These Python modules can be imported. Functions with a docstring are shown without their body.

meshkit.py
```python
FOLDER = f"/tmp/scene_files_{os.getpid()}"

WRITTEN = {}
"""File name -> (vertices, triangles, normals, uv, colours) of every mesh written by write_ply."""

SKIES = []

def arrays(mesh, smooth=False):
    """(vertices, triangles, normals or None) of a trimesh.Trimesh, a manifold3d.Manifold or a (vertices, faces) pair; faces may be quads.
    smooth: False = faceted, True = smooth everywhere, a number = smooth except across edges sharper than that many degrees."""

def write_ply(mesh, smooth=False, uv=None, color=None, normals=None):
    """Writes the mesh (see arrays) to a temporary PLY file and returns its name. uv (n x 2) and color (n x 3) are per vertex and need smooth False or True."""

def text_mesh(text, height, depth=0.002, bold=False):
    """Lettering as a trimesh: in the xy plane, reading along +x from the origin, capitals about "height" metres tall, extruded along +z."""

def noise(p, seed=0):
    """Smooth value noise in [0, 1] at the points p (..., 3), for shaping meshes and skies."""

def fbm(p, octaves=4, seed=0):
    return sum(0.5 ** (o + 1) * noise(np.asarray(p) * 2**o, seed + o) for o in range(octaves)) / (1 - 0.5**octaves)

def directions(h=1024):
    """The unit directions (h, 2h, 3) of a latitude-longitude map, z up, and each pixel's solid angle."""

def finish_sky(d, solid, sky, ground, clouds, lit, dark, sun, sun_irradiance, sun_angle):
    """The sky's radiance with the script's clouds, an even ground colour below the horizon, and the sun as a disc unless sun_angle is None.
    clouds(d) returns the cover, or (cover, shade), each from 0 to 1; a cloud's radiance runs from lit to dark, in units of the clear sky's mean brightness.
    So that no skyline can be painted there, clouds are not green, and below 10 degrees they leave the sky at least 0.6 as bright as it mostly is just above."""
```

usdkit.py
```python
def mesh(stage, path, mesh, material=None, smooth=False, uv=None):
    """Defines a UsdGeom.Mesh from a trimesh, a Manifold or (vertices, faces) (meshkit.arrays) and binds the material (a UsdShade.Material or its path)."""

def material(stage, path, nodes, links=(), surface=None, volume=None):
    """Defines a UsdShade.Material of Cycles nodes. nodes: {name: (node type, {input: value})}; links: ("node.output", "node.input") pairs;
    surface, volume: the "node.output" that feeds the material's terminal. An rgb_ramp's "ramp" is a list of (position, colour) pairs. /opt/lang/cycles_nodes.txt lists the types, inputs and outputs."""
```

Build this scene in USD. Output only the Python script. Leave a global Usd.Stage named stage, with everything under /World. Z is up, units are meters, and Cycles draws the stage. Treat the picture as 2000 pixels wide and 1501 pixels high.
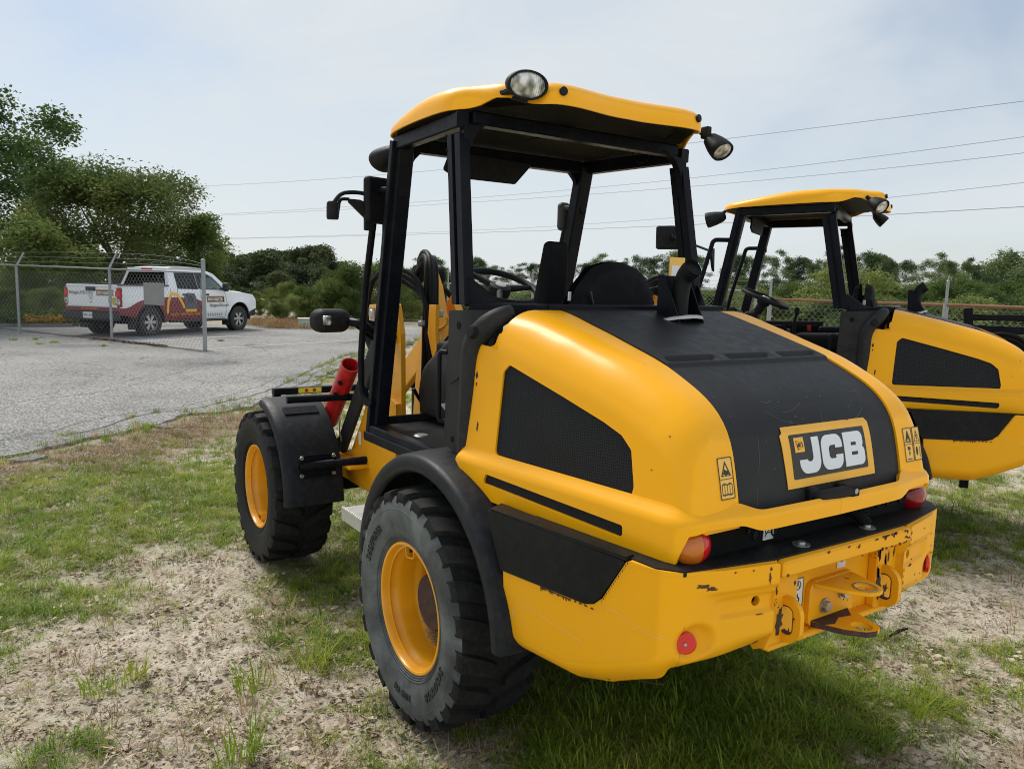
import math, random
import numpy as np, trimesh, shapely, usdkit, meshkit
from shapely.geometry import Polygon, LineString, Point, MultiPolygon, box as sbox
from shapely.ops import unary_union
from shapely import affinity
from scipy.spatial import Delaunay, cKDTree
from scipy.interpolate import splprep, splev
from pxr import Usd, UsdGeom, UsdLux, UsdShade, Gf, Sdf, Vt

stage = Usd.Stage.CreateInMemory()
UsdGeom.SetStageUpAxis(stage, 'Z')
UsdGeom.Xform.Define(stage, '/World')
UsdGeom.Scope.Define(stage, '/World/Looks')

# ------------------------------------------------------------------ camera, sky, sun, exposure
EXPOSURE = 0.24
CAM = np.array([-2.535, 2.073, 1.669]); YAW, PITCH, ROLL = -0.590, 0.125, 0.025; FPX = 1509.645
F_ = np.array([math.cos(YAW)*math.cos(PITCH), math.sin(YAW)*math.cos(PITCH), -math.sin(PITCH)])
R_ = np.array([math.sin(YAW), -math.cos(YAW), 0.0]); U_ = np.cross(R_, F_)
R2 = math.cos(ROLL)*R_+math.sin(ROLL)*U_; U2 = -math.sin(ROLL)*R_+math.cos(ROLL)*U_
cam = UsdGeom.Camera.Define(stage, '/World/camera')
cam.CreateHorizontalApertureAttr(36.0); cam.CreateVerticalApertureAttr(27.0)
cam.CreateFocalLengthAttr(36.0*FPX/2000.0); cam.CreateClippingRangeAttr(Gf.Vec2f(0.05, 3000))
cam.CreateExposureAttr(EXPOSURE)
m4 = Gf.Matrix4d(*R2, 0, *U2, 0, *(-F_), 0, *CAM, 1)
cam.AddTransformOp().Set(m4)

SUN_EL, SUN_AZ = math.radians(53), math.radians(6)     # azimuth of the direction to the sun, counter-clockwise from +x
SD = np.array([math.cos(SUN_EL)*math.cos(SUN_AZ), math.cos(SUN_EL)*math.sin(SUN_AZ), math.sin(SUN_EL)])
SKY_ROT = math.atan2(SD[0], SD[1])
usdkit.material(stage, '/World/Looks/sky', {
    'sky': ('sky_texture', {'sky_type': 'single_scattering', 'sun_disc': False, 'sun_elevation': SUN_EL, 'sun_rotation': SKY_ROT, 'aerosol_density': 1.0, 'air_density': 1.0}),
    'tc': ('texture_coordinate', {}),
    'mp': ('mapping', {'scale': (1.0, 1.0, 2.6)}),
    'n': ('noise_texture', {'scale': 2.1, 'detail': 5.0, 'roughness': 0.50, 'distortion': 0.6}),
    'r': ('rgb_ramp', {'ramp': [(0.32, (0.40, 0.40, 0.40)), (0.50, (0.76, 0.76, 0.76)), (0.66, (0.98, 0.98, 0.98))]}),
    'm': ('mix', {'color2': (6.55, 7.0, 7.3)}),
    'bg': ('background_shader', {'strength': 0.096})},
    [('tc.generated', 'mp.vector'), ('mp.vector', 'n.vector'), ('n.fac', 'r.fac'), ('r.color', 'm.fac'), ('sky.color', 'm.color1'), ('m.color', 'bg.color')], surface='bg.background')
dome = UsdLux.DomeLight.Define(stage, '/World/sky')
UsdShade.MaterialBindingAPI.Apply(dome.GetPrim()).Bind(UsdShade.Material.Get(stage, '/World/Looks/sky'))
dome.GetPrim().SetCustomDataByKey('kind', 'structure')
sun = UsdLux.DistantLight.Define(stage, '/World/sun')
sun.CreateIntensityAttr(0.82); sun.CreateAngleAttr(24.0); sun.CreateNormalizeAttr(True); sun.CreateColorAttr(Gf.Vec3f(1.0, 0.95, 0.87))
zz = Gf.Vec3d(*SD); xx = Gf.Cross(Gf.Vec3d(0, 0, 1), zz).GetNormalized(); yy = Gf.Cross(zz, xx)
sun.AddTransformOp().Set(Gf.Matrix4d(*xx, 0, *yy, 0, *zz, 0, 0, 0, 20, 1))

# ------------------------------------------------------------------ helpers
USED = {}
def uniq(parent, name):
    k = parent + '/' + name
    n = USED.get(k, 0); USED[k] = n+1
    return k if n == 0 else f'{k}_{n:03d}'
def tag(path, label=None, cat=None, group=None, kind=None):
    pr = stage.GetPrimAtPath(path)
    for k, v in (('label', label), ('category', cat), ('group', group), ('kind', kind)):
        if v: pr.SetCustomDataByKey(k, v)
    return path
def parts(parent, name, meshes, mat, **kw): return [part(parent, name, m, mat, **kw) for m in meshes]
def thing(name, label=None, cat=None, group=None, kind=None, loc=None, rotz=None, mat=None, scale=None):
    path = uniq('/World', name)
    x = UsdGeom.Xform.Define(stage, path)
    if mat is not None: x.AddTransformOp().Set(mat)
    else:
        if loc is not None: x.AddTranslateOp().Set(Gf.Vec3d(*map(float, loc)))
        if rotz is not None: x.AddRotateZOp().Set(float(math.degrees(rotz)))
        if scale is not None: x.AddScaleOp().Set(Gf.Vec3f(*([float(scale)]*3 if np.ndim(scale) == 0 else map(float, scale))))
    return tag(path, label, cat, group, kind)
def part(parent, name, mesh, mat, smooth=32, label=None, kind=None, cat=None, group=None):
    path = uniq(parent, name)
    usdkit.mesh(stage, path, mesh, '/World/Looks/'+mat, smooth=smooth)
    return tag(path, label, cat, group, kind)
def copy_of(src, name, label, cat, group=None, loc=(0, 0, 0), rotz=0.0, scale=1.0, mat=None, inst=True):
    path = uniq('/World', name)
    x = UsdGeom.Xform.Define(stage, path)
    x.GetPrim().GetReferences().AddInternalReference(src)
    x.ClearXformOpOrder()
    if mat is not None:
        x.MakeMatrixXform().Set(mat)
    else:
        S = np.array([scale]*3 if np.ndim(scale) == 0 else scale, float)
        c, s = math.cos(rotz), math.sin(rotz)
        x.MakeMatrixXform().Set(Gf.Matrix4d(c*S[0], s*S[0], 0, 0, -s*S[1], c*S[1], 0, 0, 0, 0, S[2], 0, *map(float, loc), 1))
    if inst: x.GetPrim().SetInstanceable(True)
    return tag(path, label, cat, group)

def cat(*ms):
    V, F, n = [], [], 0
    for m in ms:
        v, f = VF(m); V.append(v); F.append(f+n); n += len(v)
    return np.vstack(V), np.vstack(F)
def VF(m):
    if isinstance(m, tuple): return np.asarray(m[0], float), np.asarray(m[1], int)
    return np.array(m.vertices), np.array(m.faces)
def mir(m):
    v, f = VF(m); v = v.copy(); v[:, 1] *= -1
    return v, f[:, ::-1]
def both(m): return cat(m, mir(m))
def mv(m, t=(0, 0, 0), R=None):
    v, f = VF(m)
    if R is not None: v = v@np.asarray(R).T
    return v+np.asarray(t, float), f
def rot(axis, a):
    c, s = math.cos(a), math.sin(a)
    return {'x': np.array([[1, 0, 0], [0, c, -s], [0, s, c]]), 'y': np.array([[c, 0, s], [0, 1, 0], [-s, 0, c]]), 'z': np.array([[c, -s, 0], [s, c, 0], [0, 0, 1]])}[axis]
def hull(P):
    m = trimesh.convex.convex_hull(np.asarray(P, float)); return VF(m)
def box(c, s, ch=0.0, R=None):
    h = np.array(s, float)/2; P = []
    sg = np.array([[a, b, d] for a in (-1, 1) for b in (-1, 1) for d in (-1, 1)], float)
    if ch <= 0: P = sg*h
    else:
        for k in range(3):
            q = np.full(3, -ch); q[k] = 0; P.append(sg*(h+q))
        P = np.vstack(P)
    v, f = hull(P)
    if R is not None: v = v@np.asarray(R).T
    return v+np.asarray(c, float), f
def rbox(c, s, r, R=None, n=2):
    """box with round edges: hull of eight small spheres"""
    sp = trimesh.creation.icosphere(subdivisions=n, radius=r).vertices
    h = np.array(s, float)/2-r; h = np.maximum(h, 1e-4)
    P = np.vstack([sp+h*np.array([a, b, d]) for a in (-1, 1) for b in (-1, 1) for d in (-1, 1)])
    v, f = hull(P)
    if R is not None: v = v@np.asarray(R).T
    return v+np.asarray(c, float), f
def beam(a, b, wa, wb=None, up=(0, 0, 1), ch=0.006):
    """tapered box bar from a to b; wa, wb = (width across, depth along 'up')"""
    a, b = np.asarray(a, float), np.asarray(b, float); wb = wb or wa
    d = (b-a)/np.linalg.norm(b-a); u = np.asarray(up, float); s = np.cross(d, u)
    if np.linalg.norm(s) < 1e-4: s = np.cross(d, [1.0, 0, 0])
    s /= np.linalg.norm(s); u = np.cross(s, d)
    P = []
    for q, w in ((a, wa), (b, wb)):
        for i in (-1, 1):
            for j in (-1, 1):
                P += [q+s*i*(w[0]/2-ch)+u*j*w[1]/2, q+s*i*w[0]/2+u*j*(w[1]/2-ch)]
    return hull(P)
def fil(path, rad, k=5):
    P = [np.asarray(q, float) for q in path]; out = [P[0]]
    for i in range(1, len(P)-1):
        a, b, c = P[i-1], P[i], P[i+1]
        la, lc = np.linalg.norm(a-b), np.linalg.norm(c-b); r = min(rad, la*.48, lc*.48)
        p0, p1 = b+(a-b)/la*r, b+(c-b)/lc*r
        for t in np.linspace(0, 1, k): out.append((1-t)**2*p0+2*t*(1-t)*b+t*t*p1)
    out.append(P[-1]); return np.array(out)
def spl(path, n=24):
    P = np.array(path, float); k = min(3, len(P)-1)
    tck, _ = splprep(P.T, s=0, k=k); return np.array(splev(np.linspace(0, 1, n), tck)).T
def tube(path, r, n=10, caps=True):
    P = np.asarray(path, float); m = len(P); r = np.broadcast_to(np.asarray(r, float), (m,))
    T = np.gradient(P, axis=0); T /= np.linalg.norm(T, axis=1, keepdims=True)
    u = np.cross(T[0], [0, 0, 1.0]);
    if np.linalg.norm(u) < 1e-3: u = np.cross(T[0], [1.0, 0, 0])
    V = []; th = np.linspace(0, 2*np.pi, n, endpoint=False)
    for i in range(m):
        u = u-T[i]*(u@T[i]); u /= np.linalg.norm(u); w = np.cross(T[i], u)
        V.append(P[i]+r[i]*(np.cos(th)[:, None]*u+np.sin(th)[:, None]*w))
    V = np.vstack(V); F = []
    for i in range(m-1):
        for j in range(n):
            a, b = i*n+j, i*n+(j+1) % n; c, d = a+n, b+n
            F += [[a, b, d], [a, d, c]]
    if caps:
        k = len(V); V = np.vstack([V, P[0], P[-1]])
        for j in range(n): F += [[k, (j+1) % n, j], [k+1, (m-1)*n+j, (m-1)*n+(j+1) % n]]
    return V, np.array(F)
def lathe(prof, n=48, axis='y', c=(0, 0, 0), a0=0.0, a1=2*math.pi):
    """prof rows (radius, position along axis), in order; outward faces if position decreases with index at outer side"""
    P = np.array(prof, float); m = len(P); full = abs(a1-a0-2*math.pi) < 1e-6
    th = np.linspace(a0, a1, n, endpoint=not full); k = len(th); V = np.zeros((m*k, 3))
    for i, (r, a) in enumerate(P):
        q = np.stack([r*np.cos(th), np.full(k, a), r*np.sin(th)], 1)
        V[i*k:(i+1)*k] = q
    F = []
    for i in range(m-1):
        for j in range(k if full else k-1):
            a, b = i*k+j, i*k+(j+1) % k; cc, d = a+k, b+k
            F += [[a, d, b], [a, cc, d]]
    if axis == 'z': V = V[:, [0, 2, 1]]; F = [f[::-1] for f in F]
    if axis == 'x': V = V[:, [1, 0, 2]]; F = [f[::-1] for f in F]
    return V+np.asarray(c, float), np.array(F)
def polys(g): return [q for q in getattr(g, 'geoms', [g]) if q.area > 1e-9]
def prism(poly, a, b, axis='y'):
    out = []
    for g in polys(poly):
        m = trimesh.creation.extrude_polygon(g, b-a, engine='earcut'); v = np.array(m.vertices); v[:, 2] += a; f = np.array(m.faces)
        if axis == 'y': v = v[:, [0, 2, 1]]; f = f[:, ::-1]
        elif axis == 'x': v = v[:, [2, 0, 1]]
        out.append((v, f))
    return cat(*out)
def rpoly(pts, r=0.0, rc=None):
    g = Polygon(pts).buffer(0)
    if r: g = g.buffer(-r).buffer(r, quad_segs=5)
    if rc: g = g.buffer(rc).buffer(-rc, quad_segs=5)
    return g
def sheet2(poly, h):
    Vs, Fs, n = [], [], 0
    for g in polys(poly):
        B = []
        for ring in [g.exterior, *g.interiors]:
            B.append(np.array(shapely.segmentize(LineString(ring.coords), h).coords)[:-1])
        x0, y0, x1, y1 = g.bounds
        X, Y = np.meshgrid(np.arange(x0, x1+h, h), np.arange(y0, y1+h, h*.866)); X[1::2] += h/2
        q = np.stack([X.ravel(), Y.ravel()], 1); gi = g.buffer(-.6*h)
        if not gi.is_empty: q = q[shapely.contains_xy(gi, q[:, 0], q[:, 1])]; B.append(q)
        V = np.vstack(B); V = V+np.random.default_rng(1).normal(0, 1e-6, V.shape)
        T = Delaunay(V).simplices; c = V[T].mean(1); T = T[shapely.contains_xy(g, c[:, 0], c[:, 1])]
        a, b, d = V[T[:, 0]], V[T[:, 1]], V[T[:, 2]]
        ar = (b[:, 0]-a[:, 0])*(d[:, 1]-a[:, 1])-(b[:, 1]-a[:, 1])*(d[:, 0]-a[:, 0])
        T = T[np.abs(ar) > 1e-10]; ar = ar[np.abs(ar) > 1e-10]; T[ar < 0] = T[ar < 0][:, ::-1]
        Vs.append(V); Fs.append(T+n); n += len(V)
    return np.vstack(Vs), np.vstack(Fs)
def vnorm(V, F):
    fn = np.cross(V[F[:, 1]]-V[F[:, 0]], V[F[:, 2]]-V[F[:, 0]]); N = np.zeros_like(V)
    for k in range(3): np.add.at(N, F[:, k], fn)
    return N/np.maximum(np.linalg.norm(N, axis=1, keepdims=True), 1e-12)
def solid(V, F, t, lift=0.0):
    """gives the surface thickness t behind it (against its normals) and raises it by lift"""
    N = vnorm(V, F); n = len(V); V0 = V+N*lift; V1 = V+N*(lift-t)
    E = np.vstack([F[:, [0, 1]], F[:, [1, 2]], F[:, [2, 0]]]); key = np.sort(E, 1)
    u, idx, cnt = np.unique(key, axis=0, return_index=True, return_counts=True); B = E[idx[cnt == 1]]
    W = np.vstack([np.stack([B[:, 1], B[:, 0], B[:, 0]+n], 1), np.stack([B[:, 1], B[:, 0]+n, B[:, 1]+n], 1)])
    return np.vstack([V0, V1]), np.vstack([F, F[:, ::-1]+n, W])
def surf(poly, h, fmap, t=0.0, lift=0.0, flip=False, out=None):
    V2, F = sheet2(poly, h); V = fmap(V2)
    if out is not None:
        flip = np.cross(V[F[:, 1]]-V[F[:, 0]], V[F[:, 2]]-V[F[:, 0]]).sum(0)@np.asarray(out, float) < 0
    if flip: F = F[:, ::-1]
    if t: return solid(V, F, t, lift)
    if lift: V = V+vnorm(V, F)*lift
    return V, F
def sm(x, a, b):
    t = np.clip((np.asarray(x, float)-a)/(b-a), 0, 1); return t*t*(3-2*t)
def text_poly(s, h, bold=False):
    """lettering as a flat shapely shape, capitals h tall, from the origin along +x"""
    m = meshkit.text_mesh(s, h, depth=0.01, bold=bold); v, f = np.array(m.vertices), np.array(m.faces)
    top = f[(v[f][:, :, 2] > .005).all(1)]
    return unary_union([Polygon(v[t][:, :2]).buffer(h*.004) for t in top])
def cone_spline(pts, n=40): return spl(pts, n)

# ------------------------------------------------------------------ materials
def mat(name, nodes, links, surface='p.BSDF'): return usdkit.material(stage, '/World/Looks/'+name, nodes, links, surface=surface)
def plain(name, col, rough=.5, metal=0.0, coat=0.0, spec=.5, var=0.12, nscale=6.0, bump=0.0, bscale=200.0, rvar=.08, dust=0.0, dustcol=(.30, .26, .19), coat_r=.05, bev=0.0, trans=0.0):
    """paint, plastic or metal with uneven tone and gloss, optional dust that lies in blotches and optional fine relief"""
    nd = {'tc': ('texture_coordinate', {}), 'n': ('noise_texture', {'scale': nscale, 'detail': 6.0, 'roughness': .62}),
          'n2': ('noise_texture', {'scale': nscale*5.3, 'detail': 5.0, 'roughness': .6}),
          'r': ('rgb_ramp', {'ramp': [(0.25, tuple(c*(1-var) for c in col)), (0.5, col), (0.78, tuple(min(1, c*(1+var*.7)+.004*var*4) for c in col))]}),
          'd': ('map_range', {'from_min': .45, 'from_max': .75, 'to_min': 0.0, 'to_max': dust, 'clamp': True}),
          'mx': ('mix', {'color2': dustcol}),
          'rr': ('map_range', {'from_min': .3, 'from_max': .7, 'to_min': max(.02, rough-rvar), 'to_max': min(1, rough+rvar), 'clamp': True}),
          'p': ('principled_bsdf', {'metallic': metal, 'coat_weight': coat, 'coat_roughness': coat_r, 'specular_ior_level': spec, 'transmission_weight': trans})}
    lk = [('tc.object', 'n.vector'), ('tc.object', 'n2.vector'), ('n.fac', 'r.fac'), ('n2.fac', 'd.value'), ('r.color', 'mx.color1'), ('d.result', 'mx.fac'), ('mx.color', 'p.base_color'), ('n2.fac', 'rr.value'), ('rr.result', 'p.roughness')]
    if bump:
        nd['nb'] = ('noise_texture', {'scale': bscale, 'detail': 3.0}); nd['b'] = ('bump', {'strength': bump, 'distance': .004})
        lk += [('tc.object', 'nb.vector'), ('nb.fac', 'b.height'), ('b.normal', 'p.normal')]
    if bev:
        nd['bv'] = ('bevel', {'samples': 3, 'radius': bev})
        lk += [('bv.bevel', 'b.normal' if bump else 'p.normal')]
    return mat(name, nd, lk)
def worn(name, col, wear=.5, chip=.0, rough=.42, fade=(.84, .42, .035), bev=0.004):
    """sun-faded yellow paint with fine scratches and rust chips"""
    nd = {'tc': ('texture_coordinate', {}), 'n': ('noise_texture', {'scale': 3.2, 'detail': 6.0, 'roughness': .65}),
          'fr': ('map_range', {'from_min': .38, 'from_max': .68, 'to_min': 0.05, 'to_max': wear, 'clamp': True}),
          'm1': ('mix', {'color1': col, 'color2': fade}),
          'ms': ('mapping', {'scale': (6.0, 6.0, 60.0), 'rotation': (.35, .25, 0.1)}), 'ns': ('noise_texture', {'scale': 4.0, 'detail': 4.0, 'roughness': .7}),
          'sr': ('map_range', {'from_min': .66, 'from_max': .72, 'to_min': 0.0, 'to_max': .30, 'clamp': True}),
          'm2': ('mix', {'color2': (.80, .50, .16)}),
          'nc': ('noise_texture', {'scale': 16.0, 'detail': 8.0, 'roughness': .72}),
          'cr': ('map_range', {'from_min': .71-chip, 'from_max': .73-chip, 'to_min': 0.0, 'to_max': 1.0, 'clamp': True}),
          'nr': ('noise_texture', {'scale': 60.0, 'detail': 4.0}), 'rust': ('rgb_ramp', {'ramp': [(.3, (.020, .009, .006)), (.55, (.055, .020, .010)), (.75, (.13, .045, .015))]}),
          'm3': ('mix', {}), 'ro': ('map_range', {'from_min': 0.0, 'from_max': 1.0, 'to_min': rough, 'to_max': .85, 'clamp': True}),
          'p': ('principled_bsdf', {'specular_ior_level': .18})}
    lk = [('tc.object', 'n.vector'), ('n.fac', 'fr.value'), ('fr.result', 'm1.fac'), ('tc.object', 'ms.vector'), ('ms.vector', 'ns.vector'), ('ns.fac', 'sr.value'), ('sr.result', 'm2.fac'), ('m1.color', 'm2.color1'),
          ('tc.object', 'nc.vector'), ('nc.fac', 'cr.value'), ('cr.result', 'm3.fac'), ('m2.color', 'm3.color1'), ('tc.object', 'nr.vector'), ('nr.fac', 'rust.fac'), ('rust.color', 'm3.color2'), ('m3.color', 'p.base_color'), ('cr.result', 'ro.value'), ('ro.result', 'p.roughness')]
    if bev: nd['bv'] = ('bevel', {'samples': 3, 'radius': bev}); lk += [('bv.bevel', 'p.normal')]
    return mat(name, nd, lk)
YEL = (.93, .425, .001)
plain('yellow_paint', YEL, .42, coat=.30, spec=.18, var=.05, nscale=2.2, coat_r=.20, rvar=.06, dust=.03, dustcol=(.6, .36, .08))
worn('yellow_worn', (.90, .405, .003), wear=.45, chip=0.0)
worn('yellow_chipped', (.88, .392, .003), wear=.40, chip=.085)
plain('yellow_rim', (.84, .37, .006), .36, coat=.2, var=.08, nscale=6, dust=.10, dustcol=(.40, .26, .10))
plain('yellow_frame', (.82, .36, .006), .38, coat=.2, var=.10, nscale=5, dust=.14, dustcol=(.35, .22, .10), bev=.004)
plain('black_paint', (.0048, .0056, .0085), .36, spec=.10, var=.3, nscale=9, dust=.05, dustcol=(.05, .05, .055), bev=.004)
plain('black_plastic', (.010, .0104, .011), .55, spec=.14, var=.2, nscale=8, bump=.25, bscale=420, dust=.12, dustcol=(.10, .10, .095), bev=.003)
plain('hood_black', (.015, .0155, .017), .50, spec=.20, var=.2, nscale=5, bump=.12, bscale=500, dust=.20, dustcol=(.048, .048, .050))
plain('grey_plastic', (.021, .021, .0215), .52, spec=.16, var=.12, nscale=6, bump=.2, bscale=500, dust=.15, dustcol=(.12, .11, .10), bev=.004)
plain('fender_black', (.012, .0135, .0165), .47, spec=.16, var=.25, nscale=6, dust=.30, dustcol=(.055, .055, .057), bump=.15, bscale=300)
plain('side_panel_black', (.007, .0083, .0092), .40, spec=.14, var=.3, nscale=7, dust=.25, dustcol=(.034, .036, .036))
plain('inner_black', (.005, .005, .0055), .65, spec=.1, var=.3)
plain('roof_liner', (.026, .024, .020), .8, spec=.1, var=.25, nscale=7, dust=.3, dustcol=(.015, .014, .012))
plain('tyre_tread', (.012, .012, .0125), .75, spec=.15, var=.25, nscale=9, dust=.35, dustcol=(.055, .052, .048), bump=.3, bscale=120)
mat('tyre_side', {'tc': ('texture_coordinate', {}), 'n': ('noise_texture', {'scale': 5.0, 'detail': 7.0, 'roughness': .66, 'distortion': .6}),
     'r': ('rgb_ramp', {'ramp': [(.30, (.020, .022, .0225)), (.44, (.045, .051, .053)), (.56, (.080, .092, .095)), (.70, (.13, .143, .145))]}),
     'n2': ('noise_texture', {'scale': 70.0, 'detail': 4.0}), 'b': ('bump', {'strength': .25, 'distance': .003}), 'p': ('principled_bsdf', {'roughness': .68})},
    [('tc.object', 'n.vector'), ('n.fac', 'r.fac'), ('r.color', 'p.base_color'), ('tc.object', 'n2.vector'), ('n2.fac', 'b.height'), ('b.normal', 'p.normal')])
plain('tyre_side_dark', (.017, .017, .0175), .68, spec=.18, var=.3, nscale=5, dust=.25, dustcol=(.06, .056, .05))
plain('tyre_letter', (.018, .019, .020), .6)
plain('rust', (.060, .030, .022), .8, var=.5, nscale=30, bump=.5, bscale=150)
plain('rust_chip', (.075, .026, .014), .8, var=.6, nscale=50)
plain('bare_yellow_edge', (.80, .50, .17), .5, var=.1)
plain('steel', (.42, .42, .40), .38, metal=.9, var=.15, nscale=25, dust=.2, dustcol=(.12, .10, .08))
plain('galvanised', (.27, .285, .295), .55, metal=.45, var=.18, nscale=14, dust=.15, dustcol=(.30, .28, .25))
plain('rusty_pipe', (.155, .062, .030), .75, var=.45, nscale=10, bump=.3, bscale=90)
plain('aluminium', (.50, .50, .48), .42, metal=.6, var=.15, nscale=20)
plain('hose', (.006, .006, .0065), .55, spec=.15, var=.2)
plain('seat_fabric', (.007, .007, .0075), .75, spec=.12, var=.25, nscale=14, bump=.35, bscale=350)
plain('seat_trim', (.045, .045, .045), .6)
plain('red_paint', (.46, .010, .012), .35, coat=.2, var=.15, dust=.1)
plain('red_reflector', (.62, .008, .006), .22, coat=.6, var=.06)
plain('white_print', (.66, .69, .72), .4, var=.03)
plain('sticker_white', (.70, .70, .68), .45, var=.05)
plain('sticker_yellow', (.80, .47, .085), .42, var=.07)
plain('sticker_bright', (.72, .62, .04), .42, var=.1)
plain('print_black', (.012, .011, .010), .45, var=.1)
plain('print_red', (.5, .02, .02), .45)
plain('emblem_yellow', (.80, .40, .022), .40, var=.08, coat=.2)
def lens(name, col):
    mat(name, {'tc': ('texture_coordinate', {}), 'w': ('wave_texture', {'wave_type': 'bands', 'bands_direction': 'z', 'scale': 55.0}), 'b': ('bump', {'strength': .22, 'distance': .001}),
               'p': ('principled_bsdf', {'base_color': col, 'roughness': .12, 'coat_weight': .6, 'coat_roughness': .03})},
        [('tc.object', 'w.vector'), ('w.fac', 'b.height'), ('b.normal', 'p.normal')])
lens('lens_red', (.48, .006, .008)); lens('lens_amber', (.50, .13, .008)); lens('lens_dark_red', (.20, .004, .006))
mat('lamp_glass', {'tc': ('texture_coordinate', {}), 'w': ('wave_texture', {'wave_type': 'bands', 'bands_direction': 'y', 'scale': 38.0, 'distortion': 1.5}), 'n': ('noise_texture', {'scale': 28.0, 'detail': 1.0}),
                   'r': ('rgb_ramp', {'ramp': [(.34, (.10, .10, .09)), (.5, (.40, .40, .37)), (.62, (.75, .76, .75))]}), 'b': ('bump', {'strength': .5, 'distance': .004}),
                   'p': ('principled_bsdf', {'roughness': .08, 'metallic': .35, 'coat_weight': .8})},
    [('tc.object', 'w.vector'), ('tc.object', 'n.vector'), ('n.fac', 'r.fac'), ('r.color', 'p.base_color'), ('w.fac', 'b.height'), ('b.normal', 'p.normal')])
mat('mesh_grille', {'tc': ('texture_coordinate', {}), 'mp': ('mapping', {'rotation': (0.0, .785, 0.0)}), 'v': ('checker_texture', {'scale': 170.0, 'color1': (.004, .004, .0045), 'color2': (.022, .022, .023)}),
                    'n': ('noise_texture', {'scale': 5.0, 'detail': 2.0}), 'm': ('mix', {'mix_type': 'multiply', 'fac': .5}),
                    'b': ('bump', {'strength': .4, 'distance': .002}), 'p': ('principled_bsdf', {'roughness': .55, 'specular_ior_level': .12}), 'tr': ('transparent_bsdf', {}), 'mc': ('mix_closure', {'fac': .14})},
    [('tc.object', 'mp.vector'), ('mp.vector', 'v.vector'), ('tc.object', 'n.vector'), ('v.color', 'm.color1'), ('n.color', 'm.color2'), ('m.color', 'p.base_color'), ('v.fac', 'b.height'), ('b.normal', 'p.normal'), ('p.BSDF', 'mc.closure1'), ('tr.BSDF', 'mc.closure2')], surface='mc.closure')
mat('mirror_glass', {'p': ('principled_bsdf', {'base_color': (.7, .72, .74), 'metallic': 1.0, 'roughness': .04})}, [])
def glass(name, tint, f=.35):
    mat(name, {'fr': ('fresnel', {'IOR': 1.5}), 't': ('transparent_bsdf', {'color': tint}), 'g': ('glossy_bsdf', {'roughness': .02, 'color': (.9, .9, .9)}), 'm': ('mix_closure', {})},
        [('fr.fac', 'm.fac'), ('t.BSDF', 'm.closure1'), ('g.BSDF', 'm.closure2')], surface='m.closure')
glass('tinted_glass', (.012, .014, .016)); glass('clear_glass', (.22, .27, .27))
# ================================================================== wheel loader (local frame = world: x forward, y left, rear axle at x=0)
LOADER = thing('wheel_loader', 'near yellow and black wheel loader with open canopy, seen from behind on the grass', 'wheel loader')
L = LOADER
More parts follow.
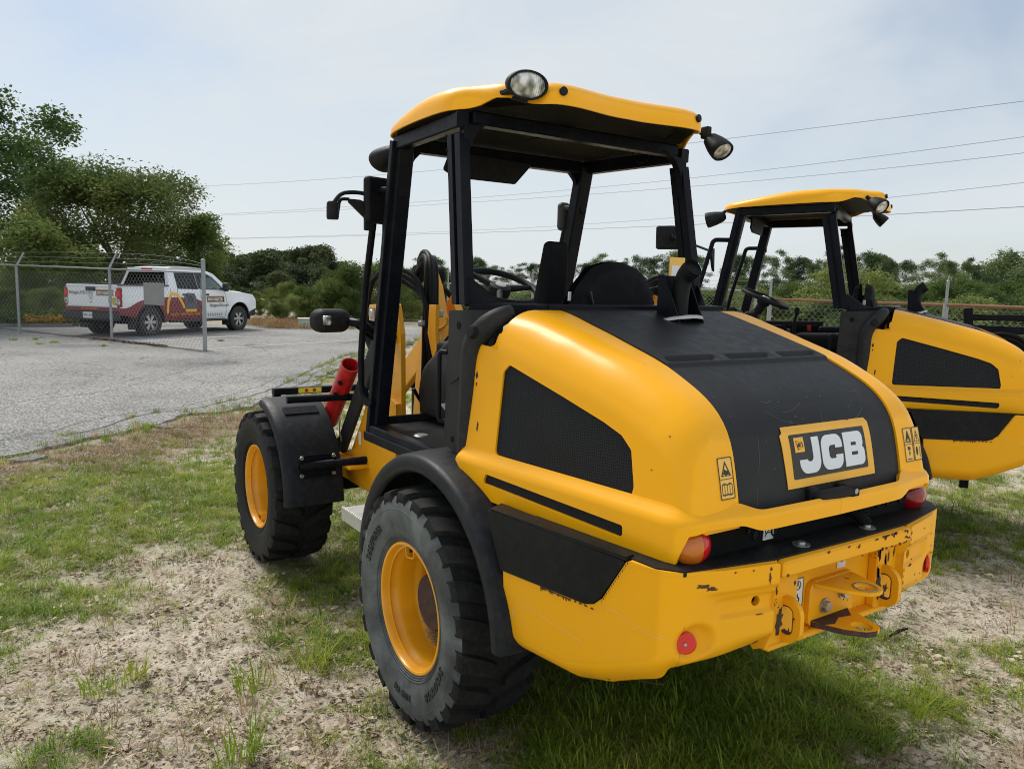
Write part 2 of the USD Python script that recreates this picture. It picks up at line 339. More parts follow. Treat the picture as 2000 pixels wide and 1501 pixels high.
# ---- hood profile: x, z down the crown and the tail
_C = spl([(-.335, 1.592), (-.40, 1.580), (-.52, 1.548), (-.60, 1.527), (-.67, 1.507), (-.75, 1.484), (-.86, 1.450), (-.95, 1.412), (-1.02, 1.377), (-1.075, 1.337), (-1.112, 1.292), (-1.136, 1.24), (-1.152, 1.18), (-1.165, 1.12), (-1.174, 1.065), (-1.178, 1.03)], 400)
_CS = np.r_[0, np.cumsum(np.linalg.norm(np.diff(_C, axis=0), axis=1))]
_CT = np.gradient(_C, axis=0); _CT /= np.linalg.norm(_CT, axis=1, keepdims=True)
_CN = np.stack([-_CT[:, 1], _CT[:, 0]], 1); _CN *= np.where(_CN[:, :1]*0+((_CN[:, 0]*(-1)+_CN[:, 1]).mean() > 0), 1, -1)
CLEN = _CS[-1]
def c_at(s):
    s = np.asarray(s, float); e = s-np.clip(s, 0, CLEN)
    ix = lambda A: np.stack([np.interp(s, _CS, A[:, 0]), np.interp(s, _CS, A[:, 1])], -1)
    N = ix(_CN); N /= np.linalg.norm(N, axis=-1, keepdims=True)
    return ix(_C)+np.stack([-N[..., 1], N[..., 0]], -1)*0, N
def s_of_z(z): return float(np.interp(-z, -_C[:, 1], _CS))
_ck = cKDTree(_C)
def side_y(x, z): return .7123+.1117*x-.05*(z-1.05)
HRS = np.interp(_CS, [0, .35, .75, 1.0, 1.1], [.135, .135, .120, .065, .048]); 
def hood_side(q):
    d, i = _ck.query(q); v = q-_C[i]; sd = -(v*_CN[i]).sum(1)          # depth inside the profile
    HR = HRS[i]; th = np.clip((HR-sd)/HR, 0, math.pi/2)
    inner = sd >= HR
    pos = np.where(inner[:, None], q, _C[i]-_CN[i]*(HR*(1-np.sin(th)))[:, None])
    y = side_y(pos[:, 0], pos[:, 1])-HR*(1-np.cos(th))
    return np.stack([pos[:, 0], y, pos[:, 1]], 1)
_out = _C+_CN*(HRS*(math.pi/2-1))[:, None]
side_poly = Polygon(list(_out)+[(-1.178, 1.05), (-.17, 1.05), (-.185, 1.20), (-.198, 1.315), (-.203, 1.435), (-.213, 1.465), (-.246, 1.475), (-.285, 1.492), (-.318, 1.535), (-.330, 1.575)]).buffer(0)
window_poly = rpoly([(-.392, 1.412), (-.363, 1.385), (-.345, 1.100), (-.955, 1.076), (-.965, 1.12), (-.945, 1.222), (-.905, 1.258), (-.833, 1.285), (-.654, 1.338)], .018)
shell_side = surf(side_poly.difference(window_poly), .017, hood_side, t=.010, out=(0, 1, 0))
def top_map(off=0.0):
    def f(q):
        P, N = c_at(q[:, 0]); P = P+N*off
        return np.stack([P[:, 0], q[:, 1], P[:, 1]], 1)
    return f
_ss = np.linspace(0, CLEN, 60); _pp, _ = c_at(_ss); _hr = np.interp(_ss, _CS, HRS); _pi = _pp-_*_hr[:, None]
edge_y = side_y(_pp[:, 0], _pp[:, 1])-_hr
top_poly = Polygon([(a, b) for a, b in zip(_ss, edge_y+.0004)]+[(CLEN, .401), (0, .401)])
shell_top = surf(top_poly, .03, top_map(), t=.012, out=(-.3, 0, 1))
# flange and rear ledge below the hood side
_FP = fil([(-.160, .694), (-1.155, .583), (-1.170, .42), (-1.186, .33), (-1.192, 0.0)], .055, 7)
_FP = np.array(shapely.segmentize(LineString(_FP), .012).coords); _FS = np.r_[0, np.cumsum(np.linalg.norm(np.diff(_FP, axis=0), axis=1))]
_ft = np.gradient(_FP, axis=0); _ft /= np.linalg.norm(_ft, axis=1, keepdims=True); _FN = np.stack([_ft[:, 1], -_ft[:, 0]], 1)
if _FN[0, 1] < 0: _FN *= -1
def flange(q):
    s, z = q[:, 0], q[:, 1]; I = lambda A, k: np.interp(s, _FS, A[:, k])
    P = np.stack([I(_FP, 0), I(_FP, 1)], 1); N = np.stack([I(_FN, 0), I(_FN, 1)], 1); N /= np.linalg.norm(N, axis=1, keepdims=True)
    zz = z-.022*sm(-P[:, 1], -.42, -.33)
    o = .030*sm(-zz, -1.098, -1.062)-.004*sm(-zz, -1.0, -.94)-.002
    r = .012; lowz = np.where(s > _FS[np.argmin(np.abs(_FP[:, 1]-.585)+10*np.abs(_FP[:, 0]+1.12))], 1.016, .934)
    P = P+N*o[:, None]
    return np.stack([P[:, 0], P[:, 1], zz], 1)
s_c = float(np.interp(1.128, -_FP[:, 0], _FS)); s_e = _FS[-1]
sx = lambda x: float(np.interp(-x, -_FP[:, 0], _FS))
fl_poly = Polygon([(0, 1.05), (.015, 1.1), (s_e, 1.1), (s_e, 1.044), (s_c+.06, 1.044), (s_c+.022, 1.03), (s_c-.004, .936), (sx(-.335), .941), (sx(-.278), .953), (sx(-.2), 1.008)])
slot_poly = rpoly([(sx(-.335), 1.033), (sx(-.320), .999), (sx(-.945), .975), (sx(-.957), .985), (sx(-.957), 1.012)], .008)
shell_flange = surf(fl_poly.difference(slot_poly), .016, flange, t=.014, out=(-.5, 1, 0))
part(L, 'hood', both(cat(shell_side, shell_top, shell_flange)), 'yellow_paint', smooth=38)
part(L, 'window_mesh', surf(window_poly.buffer(.008), .05, hood_side, t=.003, lift=-.007, out=(0, 1, 0)), 'mesh_grille')
part(L, 'window_mesh', mir(surf(window_poly.buffer(.008), .05, hood_side, t=.003, lift=-.007, out=(0, 1, 0))), 'mesh_grille')
part(L, 'slot_mesh', surf(slot_poly.buffer(.006), .04, flange, t=.003, lift=-.009, out=(0, 1, 0)), 'mesh_grille')
part(L, 'slot_mesh', mir(surf(slot_poly.buffer(.006), .04, flange, t=.003, lift=-.009, out=(0, 1, 0))), 'mesh_grille')
# black centre panel with a step and vent pockets
S_ST = float(np.interp(.862, -_C[:, 0], _CS))
vents = [(-.385, -.165), (-.13, .10), (.135, .375)]
def stripe(q):
    s, y = q[:, 0], q[:, 1]; P, N = c_at(s)
    e = np.minimum(1, (.40-np.abs(y))/.02)
    off = -.006+.010*sm(-s, -(S_ST+.012), -(S_ST-.002))*(y*0+1)
    for a, b in vents:
        w = sm(y, a, a+.02)*sm(-y, -b, -b+.02)*sm(s, S_ST-.050, S_ST-.040)*sm(-s, -(S_ST-.008), -(S_ST-.016))
        off = off-.013*w
    P = P+N*off[:, None]
    return np.stack([P[:, 0], y, P[:, 1]], 1)
low_y = [(CLEN-.012, .40), (CLEN-.012, -.40)]
q1 = sbox(0, -.3985, S_ST-.06, .3985); q2 = sbox(S_ST-.06, -.3985, S_ST+.03, .3985); q3 = Polygon([(S_ST+.03, -.3985), (S_ST+.03, .3985), (CLEN-.02, .3985), (CLEN+.0, .33), (CLEN+.0, -.33), (CLEN-.02, -.3985)])
part(L, 'hood_panel', cat(*[surf(q_, h_, stripe, t=.006, out=(-.3, 0, 1)) for q_, h_ in ((q1, .04), (q2, .0075), (q3, .03))]), 'hood_black', smooth=40)
plain('scuff', (.10, .10, .102), .6)
def pan_line(pts, w): return st(spl(pts, 14), w) if len(pts) > 2 else st(pts, w)
_sc = []
for s0_, y0_, ds_, dy_, w_ in ((.80, .20, .05, -.10, .0012), (.82, -.05, .10, .05, .001), (.86, -.18, -.04, -.09, .0012), (.78, .02, .03, .11, .0009), (.88, .28, .10, .02, .0010), (.30, .10, .06, -.16, .0009), (.42, .25, .03, .08, .001), (1.02, .31, .09, .02, .0009), (.73, -.22, .02, -.10, .0011), (.76, .14, .0, .05, .0014)):
    _sc.append(LineString(spl([(s0_, y0_), (s0_+ds_*.5+.01, y0_+dy_*.5), (s0_+ds_, y0_+dy_)], 12)).buffer(w_/2))
rs1 = np.random.default_rng(17)
for _ in range(26): _sc.append(Point(rs1.uniform(.70, 1.0), rs1.uniform(-.36, .36)).buffer(rs1.uniform(.0012, .004)*.8))
part(L, 'scuff', cat(*[surf(g, .01, stripe, lift=.0008, out=(-.3, 0, 1)) for g in _sc]), 'scuff', kind='stuff')
sm_ = [Polygon(np.array([(-.212, 1.36), (-.222, 1.375), (-.228, 1.355), (-.219, 1.345)])), Polygon([(-.215, 1.33), (-.225, 1.336), (-.222, 1.318)]), Polygon([(-.235, 1.17), (-.24, 1.2), (-.247, 1.19), (-.242, 1.16)]), Polygon([(-1.02, 1.18), (-1.024, 1.184), (-1.026, 1.178)]), Polygon([(-1.06, 1.28), (-1.064, 1.284), (-1.066, 1.277)])]
part(L, 'smudge', cat(*[surf(g, .01, hood_side, lift=.0007, out=(0, 1, 0)) for g in sm_]), 'rust', kind='stuff')
# ---- emblem on the tail
EY0, EY1, ES0, ES1 = .187, -.258, s_of_z(1.282), s_of_z(1.106)      # left, right, top, bottom
def emb(lift):
    def f(q):                                                          # q: u 0..1 left to right, v 0..1 up
        s = ES1+(ES0-ES1)*q[:, 1]; y = EY0+(EY1-EY0)*q[:, 0]; P, N = c_at(s); P = P+N*(lift-.006)
        return np.stack([P[:, 0], y, P[:, 1]], 1)
    return f
EW = (EY0-EY1)/(ES1-ES0)
def em_part(name, poly, lift, m, h=.06, parent=None, label=None):
    V2, F = sheet2(poly, h); V = emb(lift)(V2)
    n = np.cross(V[F[0, 1]]-V[F[0, 0]], V[F[0, 2]]-V[F[0, 0]])
    if n[0] > 0: F = F[:, ::-1]
    return part(parent or L, name, solid(V, F, .0015), m, label=label)
plate = Polygon([(.015, .0), (1.0, .0), (1.0, .93), (.985, .96), (.97, 1.0), (.80, 1.0), (.78, .985), (.74, 1.0), (.4, 1.0), (.03, 1.0), (.028, .90), (.0, .86), (.005, .5)])
EM = em_part('emblem', plate, .003, 'emblem_yellow')
em_part('emblem_field', affinity.translate(sbox(.085, .135, .925, .855).buffer(-.02).buffer(.02), 0, 0), .0042, 'print_black', parent=EM)
A = EW  # work in real proportion: u scaled by A
def st(pts, w, cap='flat', join='mitre'): return LineString(pts).buffer(w/2, cap_style=cap, join_style=join)
def sq(u0, v0, u1, v1, r): return sbox(u0+r, v0+r, u1-r, v1-r).buffer(r, quad_segs=6)
def glyph_j(u, v, w, h, t):
    g = sq(u, v, u+w, v+h*1.6, w*.34).difference(sq(u+t, v+t*.92, u+w-t, v+h*1.6, w*.14))
    g = g.intersection(sbox(u, v, u+w, v+h)); return g.difference(sbox(u-.1, v+h*.40, u+w-t-.001, v+h*2))
def glyph_c(u, v, w, h, t):
    g = sq(u, v, u+w, v+h, w*.30).difference(sq(u+t, v+t*.92, u+w-t*.0+.2, v+h-t*.92, w*.12))
    g = unary_union([g, sbox(u+w-t, v+h*.60, u+w, v+h*.75), sbox(u+w-t, v+h*.25, u+w, v+h*.40)])
    return unary_union([g]).intersection(sq(u, v, u+w, v+h, w*.30))
def glyph_b(u, v, w, h, t):
    o = unary_union([sq(u, v, u+w, v+h*.56, w*.2), sq(u, v+h*.48, u+w*.95, v+h, w*.2), sbox(u, v, u+w*.5, v+h)])
    return o.difference(sq(u+t, v+t*.92, u+w-t, v+h*.41, .02)).difference(sq(u+t, v+h*.59, u+w*.95-t, v+h-t*.92, .02))
gl = [('j', glyph_j(.16*A*1.0, .20, .225*A, .58, .085*A)), ('c', glyph_c(.405*A, .20, .235*A, .58, .080*A)), ('b', glyph_b(.662*A, .20, .235*A, .58, .080*A))]
for nm, g in gl:
    em_part('letter_'+nm, affinity.scale(g, 1/A, 1, origin=(0, 0)), .0052, 'white_print', parent=EM)
em_part('badge', sbox(.125, .56, .225, .80), .0052, 'emblem_yellow', parent=EM)
bt = Polygon([(.14, .75), (.205, .72), (.215, .64), (.155, .60)])
em_part('badge_mark', bt.difference(bt.buffer(-.007)), .0060, 'print_black', parent=EM)
tj = affinity.scale(unary_union([glyph_j(0, 0, .016*A*1.2, .07, .007*A), glyph_c(.022*A, .003, .016*A*1.1, .06, .006*A), glyph_b(.043*A, .006, .015*A, .052, .006*A)]), 1/A, 1, origin=(0, 0))
em_part('badge_mark', affinity.translate(tj, .150, .642), .0062, 'print_black', parent=EM, h=.02)
# ---- handle with lock
hx = -1.19
hd = part(L, 'hood_handle', cat(tube(fil([(-1.165, .082, 1.082), (-1.198, .082, 1.082), (-1.204, -.02, 1.082), (-1.204, -.060, 1.082)], .025), np.r_[[.0165]*6, [.0185]*(len(fil([(-1.165, .082, 1.082), (-1.198, .082, 1.082), (-1.204, -.02, 1.082), (-1.204, -.060, 1.082)], .025))-6)], 12), rbox((-1.190, -.070, 1.082), (.055, .056, .040), .008), rbox((-1.176, .082, 1.082), (.024, .040, .044), .009)), 'black_plastic', smooth=40)
part(hd, 'lock', lathe([(0, .0), (.0085, .0), (.0095, .003), (.0095, .012)], 18, 'x', (-1.2205, -.074, 1.082)), 'steel')
part(hd, 'lock_recess', box((-1.2182, -.074, 1.082), (.002, .032, .030), .0), 'inner_black')
# ---- stickers on the tail
def tail_map(lift):
    def f(q):
        P, N = c_at(q[:, 0]); P = P+N*lift
        return np.stack([P[:, 0], q[:, 1], P[:, 1]], 1)
    return f
def tail_sticker(y0, y1, z0, z1, art, m='sticker_yellow', label=None):
    """sticker on the tail between y0 (left) and y1, z0..z1; art = shapes in 0..1 coordinates"""
    s0, s1 = s_of_z(z1), s_of_z(z0)
    def f(lift):
        def g(q):
            a = np.stack([s1+(s0-s1)*q[:, 1], y0+(y1-y0)*q[:, 0]], 1); return tail_map(lift)(a)
        return g
    def go(poly, lift, parent, nm, mm, h=.25):
        V2, F = sheet2(poly, h); V = f(lift)(V2); n = np.cross(V[F[0, 1]]-V[F[0, 0]], V[F[0, 2]]-V[F[0, 0]])
        if n[0] > 0: F = F[:, ::-1]
        return part(parent, nm, solid(V, F, .0008), mm, label=label if parent == L else None)
    r = go(sq(0, 0, 1, 1, .06), .0015, L, 'warning_sticker', m)
    for poly in art: go(poly, .0022, r, 'print', 'print_black')
    return r
def tri_out(cx, cy, w, h, t): g = Polygon([(cx-w/2, cy), (cx+w/2, cy), (cx, cy+h)]); return g.difference(affinity.scale(g, 1-t, 1-t, origin=(cx, cy+h*.36)))
frame1 = sq(0, 0, 1, 1, .06).difference(sq(.05, .022, .95, .978, .05))
book = unary_union([st([(.15, .12), (.15, .34), (.30, .38), (.5, .34), (.70, .38), (.85, .34), (.85, .12), (.70, .10), (.5, .12), (.30, .10), (.15, .12)], .03), st([(.5, .12), (.5, .34)], .03), st([(.32, .12), (.32, .36)], .02), st([(.68, .12), (.68, .36)], .02)])
hand = Polygon([(.30, .60), (.55, .57), (.74, .60), (.66, .64), (.72, .70), (.55, .67), (.42, .72), (.36, .66)])
tail_sticker(.470, .413, 1.113, 1.224, [frame1, sbox(.05, .475, .95, .490), tri_out(.5, .55, .68, .36, .30), hand, book], label='operator manual warning sticker')
man = unary_union([st([(.5, .86), (.32, .60)], .12), st([(.5, .86), (.68, .60)], .12), sbox(.36, .68, .66, .72)])
tail_sticker(-.437, -.487, 1.122, 1.232, [frame1, sbox(.05, .5, .95, .515), tri_out(.5, .56, .72, .36, .22), man, st([(.35, .40), (.65, .38)], .10), st([(.5, .30), (.55, .2)], .12), sbox(.25, .06, .75, .09)])
tail_sticker(-.492, -.535, 1.122, 1.232, [frame1, sbox(.05, .5, .95, .515), tri_out(.5, .56, .72, .34, .22), st([(.5, .62), (.5, .76)], .10), Point(.38, .28).buffer(.13), st([(.75, .10), (.80, .40)], .05)])
# ---- tail recess, shelf, lights
part(L, 'shelf', prism(Polygon([(-.60, .70), (-1.13, .665), (-1.19, .62), (-1.245, .33), (-1.25, 0), (-1.245, -.33), (-1.19, -.62), (-1.13, -.665), (-.60, -.70)]), .935, .950, 'z'), 'black_plastic')
rw = part(L, 'tail_recess', cat(box((-1.135, 0, 1.0), (.02, .98, .10)), box((-1.10, .575, .995), (.05, .012, .11)), box((-1.10, -.575, .995), (.05, .012, .11))), 'inner_black')
for y, z, r in ((.29, .985, .017), (.205, .985, .020), (-.33, 1.0, .024), (-.385, 1.0, .024), (-.46, 1.0, .024), (.32, 1.0, .012)):
    part(rw, 'hole', lathe([(0, 0), (r*.8, 0), (r*.82, -.004), (r, -.004), (r, .006)], 16, 'x', (-1.147, y, z)), 'black_plastic')
for k in range(5): part(rw, 'vent_slot', box((-1.1465, -.262, .965+.011*k), (.004, .035, .005)), 'black_plastic')
part(rw, 'sticker', box((-1.1465, .235, .990), (.002, .045, .058)), 'sticker_white')
part(rw, 'sticker_mark', mv(prism(unary_union([st([(-.014, -.008), (.014, -.008), (.014, .008), (-.014, .008), (-.014, -.008)], .0025), st([(-.016, .018), (.016, -.018)], .003)]), 0, .001, 'x'), (-1.1485, .235, .990)), 'print_black')
part(L, 'exhaust_stub', tube(fil([(-1.14, -.14, 1.0), (-1.17, -.16, .99), (-1.20, -.18, .957)], .02), .019, 12), 'inner_black')
for y in (.16, -.17):
    b_ = part(L, 'shelf_bolt', lathe([(.026, .950), (.026, .953), (.012, .9535), (.011, .960), (0, .961)], 14, 'z', (-1.205, y, 0)), 'steel')
def tail_light(y, right):
    lp = [(0, -.040), (.018, -.038), (.036, -.031), (.050, -.019), (.058, -.004), (.060, .012), (.060, .03)]
    full = lathe(lp, 40, 'x'); v, f = full; c = v[f].mean(1)
    v = v*np.array([1, 1.0, .90]); ctr = np.array([-1.140, y*.985, .990])
    sgn = 1 if y > 0 else -1
    a = f[c[:, 1]*sgn > .0]; b = f[c[:, 1]*sgn <= .0]
    h = part(L, 'tail_light', mv(lathe([(.050, .012), (.050, .03), (.0, .03)], 40, 'x'), ctr), 'black_plastic')
    part(h, 'amber_lens' if not right else 'red_lens', (v+ctr, a), 'lens_amber' if not right else 'lens_dark_red', smooth=50)
    part(h, 'red_lens', (v+ctr, b), 'lens_red' if not right else 'lens_dark_red', smooth=50)
tail_light(.548, False); tail_light(-.548, True)
# ---- ballast weights (left and right bumper blocks) with side faces
_BP = fil([(-.548, .760), (-1.185, .661), (-1.250, .322)], .075, 9)
_BP = np.array(shapely.segmentize(LineString(_BP), .02).coords); _BS = np.r_[0, np.cumsum(np.linalg.norm(np.diff(_BP, axis=0), axis=1))]
_bt = np.gradient(_BP, axis=0); _bt /= np.linalg.norm(_bt, axis=1, keepdims=True); _BN = np.stack([_bt[:, 1], -_bt[:, 0]], 1)
if _BN[0, 1] < 0: _BN *= -1
bsx = lambda x: float(np.interp(-x, -_BP[:, 0], _BS)); BE = _BS[-1]
s_r = float(np.interp(.60, _BP[::-1, 1], _BS[::-1]))        # where the rear face begins
def bumper(q):
    s, z = q[:, 0], q[:, 1]; I = lambda A, k: np.interp(s, _BS, A[:, k])
    P = np.stack([I(_BP, 0), I(_BP, 1)], 1); N = np.stack([I(_BN, 0), I(_BN, 1)], 1); N /= np.linalg.norm(N, axis=1, keepdims=True)
    low = np.interp(s, [0, bsx(-.83), bsx(-.95), s_r-.03, BE], [.50, .50, .537, .648, .662])
    e = np.clip((low+.085-z)/.085, 0, 1); o = -.075*e**2.2
    rear = sm(s, s_r-.02, s_r+.06)
    lip = sm(z, .872, .884)*sm(s, s_r+.02, s_r+.10)*(1-sm(s, BE-.006, BE)*.0)
    o = o+.013*lip*1.0-.010*sm(-z, -.86, -.853)*sm(z, .80, .812)*sm(s, s_r+.06, s_r+.12)*1.0
    o = o-.022*rear*sm(s, s_r+.10, s_r+.30)*sm(-z, -.745, -.70)          # lower undercut towards the middle
    rr = np.hypot((s-(s_r+.026))/1.15, z-.745); o = o-.020*(1-sm(rr, .038, .060))
    P = P+N*o[:, None]
    return np.stack([P[:, 0], P[:, 1], z], 1)
bp_poly = Polygon([(bsx(-.548)+.001, .765), (bsx(-.56), .60), (bsx(-.575), .515), (bsx(-.61), .503), (bsx(-.83), .50), (bsx(-.95), .535), (bsx(-1.06), .592), (s_r-.03, .648), (s_r+.10, .656), (BE-.02, .662), (BE, .664), (BE, .938), (BE-.01, .944), (s_r, .946), (bsx(-1.05), .946), (bsx(-1.038), .940), (bsx(-.96), .812), (bsx(-.93), .785), (bsx(-.895), .774), (bsx(-.52), .768)]).buffer(0)
hole_r = Point(BE-.060, .835).buffer(.014)
wl = surf(bp_poly.difference(hole_r), .0085, bumper, t=.03, out=(-.5, 1, 0))
_bc = np.array([(-.56, .70), (-1.12, .60), (-1.17, .55), (-1.215, .325)])
cap = prism(Polygon([tuple(_BP[i]) for i in range(0, len(_BP)) if _BS[i] > bsx(-1.05)]+[(-1.215, .322), (-1.15, .60), (-1.05, .66)]).buffer(-.001), .9352, .9452, 'z')
inner_cap = prism(Polygon([(-1.247, .735), (-1.225, .685), (-1.19, .665), (-1.15, .70), (-1.15, .938), (-1.2485, .938)]), .3215, .3245, 'y')
bl = part(L, 'ballast_weight', cat(wl, cap, inner_cap), 'yellow_worn', smooth=35)
br = part(L, 'ballast_weight', mir(cat(wl, cap, inner_cap)), 'yellow_worn', smooth=35)
bl_hole = surf(Point(BE-.060, .835).buffer(.015), .01, bumper, t=.002, lift=-.02, out=(-1, .2, 0))
part(bl, 'hole', bl_hole, 'inner_black'); part(br, 'hole', mir(bl_hole), 'inner_black')
rc = bumper(np.array([[s_r+.002, .747]]))[0]
rn = np.array([-.80, .60, 0])
def disc(c, n, r, t, m=28):
    n = np.asarray(n, float)/np.linalg.norm(n); a = np.cross(n, [0, 0, 1]); a /= np.linalg.norm(a); b = np.cross(n, a); th = np.linspace(0, 2*np.pi, m, endpoint=False)
    ring = lambda rr, d: np.asarray(c)+n*d+rr*(np.cos(th)[:, None]*a+np.sin(th)[:, None]*b)
    return hull(np.vstack([ring(r, -t), ring(r, t*.4), ring(r*.88, t), ring(r*.3, t*1.05)]))
for mm, who in (((lambda g: g), bl), (mir, br)):
    rf = part(who, 'reflector', mm(disc(rc+rn*.006, rn, .031, .006)), 'red_reflector')
    part(rf, 'screw', mm(disc(rc+rn*.013, rn, .005, .003, 10)), 'steel')
# rust chips and scratches with shapes of their own
rngc = np.random.default_rng(8)
def blot(s, z, ws, wz, k=14, drip=False):
    th = np.linspace(0, 2*np.pi, k*2, endpoint=False); r = 1+rngc.uniform(-.45, .35, k*2)
    p = np.stack([s+ws*np.cos(th)*r, z+wz*np.sin(th)*r], 1); return Polygon(p).buffer(0)
def chips(items, mm, who, m='rust_chip', lift=.0009):
    gs = [surf(g, .012, bumper, lift=lift, out=(-1, 1, 0)) for g in items if g.area > 1e-7]
    return part(who, 'paint_chip', mm(cat(*gs)), m, kind='stuff')
I_ = lambda g: g
el = []
for x in np.linspace(-.72, -.84, 24):
    w = rngc.uniform(.002, .005); hgt = rngc.uniform(.003, .017)
    el.append(Polygon([(bsx(x)-w, .771), (bsx(x)+w, .771), (bsx(x)+w*.4, .771-hgt), (bsx(x)-w*.3, .771-hgt*.8)]))
el += [blot(bsx(x), .770, .006, .003) for x in (-.86, -.88, -.90, -.925)]
for t in np.linspace(0, 1, 16): el.append(blot(bsx(-.955-.085*t)+.003, .805+.135*t-.002, 
        .0016*rngc.uniform(.4, 1.5), .004))
el += [blot(s_r+.035, .905, .020, .005), blot(s_r+.06, .897, .014, .006), blot(BE-.035, .905, .004, .016), blot(BE-.033, .93, .004, .006), blot(s_r+.13, .935, .003, .003), blot(s_r+.19, .933, .003, .003), blot(BE-.012, .665, .010, .022), blot(BE-.02, .69, .006, .015), blot(bsx(-.955), .555, .004, .003), blot(s_r+.23, .80, .018, .0018)]
chips(el, I_, bl)
el = [blot(BE-.006, z, .003*rngc.uniform(.5, 1.6), .006) for z in np.arange(.67, .93, .021)]+[blot(BE-.05-.25*rngc.random(), .66+.26*rngc.random(), .004, .003) for _ in range(12)]+[blot(BE-.03, .69, .006, .012), blot(BE-.06, .80, .012, .004)]
chips(el, mir, br)
sc = [st([(bsx(-.60), .70), (bsx(-.66), .692), (bsx(-.70), .690)], .0012), st([(bsx(-.68), .685), (bsx(-.80), .668), (bsx(-.90), .656)], .0014), st([(bsx(-.97), .79), (bsx(-1.03), .788), (bsx(-1.075), .762), (bsx(-1.09), .778), (bsx(-1.10), .765), (bsx(-1.16), .762)], .0016), st([(bsx(-.6), .655), (bsx(-.603), .635)], .006), st([(bsx(-.66), .515), (bsx(-.71), .512), (bsx(-.77), .511)], .003), st([(bsx(-.88), .535), (bsx(-.93), .530)], .004)]
chips(sc, I_, bl, 'bare_yellow_edge')
part(bl, 'seam', surf(unary_union([st([(bsx(-1.02), .575), (s_r-.085, .60), (s_r-.035, .612), (s_r-.02, .66)], .0015), st([(s_r-.02, .66), (s_r-.012, .80)], .0006)]), .01, bumper, lift=.0007, out=(-1, 1, 0)), 'rust_chip')
# black side panels between fender and weight
def bside(q):
    y = .845+.155*q[:, 0]; return np.stack([q[:, 0], y, q[:, 1]], 1)
pan = rpoly([(-.465, .95), (-.54, .770), (-.895, .7755), (-.928, .787), (-.955, .812), (-1.036, .941)], .004)
e2 = prism(Polygon([(-.475, .768), (-1.04, .688), (-1.035, .655), (-.44, .70)]), .944, .956, 'z')
for mm in (I_, mir):
    sp_ = part(L, 'side_panel', mm(cat(surf(pan, .05, bside, t=.02, lift=.003, out=(0, 1, 0)), e2)), 'side_panel_black')
# ---- centre of the tail: crossbar, plates, eyes, tow bracket
part(L, 'crossbar', cat(box((-1.247, 0, .921), (.044, .634, .046), .006), box((-1.225, 0, .9425), (.06, .62, .005))), 'yellow_chipped')
part(L, 'tail_plate', cat(box((-1.185, 0, .785), (.02, .64, .23)), box((-1.21, .255, .785), (.032, .128, .225), .004), box((-1.21, -.265, .785), (.032, .11, .225), .004), box((-1.205, 0, .678), (.05, .62, .02), .004)), 'yellow_chipped')
for y in (.075, -.03): part(L, 'plate_hole', disc((-1.1955, y, .87), (-1, 0, 0), .013, .001, 14), 'inner_black')
def eye(y):
    o = unary_union([sbox(-1.235, .690, -1.19, .822), sbox(-1.238, .738, -1.20, .774).buffer(.048, quad_segs=10)])
    i = sbox(-1.242, .735, -1.236, .777).buffer(.021, quad_segs=8)
    return prism(o.difference(i), y-.009, y+.009, 'y'), prism(i.difference(i.buffer(-.004)), y-.0075, y+.0075, 'y')
for y in (.245, -.245):
    a, b = eye(y); ep = part(L, 'lifting_eye', a, 'yellow_chipped'); part(ep, 'worn_edge', b, 'rust')
    part(ep, 'rust_patch', mv(prism(blot(0, 0, .015, .036, 9), 0, .001, 'x'), (-1.2275, y+.022, .752)), 'rust')
cb = [mv(prism(blot(0, 0, rngc.uniform(.003, .009), rngc.uniform(.002, .005), 7), 0, .001, 'x'), (-1.2703, yy, zz)) for yy, zz in [(rngc.uniform(-.31, -.12), rngc.choice([.941, .938, .902, .934])) for _ in range(22)]+[(-.285, .92), (-.30, .915), (-.29, .905), (.30, .905), (.12, .94), (.02, .939), (-.05, .90)]]
part(L, 'paint_chip', cat(*cb), 'rust_chip', kind='stuff')
cb = [mv(prism(blot(0, 0, rngc.uniform(.003, .008), rngc.uniform(.006, .022), 8), 0, .001, 'x'), (-1.2268, yy, zz)) for yy, zz in [(rngc.choice([-.215, -.22, -.255, -.27, -.26, -.30]), rngc.uniform(.70, .89)) for _ in range(20)]+[(.20, .70), (.22, .695), (.31, .72), (.205, .85)]]
part(L, 'paint_chip', cat(*cb), 'rust_chip', kind='stuff')
tbz = .772
ptop = rpoly([(-1.195, .105), (-1.30, .06), (-1.345, .02), (-1.355, -.012), (-1.345, -.05), (-1.31, -.062), (-1.195, -.10)], .02)
tow = part(L, 'tow_bracket', cat(prism(ptop.difference(Point(-1.312, -.006).buffer(.030)), .812, .824, 'z'), prism(ptop.difference(Point(-1.312, -.006).buffer(.030)), .690, .706, 'z'), prism(sq(-.115, .685, .11, .828, .03), -1.2115, -1.1955, 'x')), 'yellow_chipped')
part(tow, 'bushing', prism(Point(-1.312, -.006).buffer(.036).difference(Point(-1.312, -.006).buffer(.0295)), .8245, .8265, 'z'), 'steel')
part(tow, 'worn_band', prism(Polygon([(-1.21, .095), (-1.25, .085), (-1.262, .05), (-1.24, .0), (-1.25, -.05), (-1.21, -.09)]), .7062, .7072, 'z'), 'rust')
part(tow, 'worn_edge', prism(LineString(list(ptop.exterior.coords)).buffer(.0012).intersection(sbox(-1.36, -.02, -1.2, .12)), .6895, .7055, 'z'), 'rust')
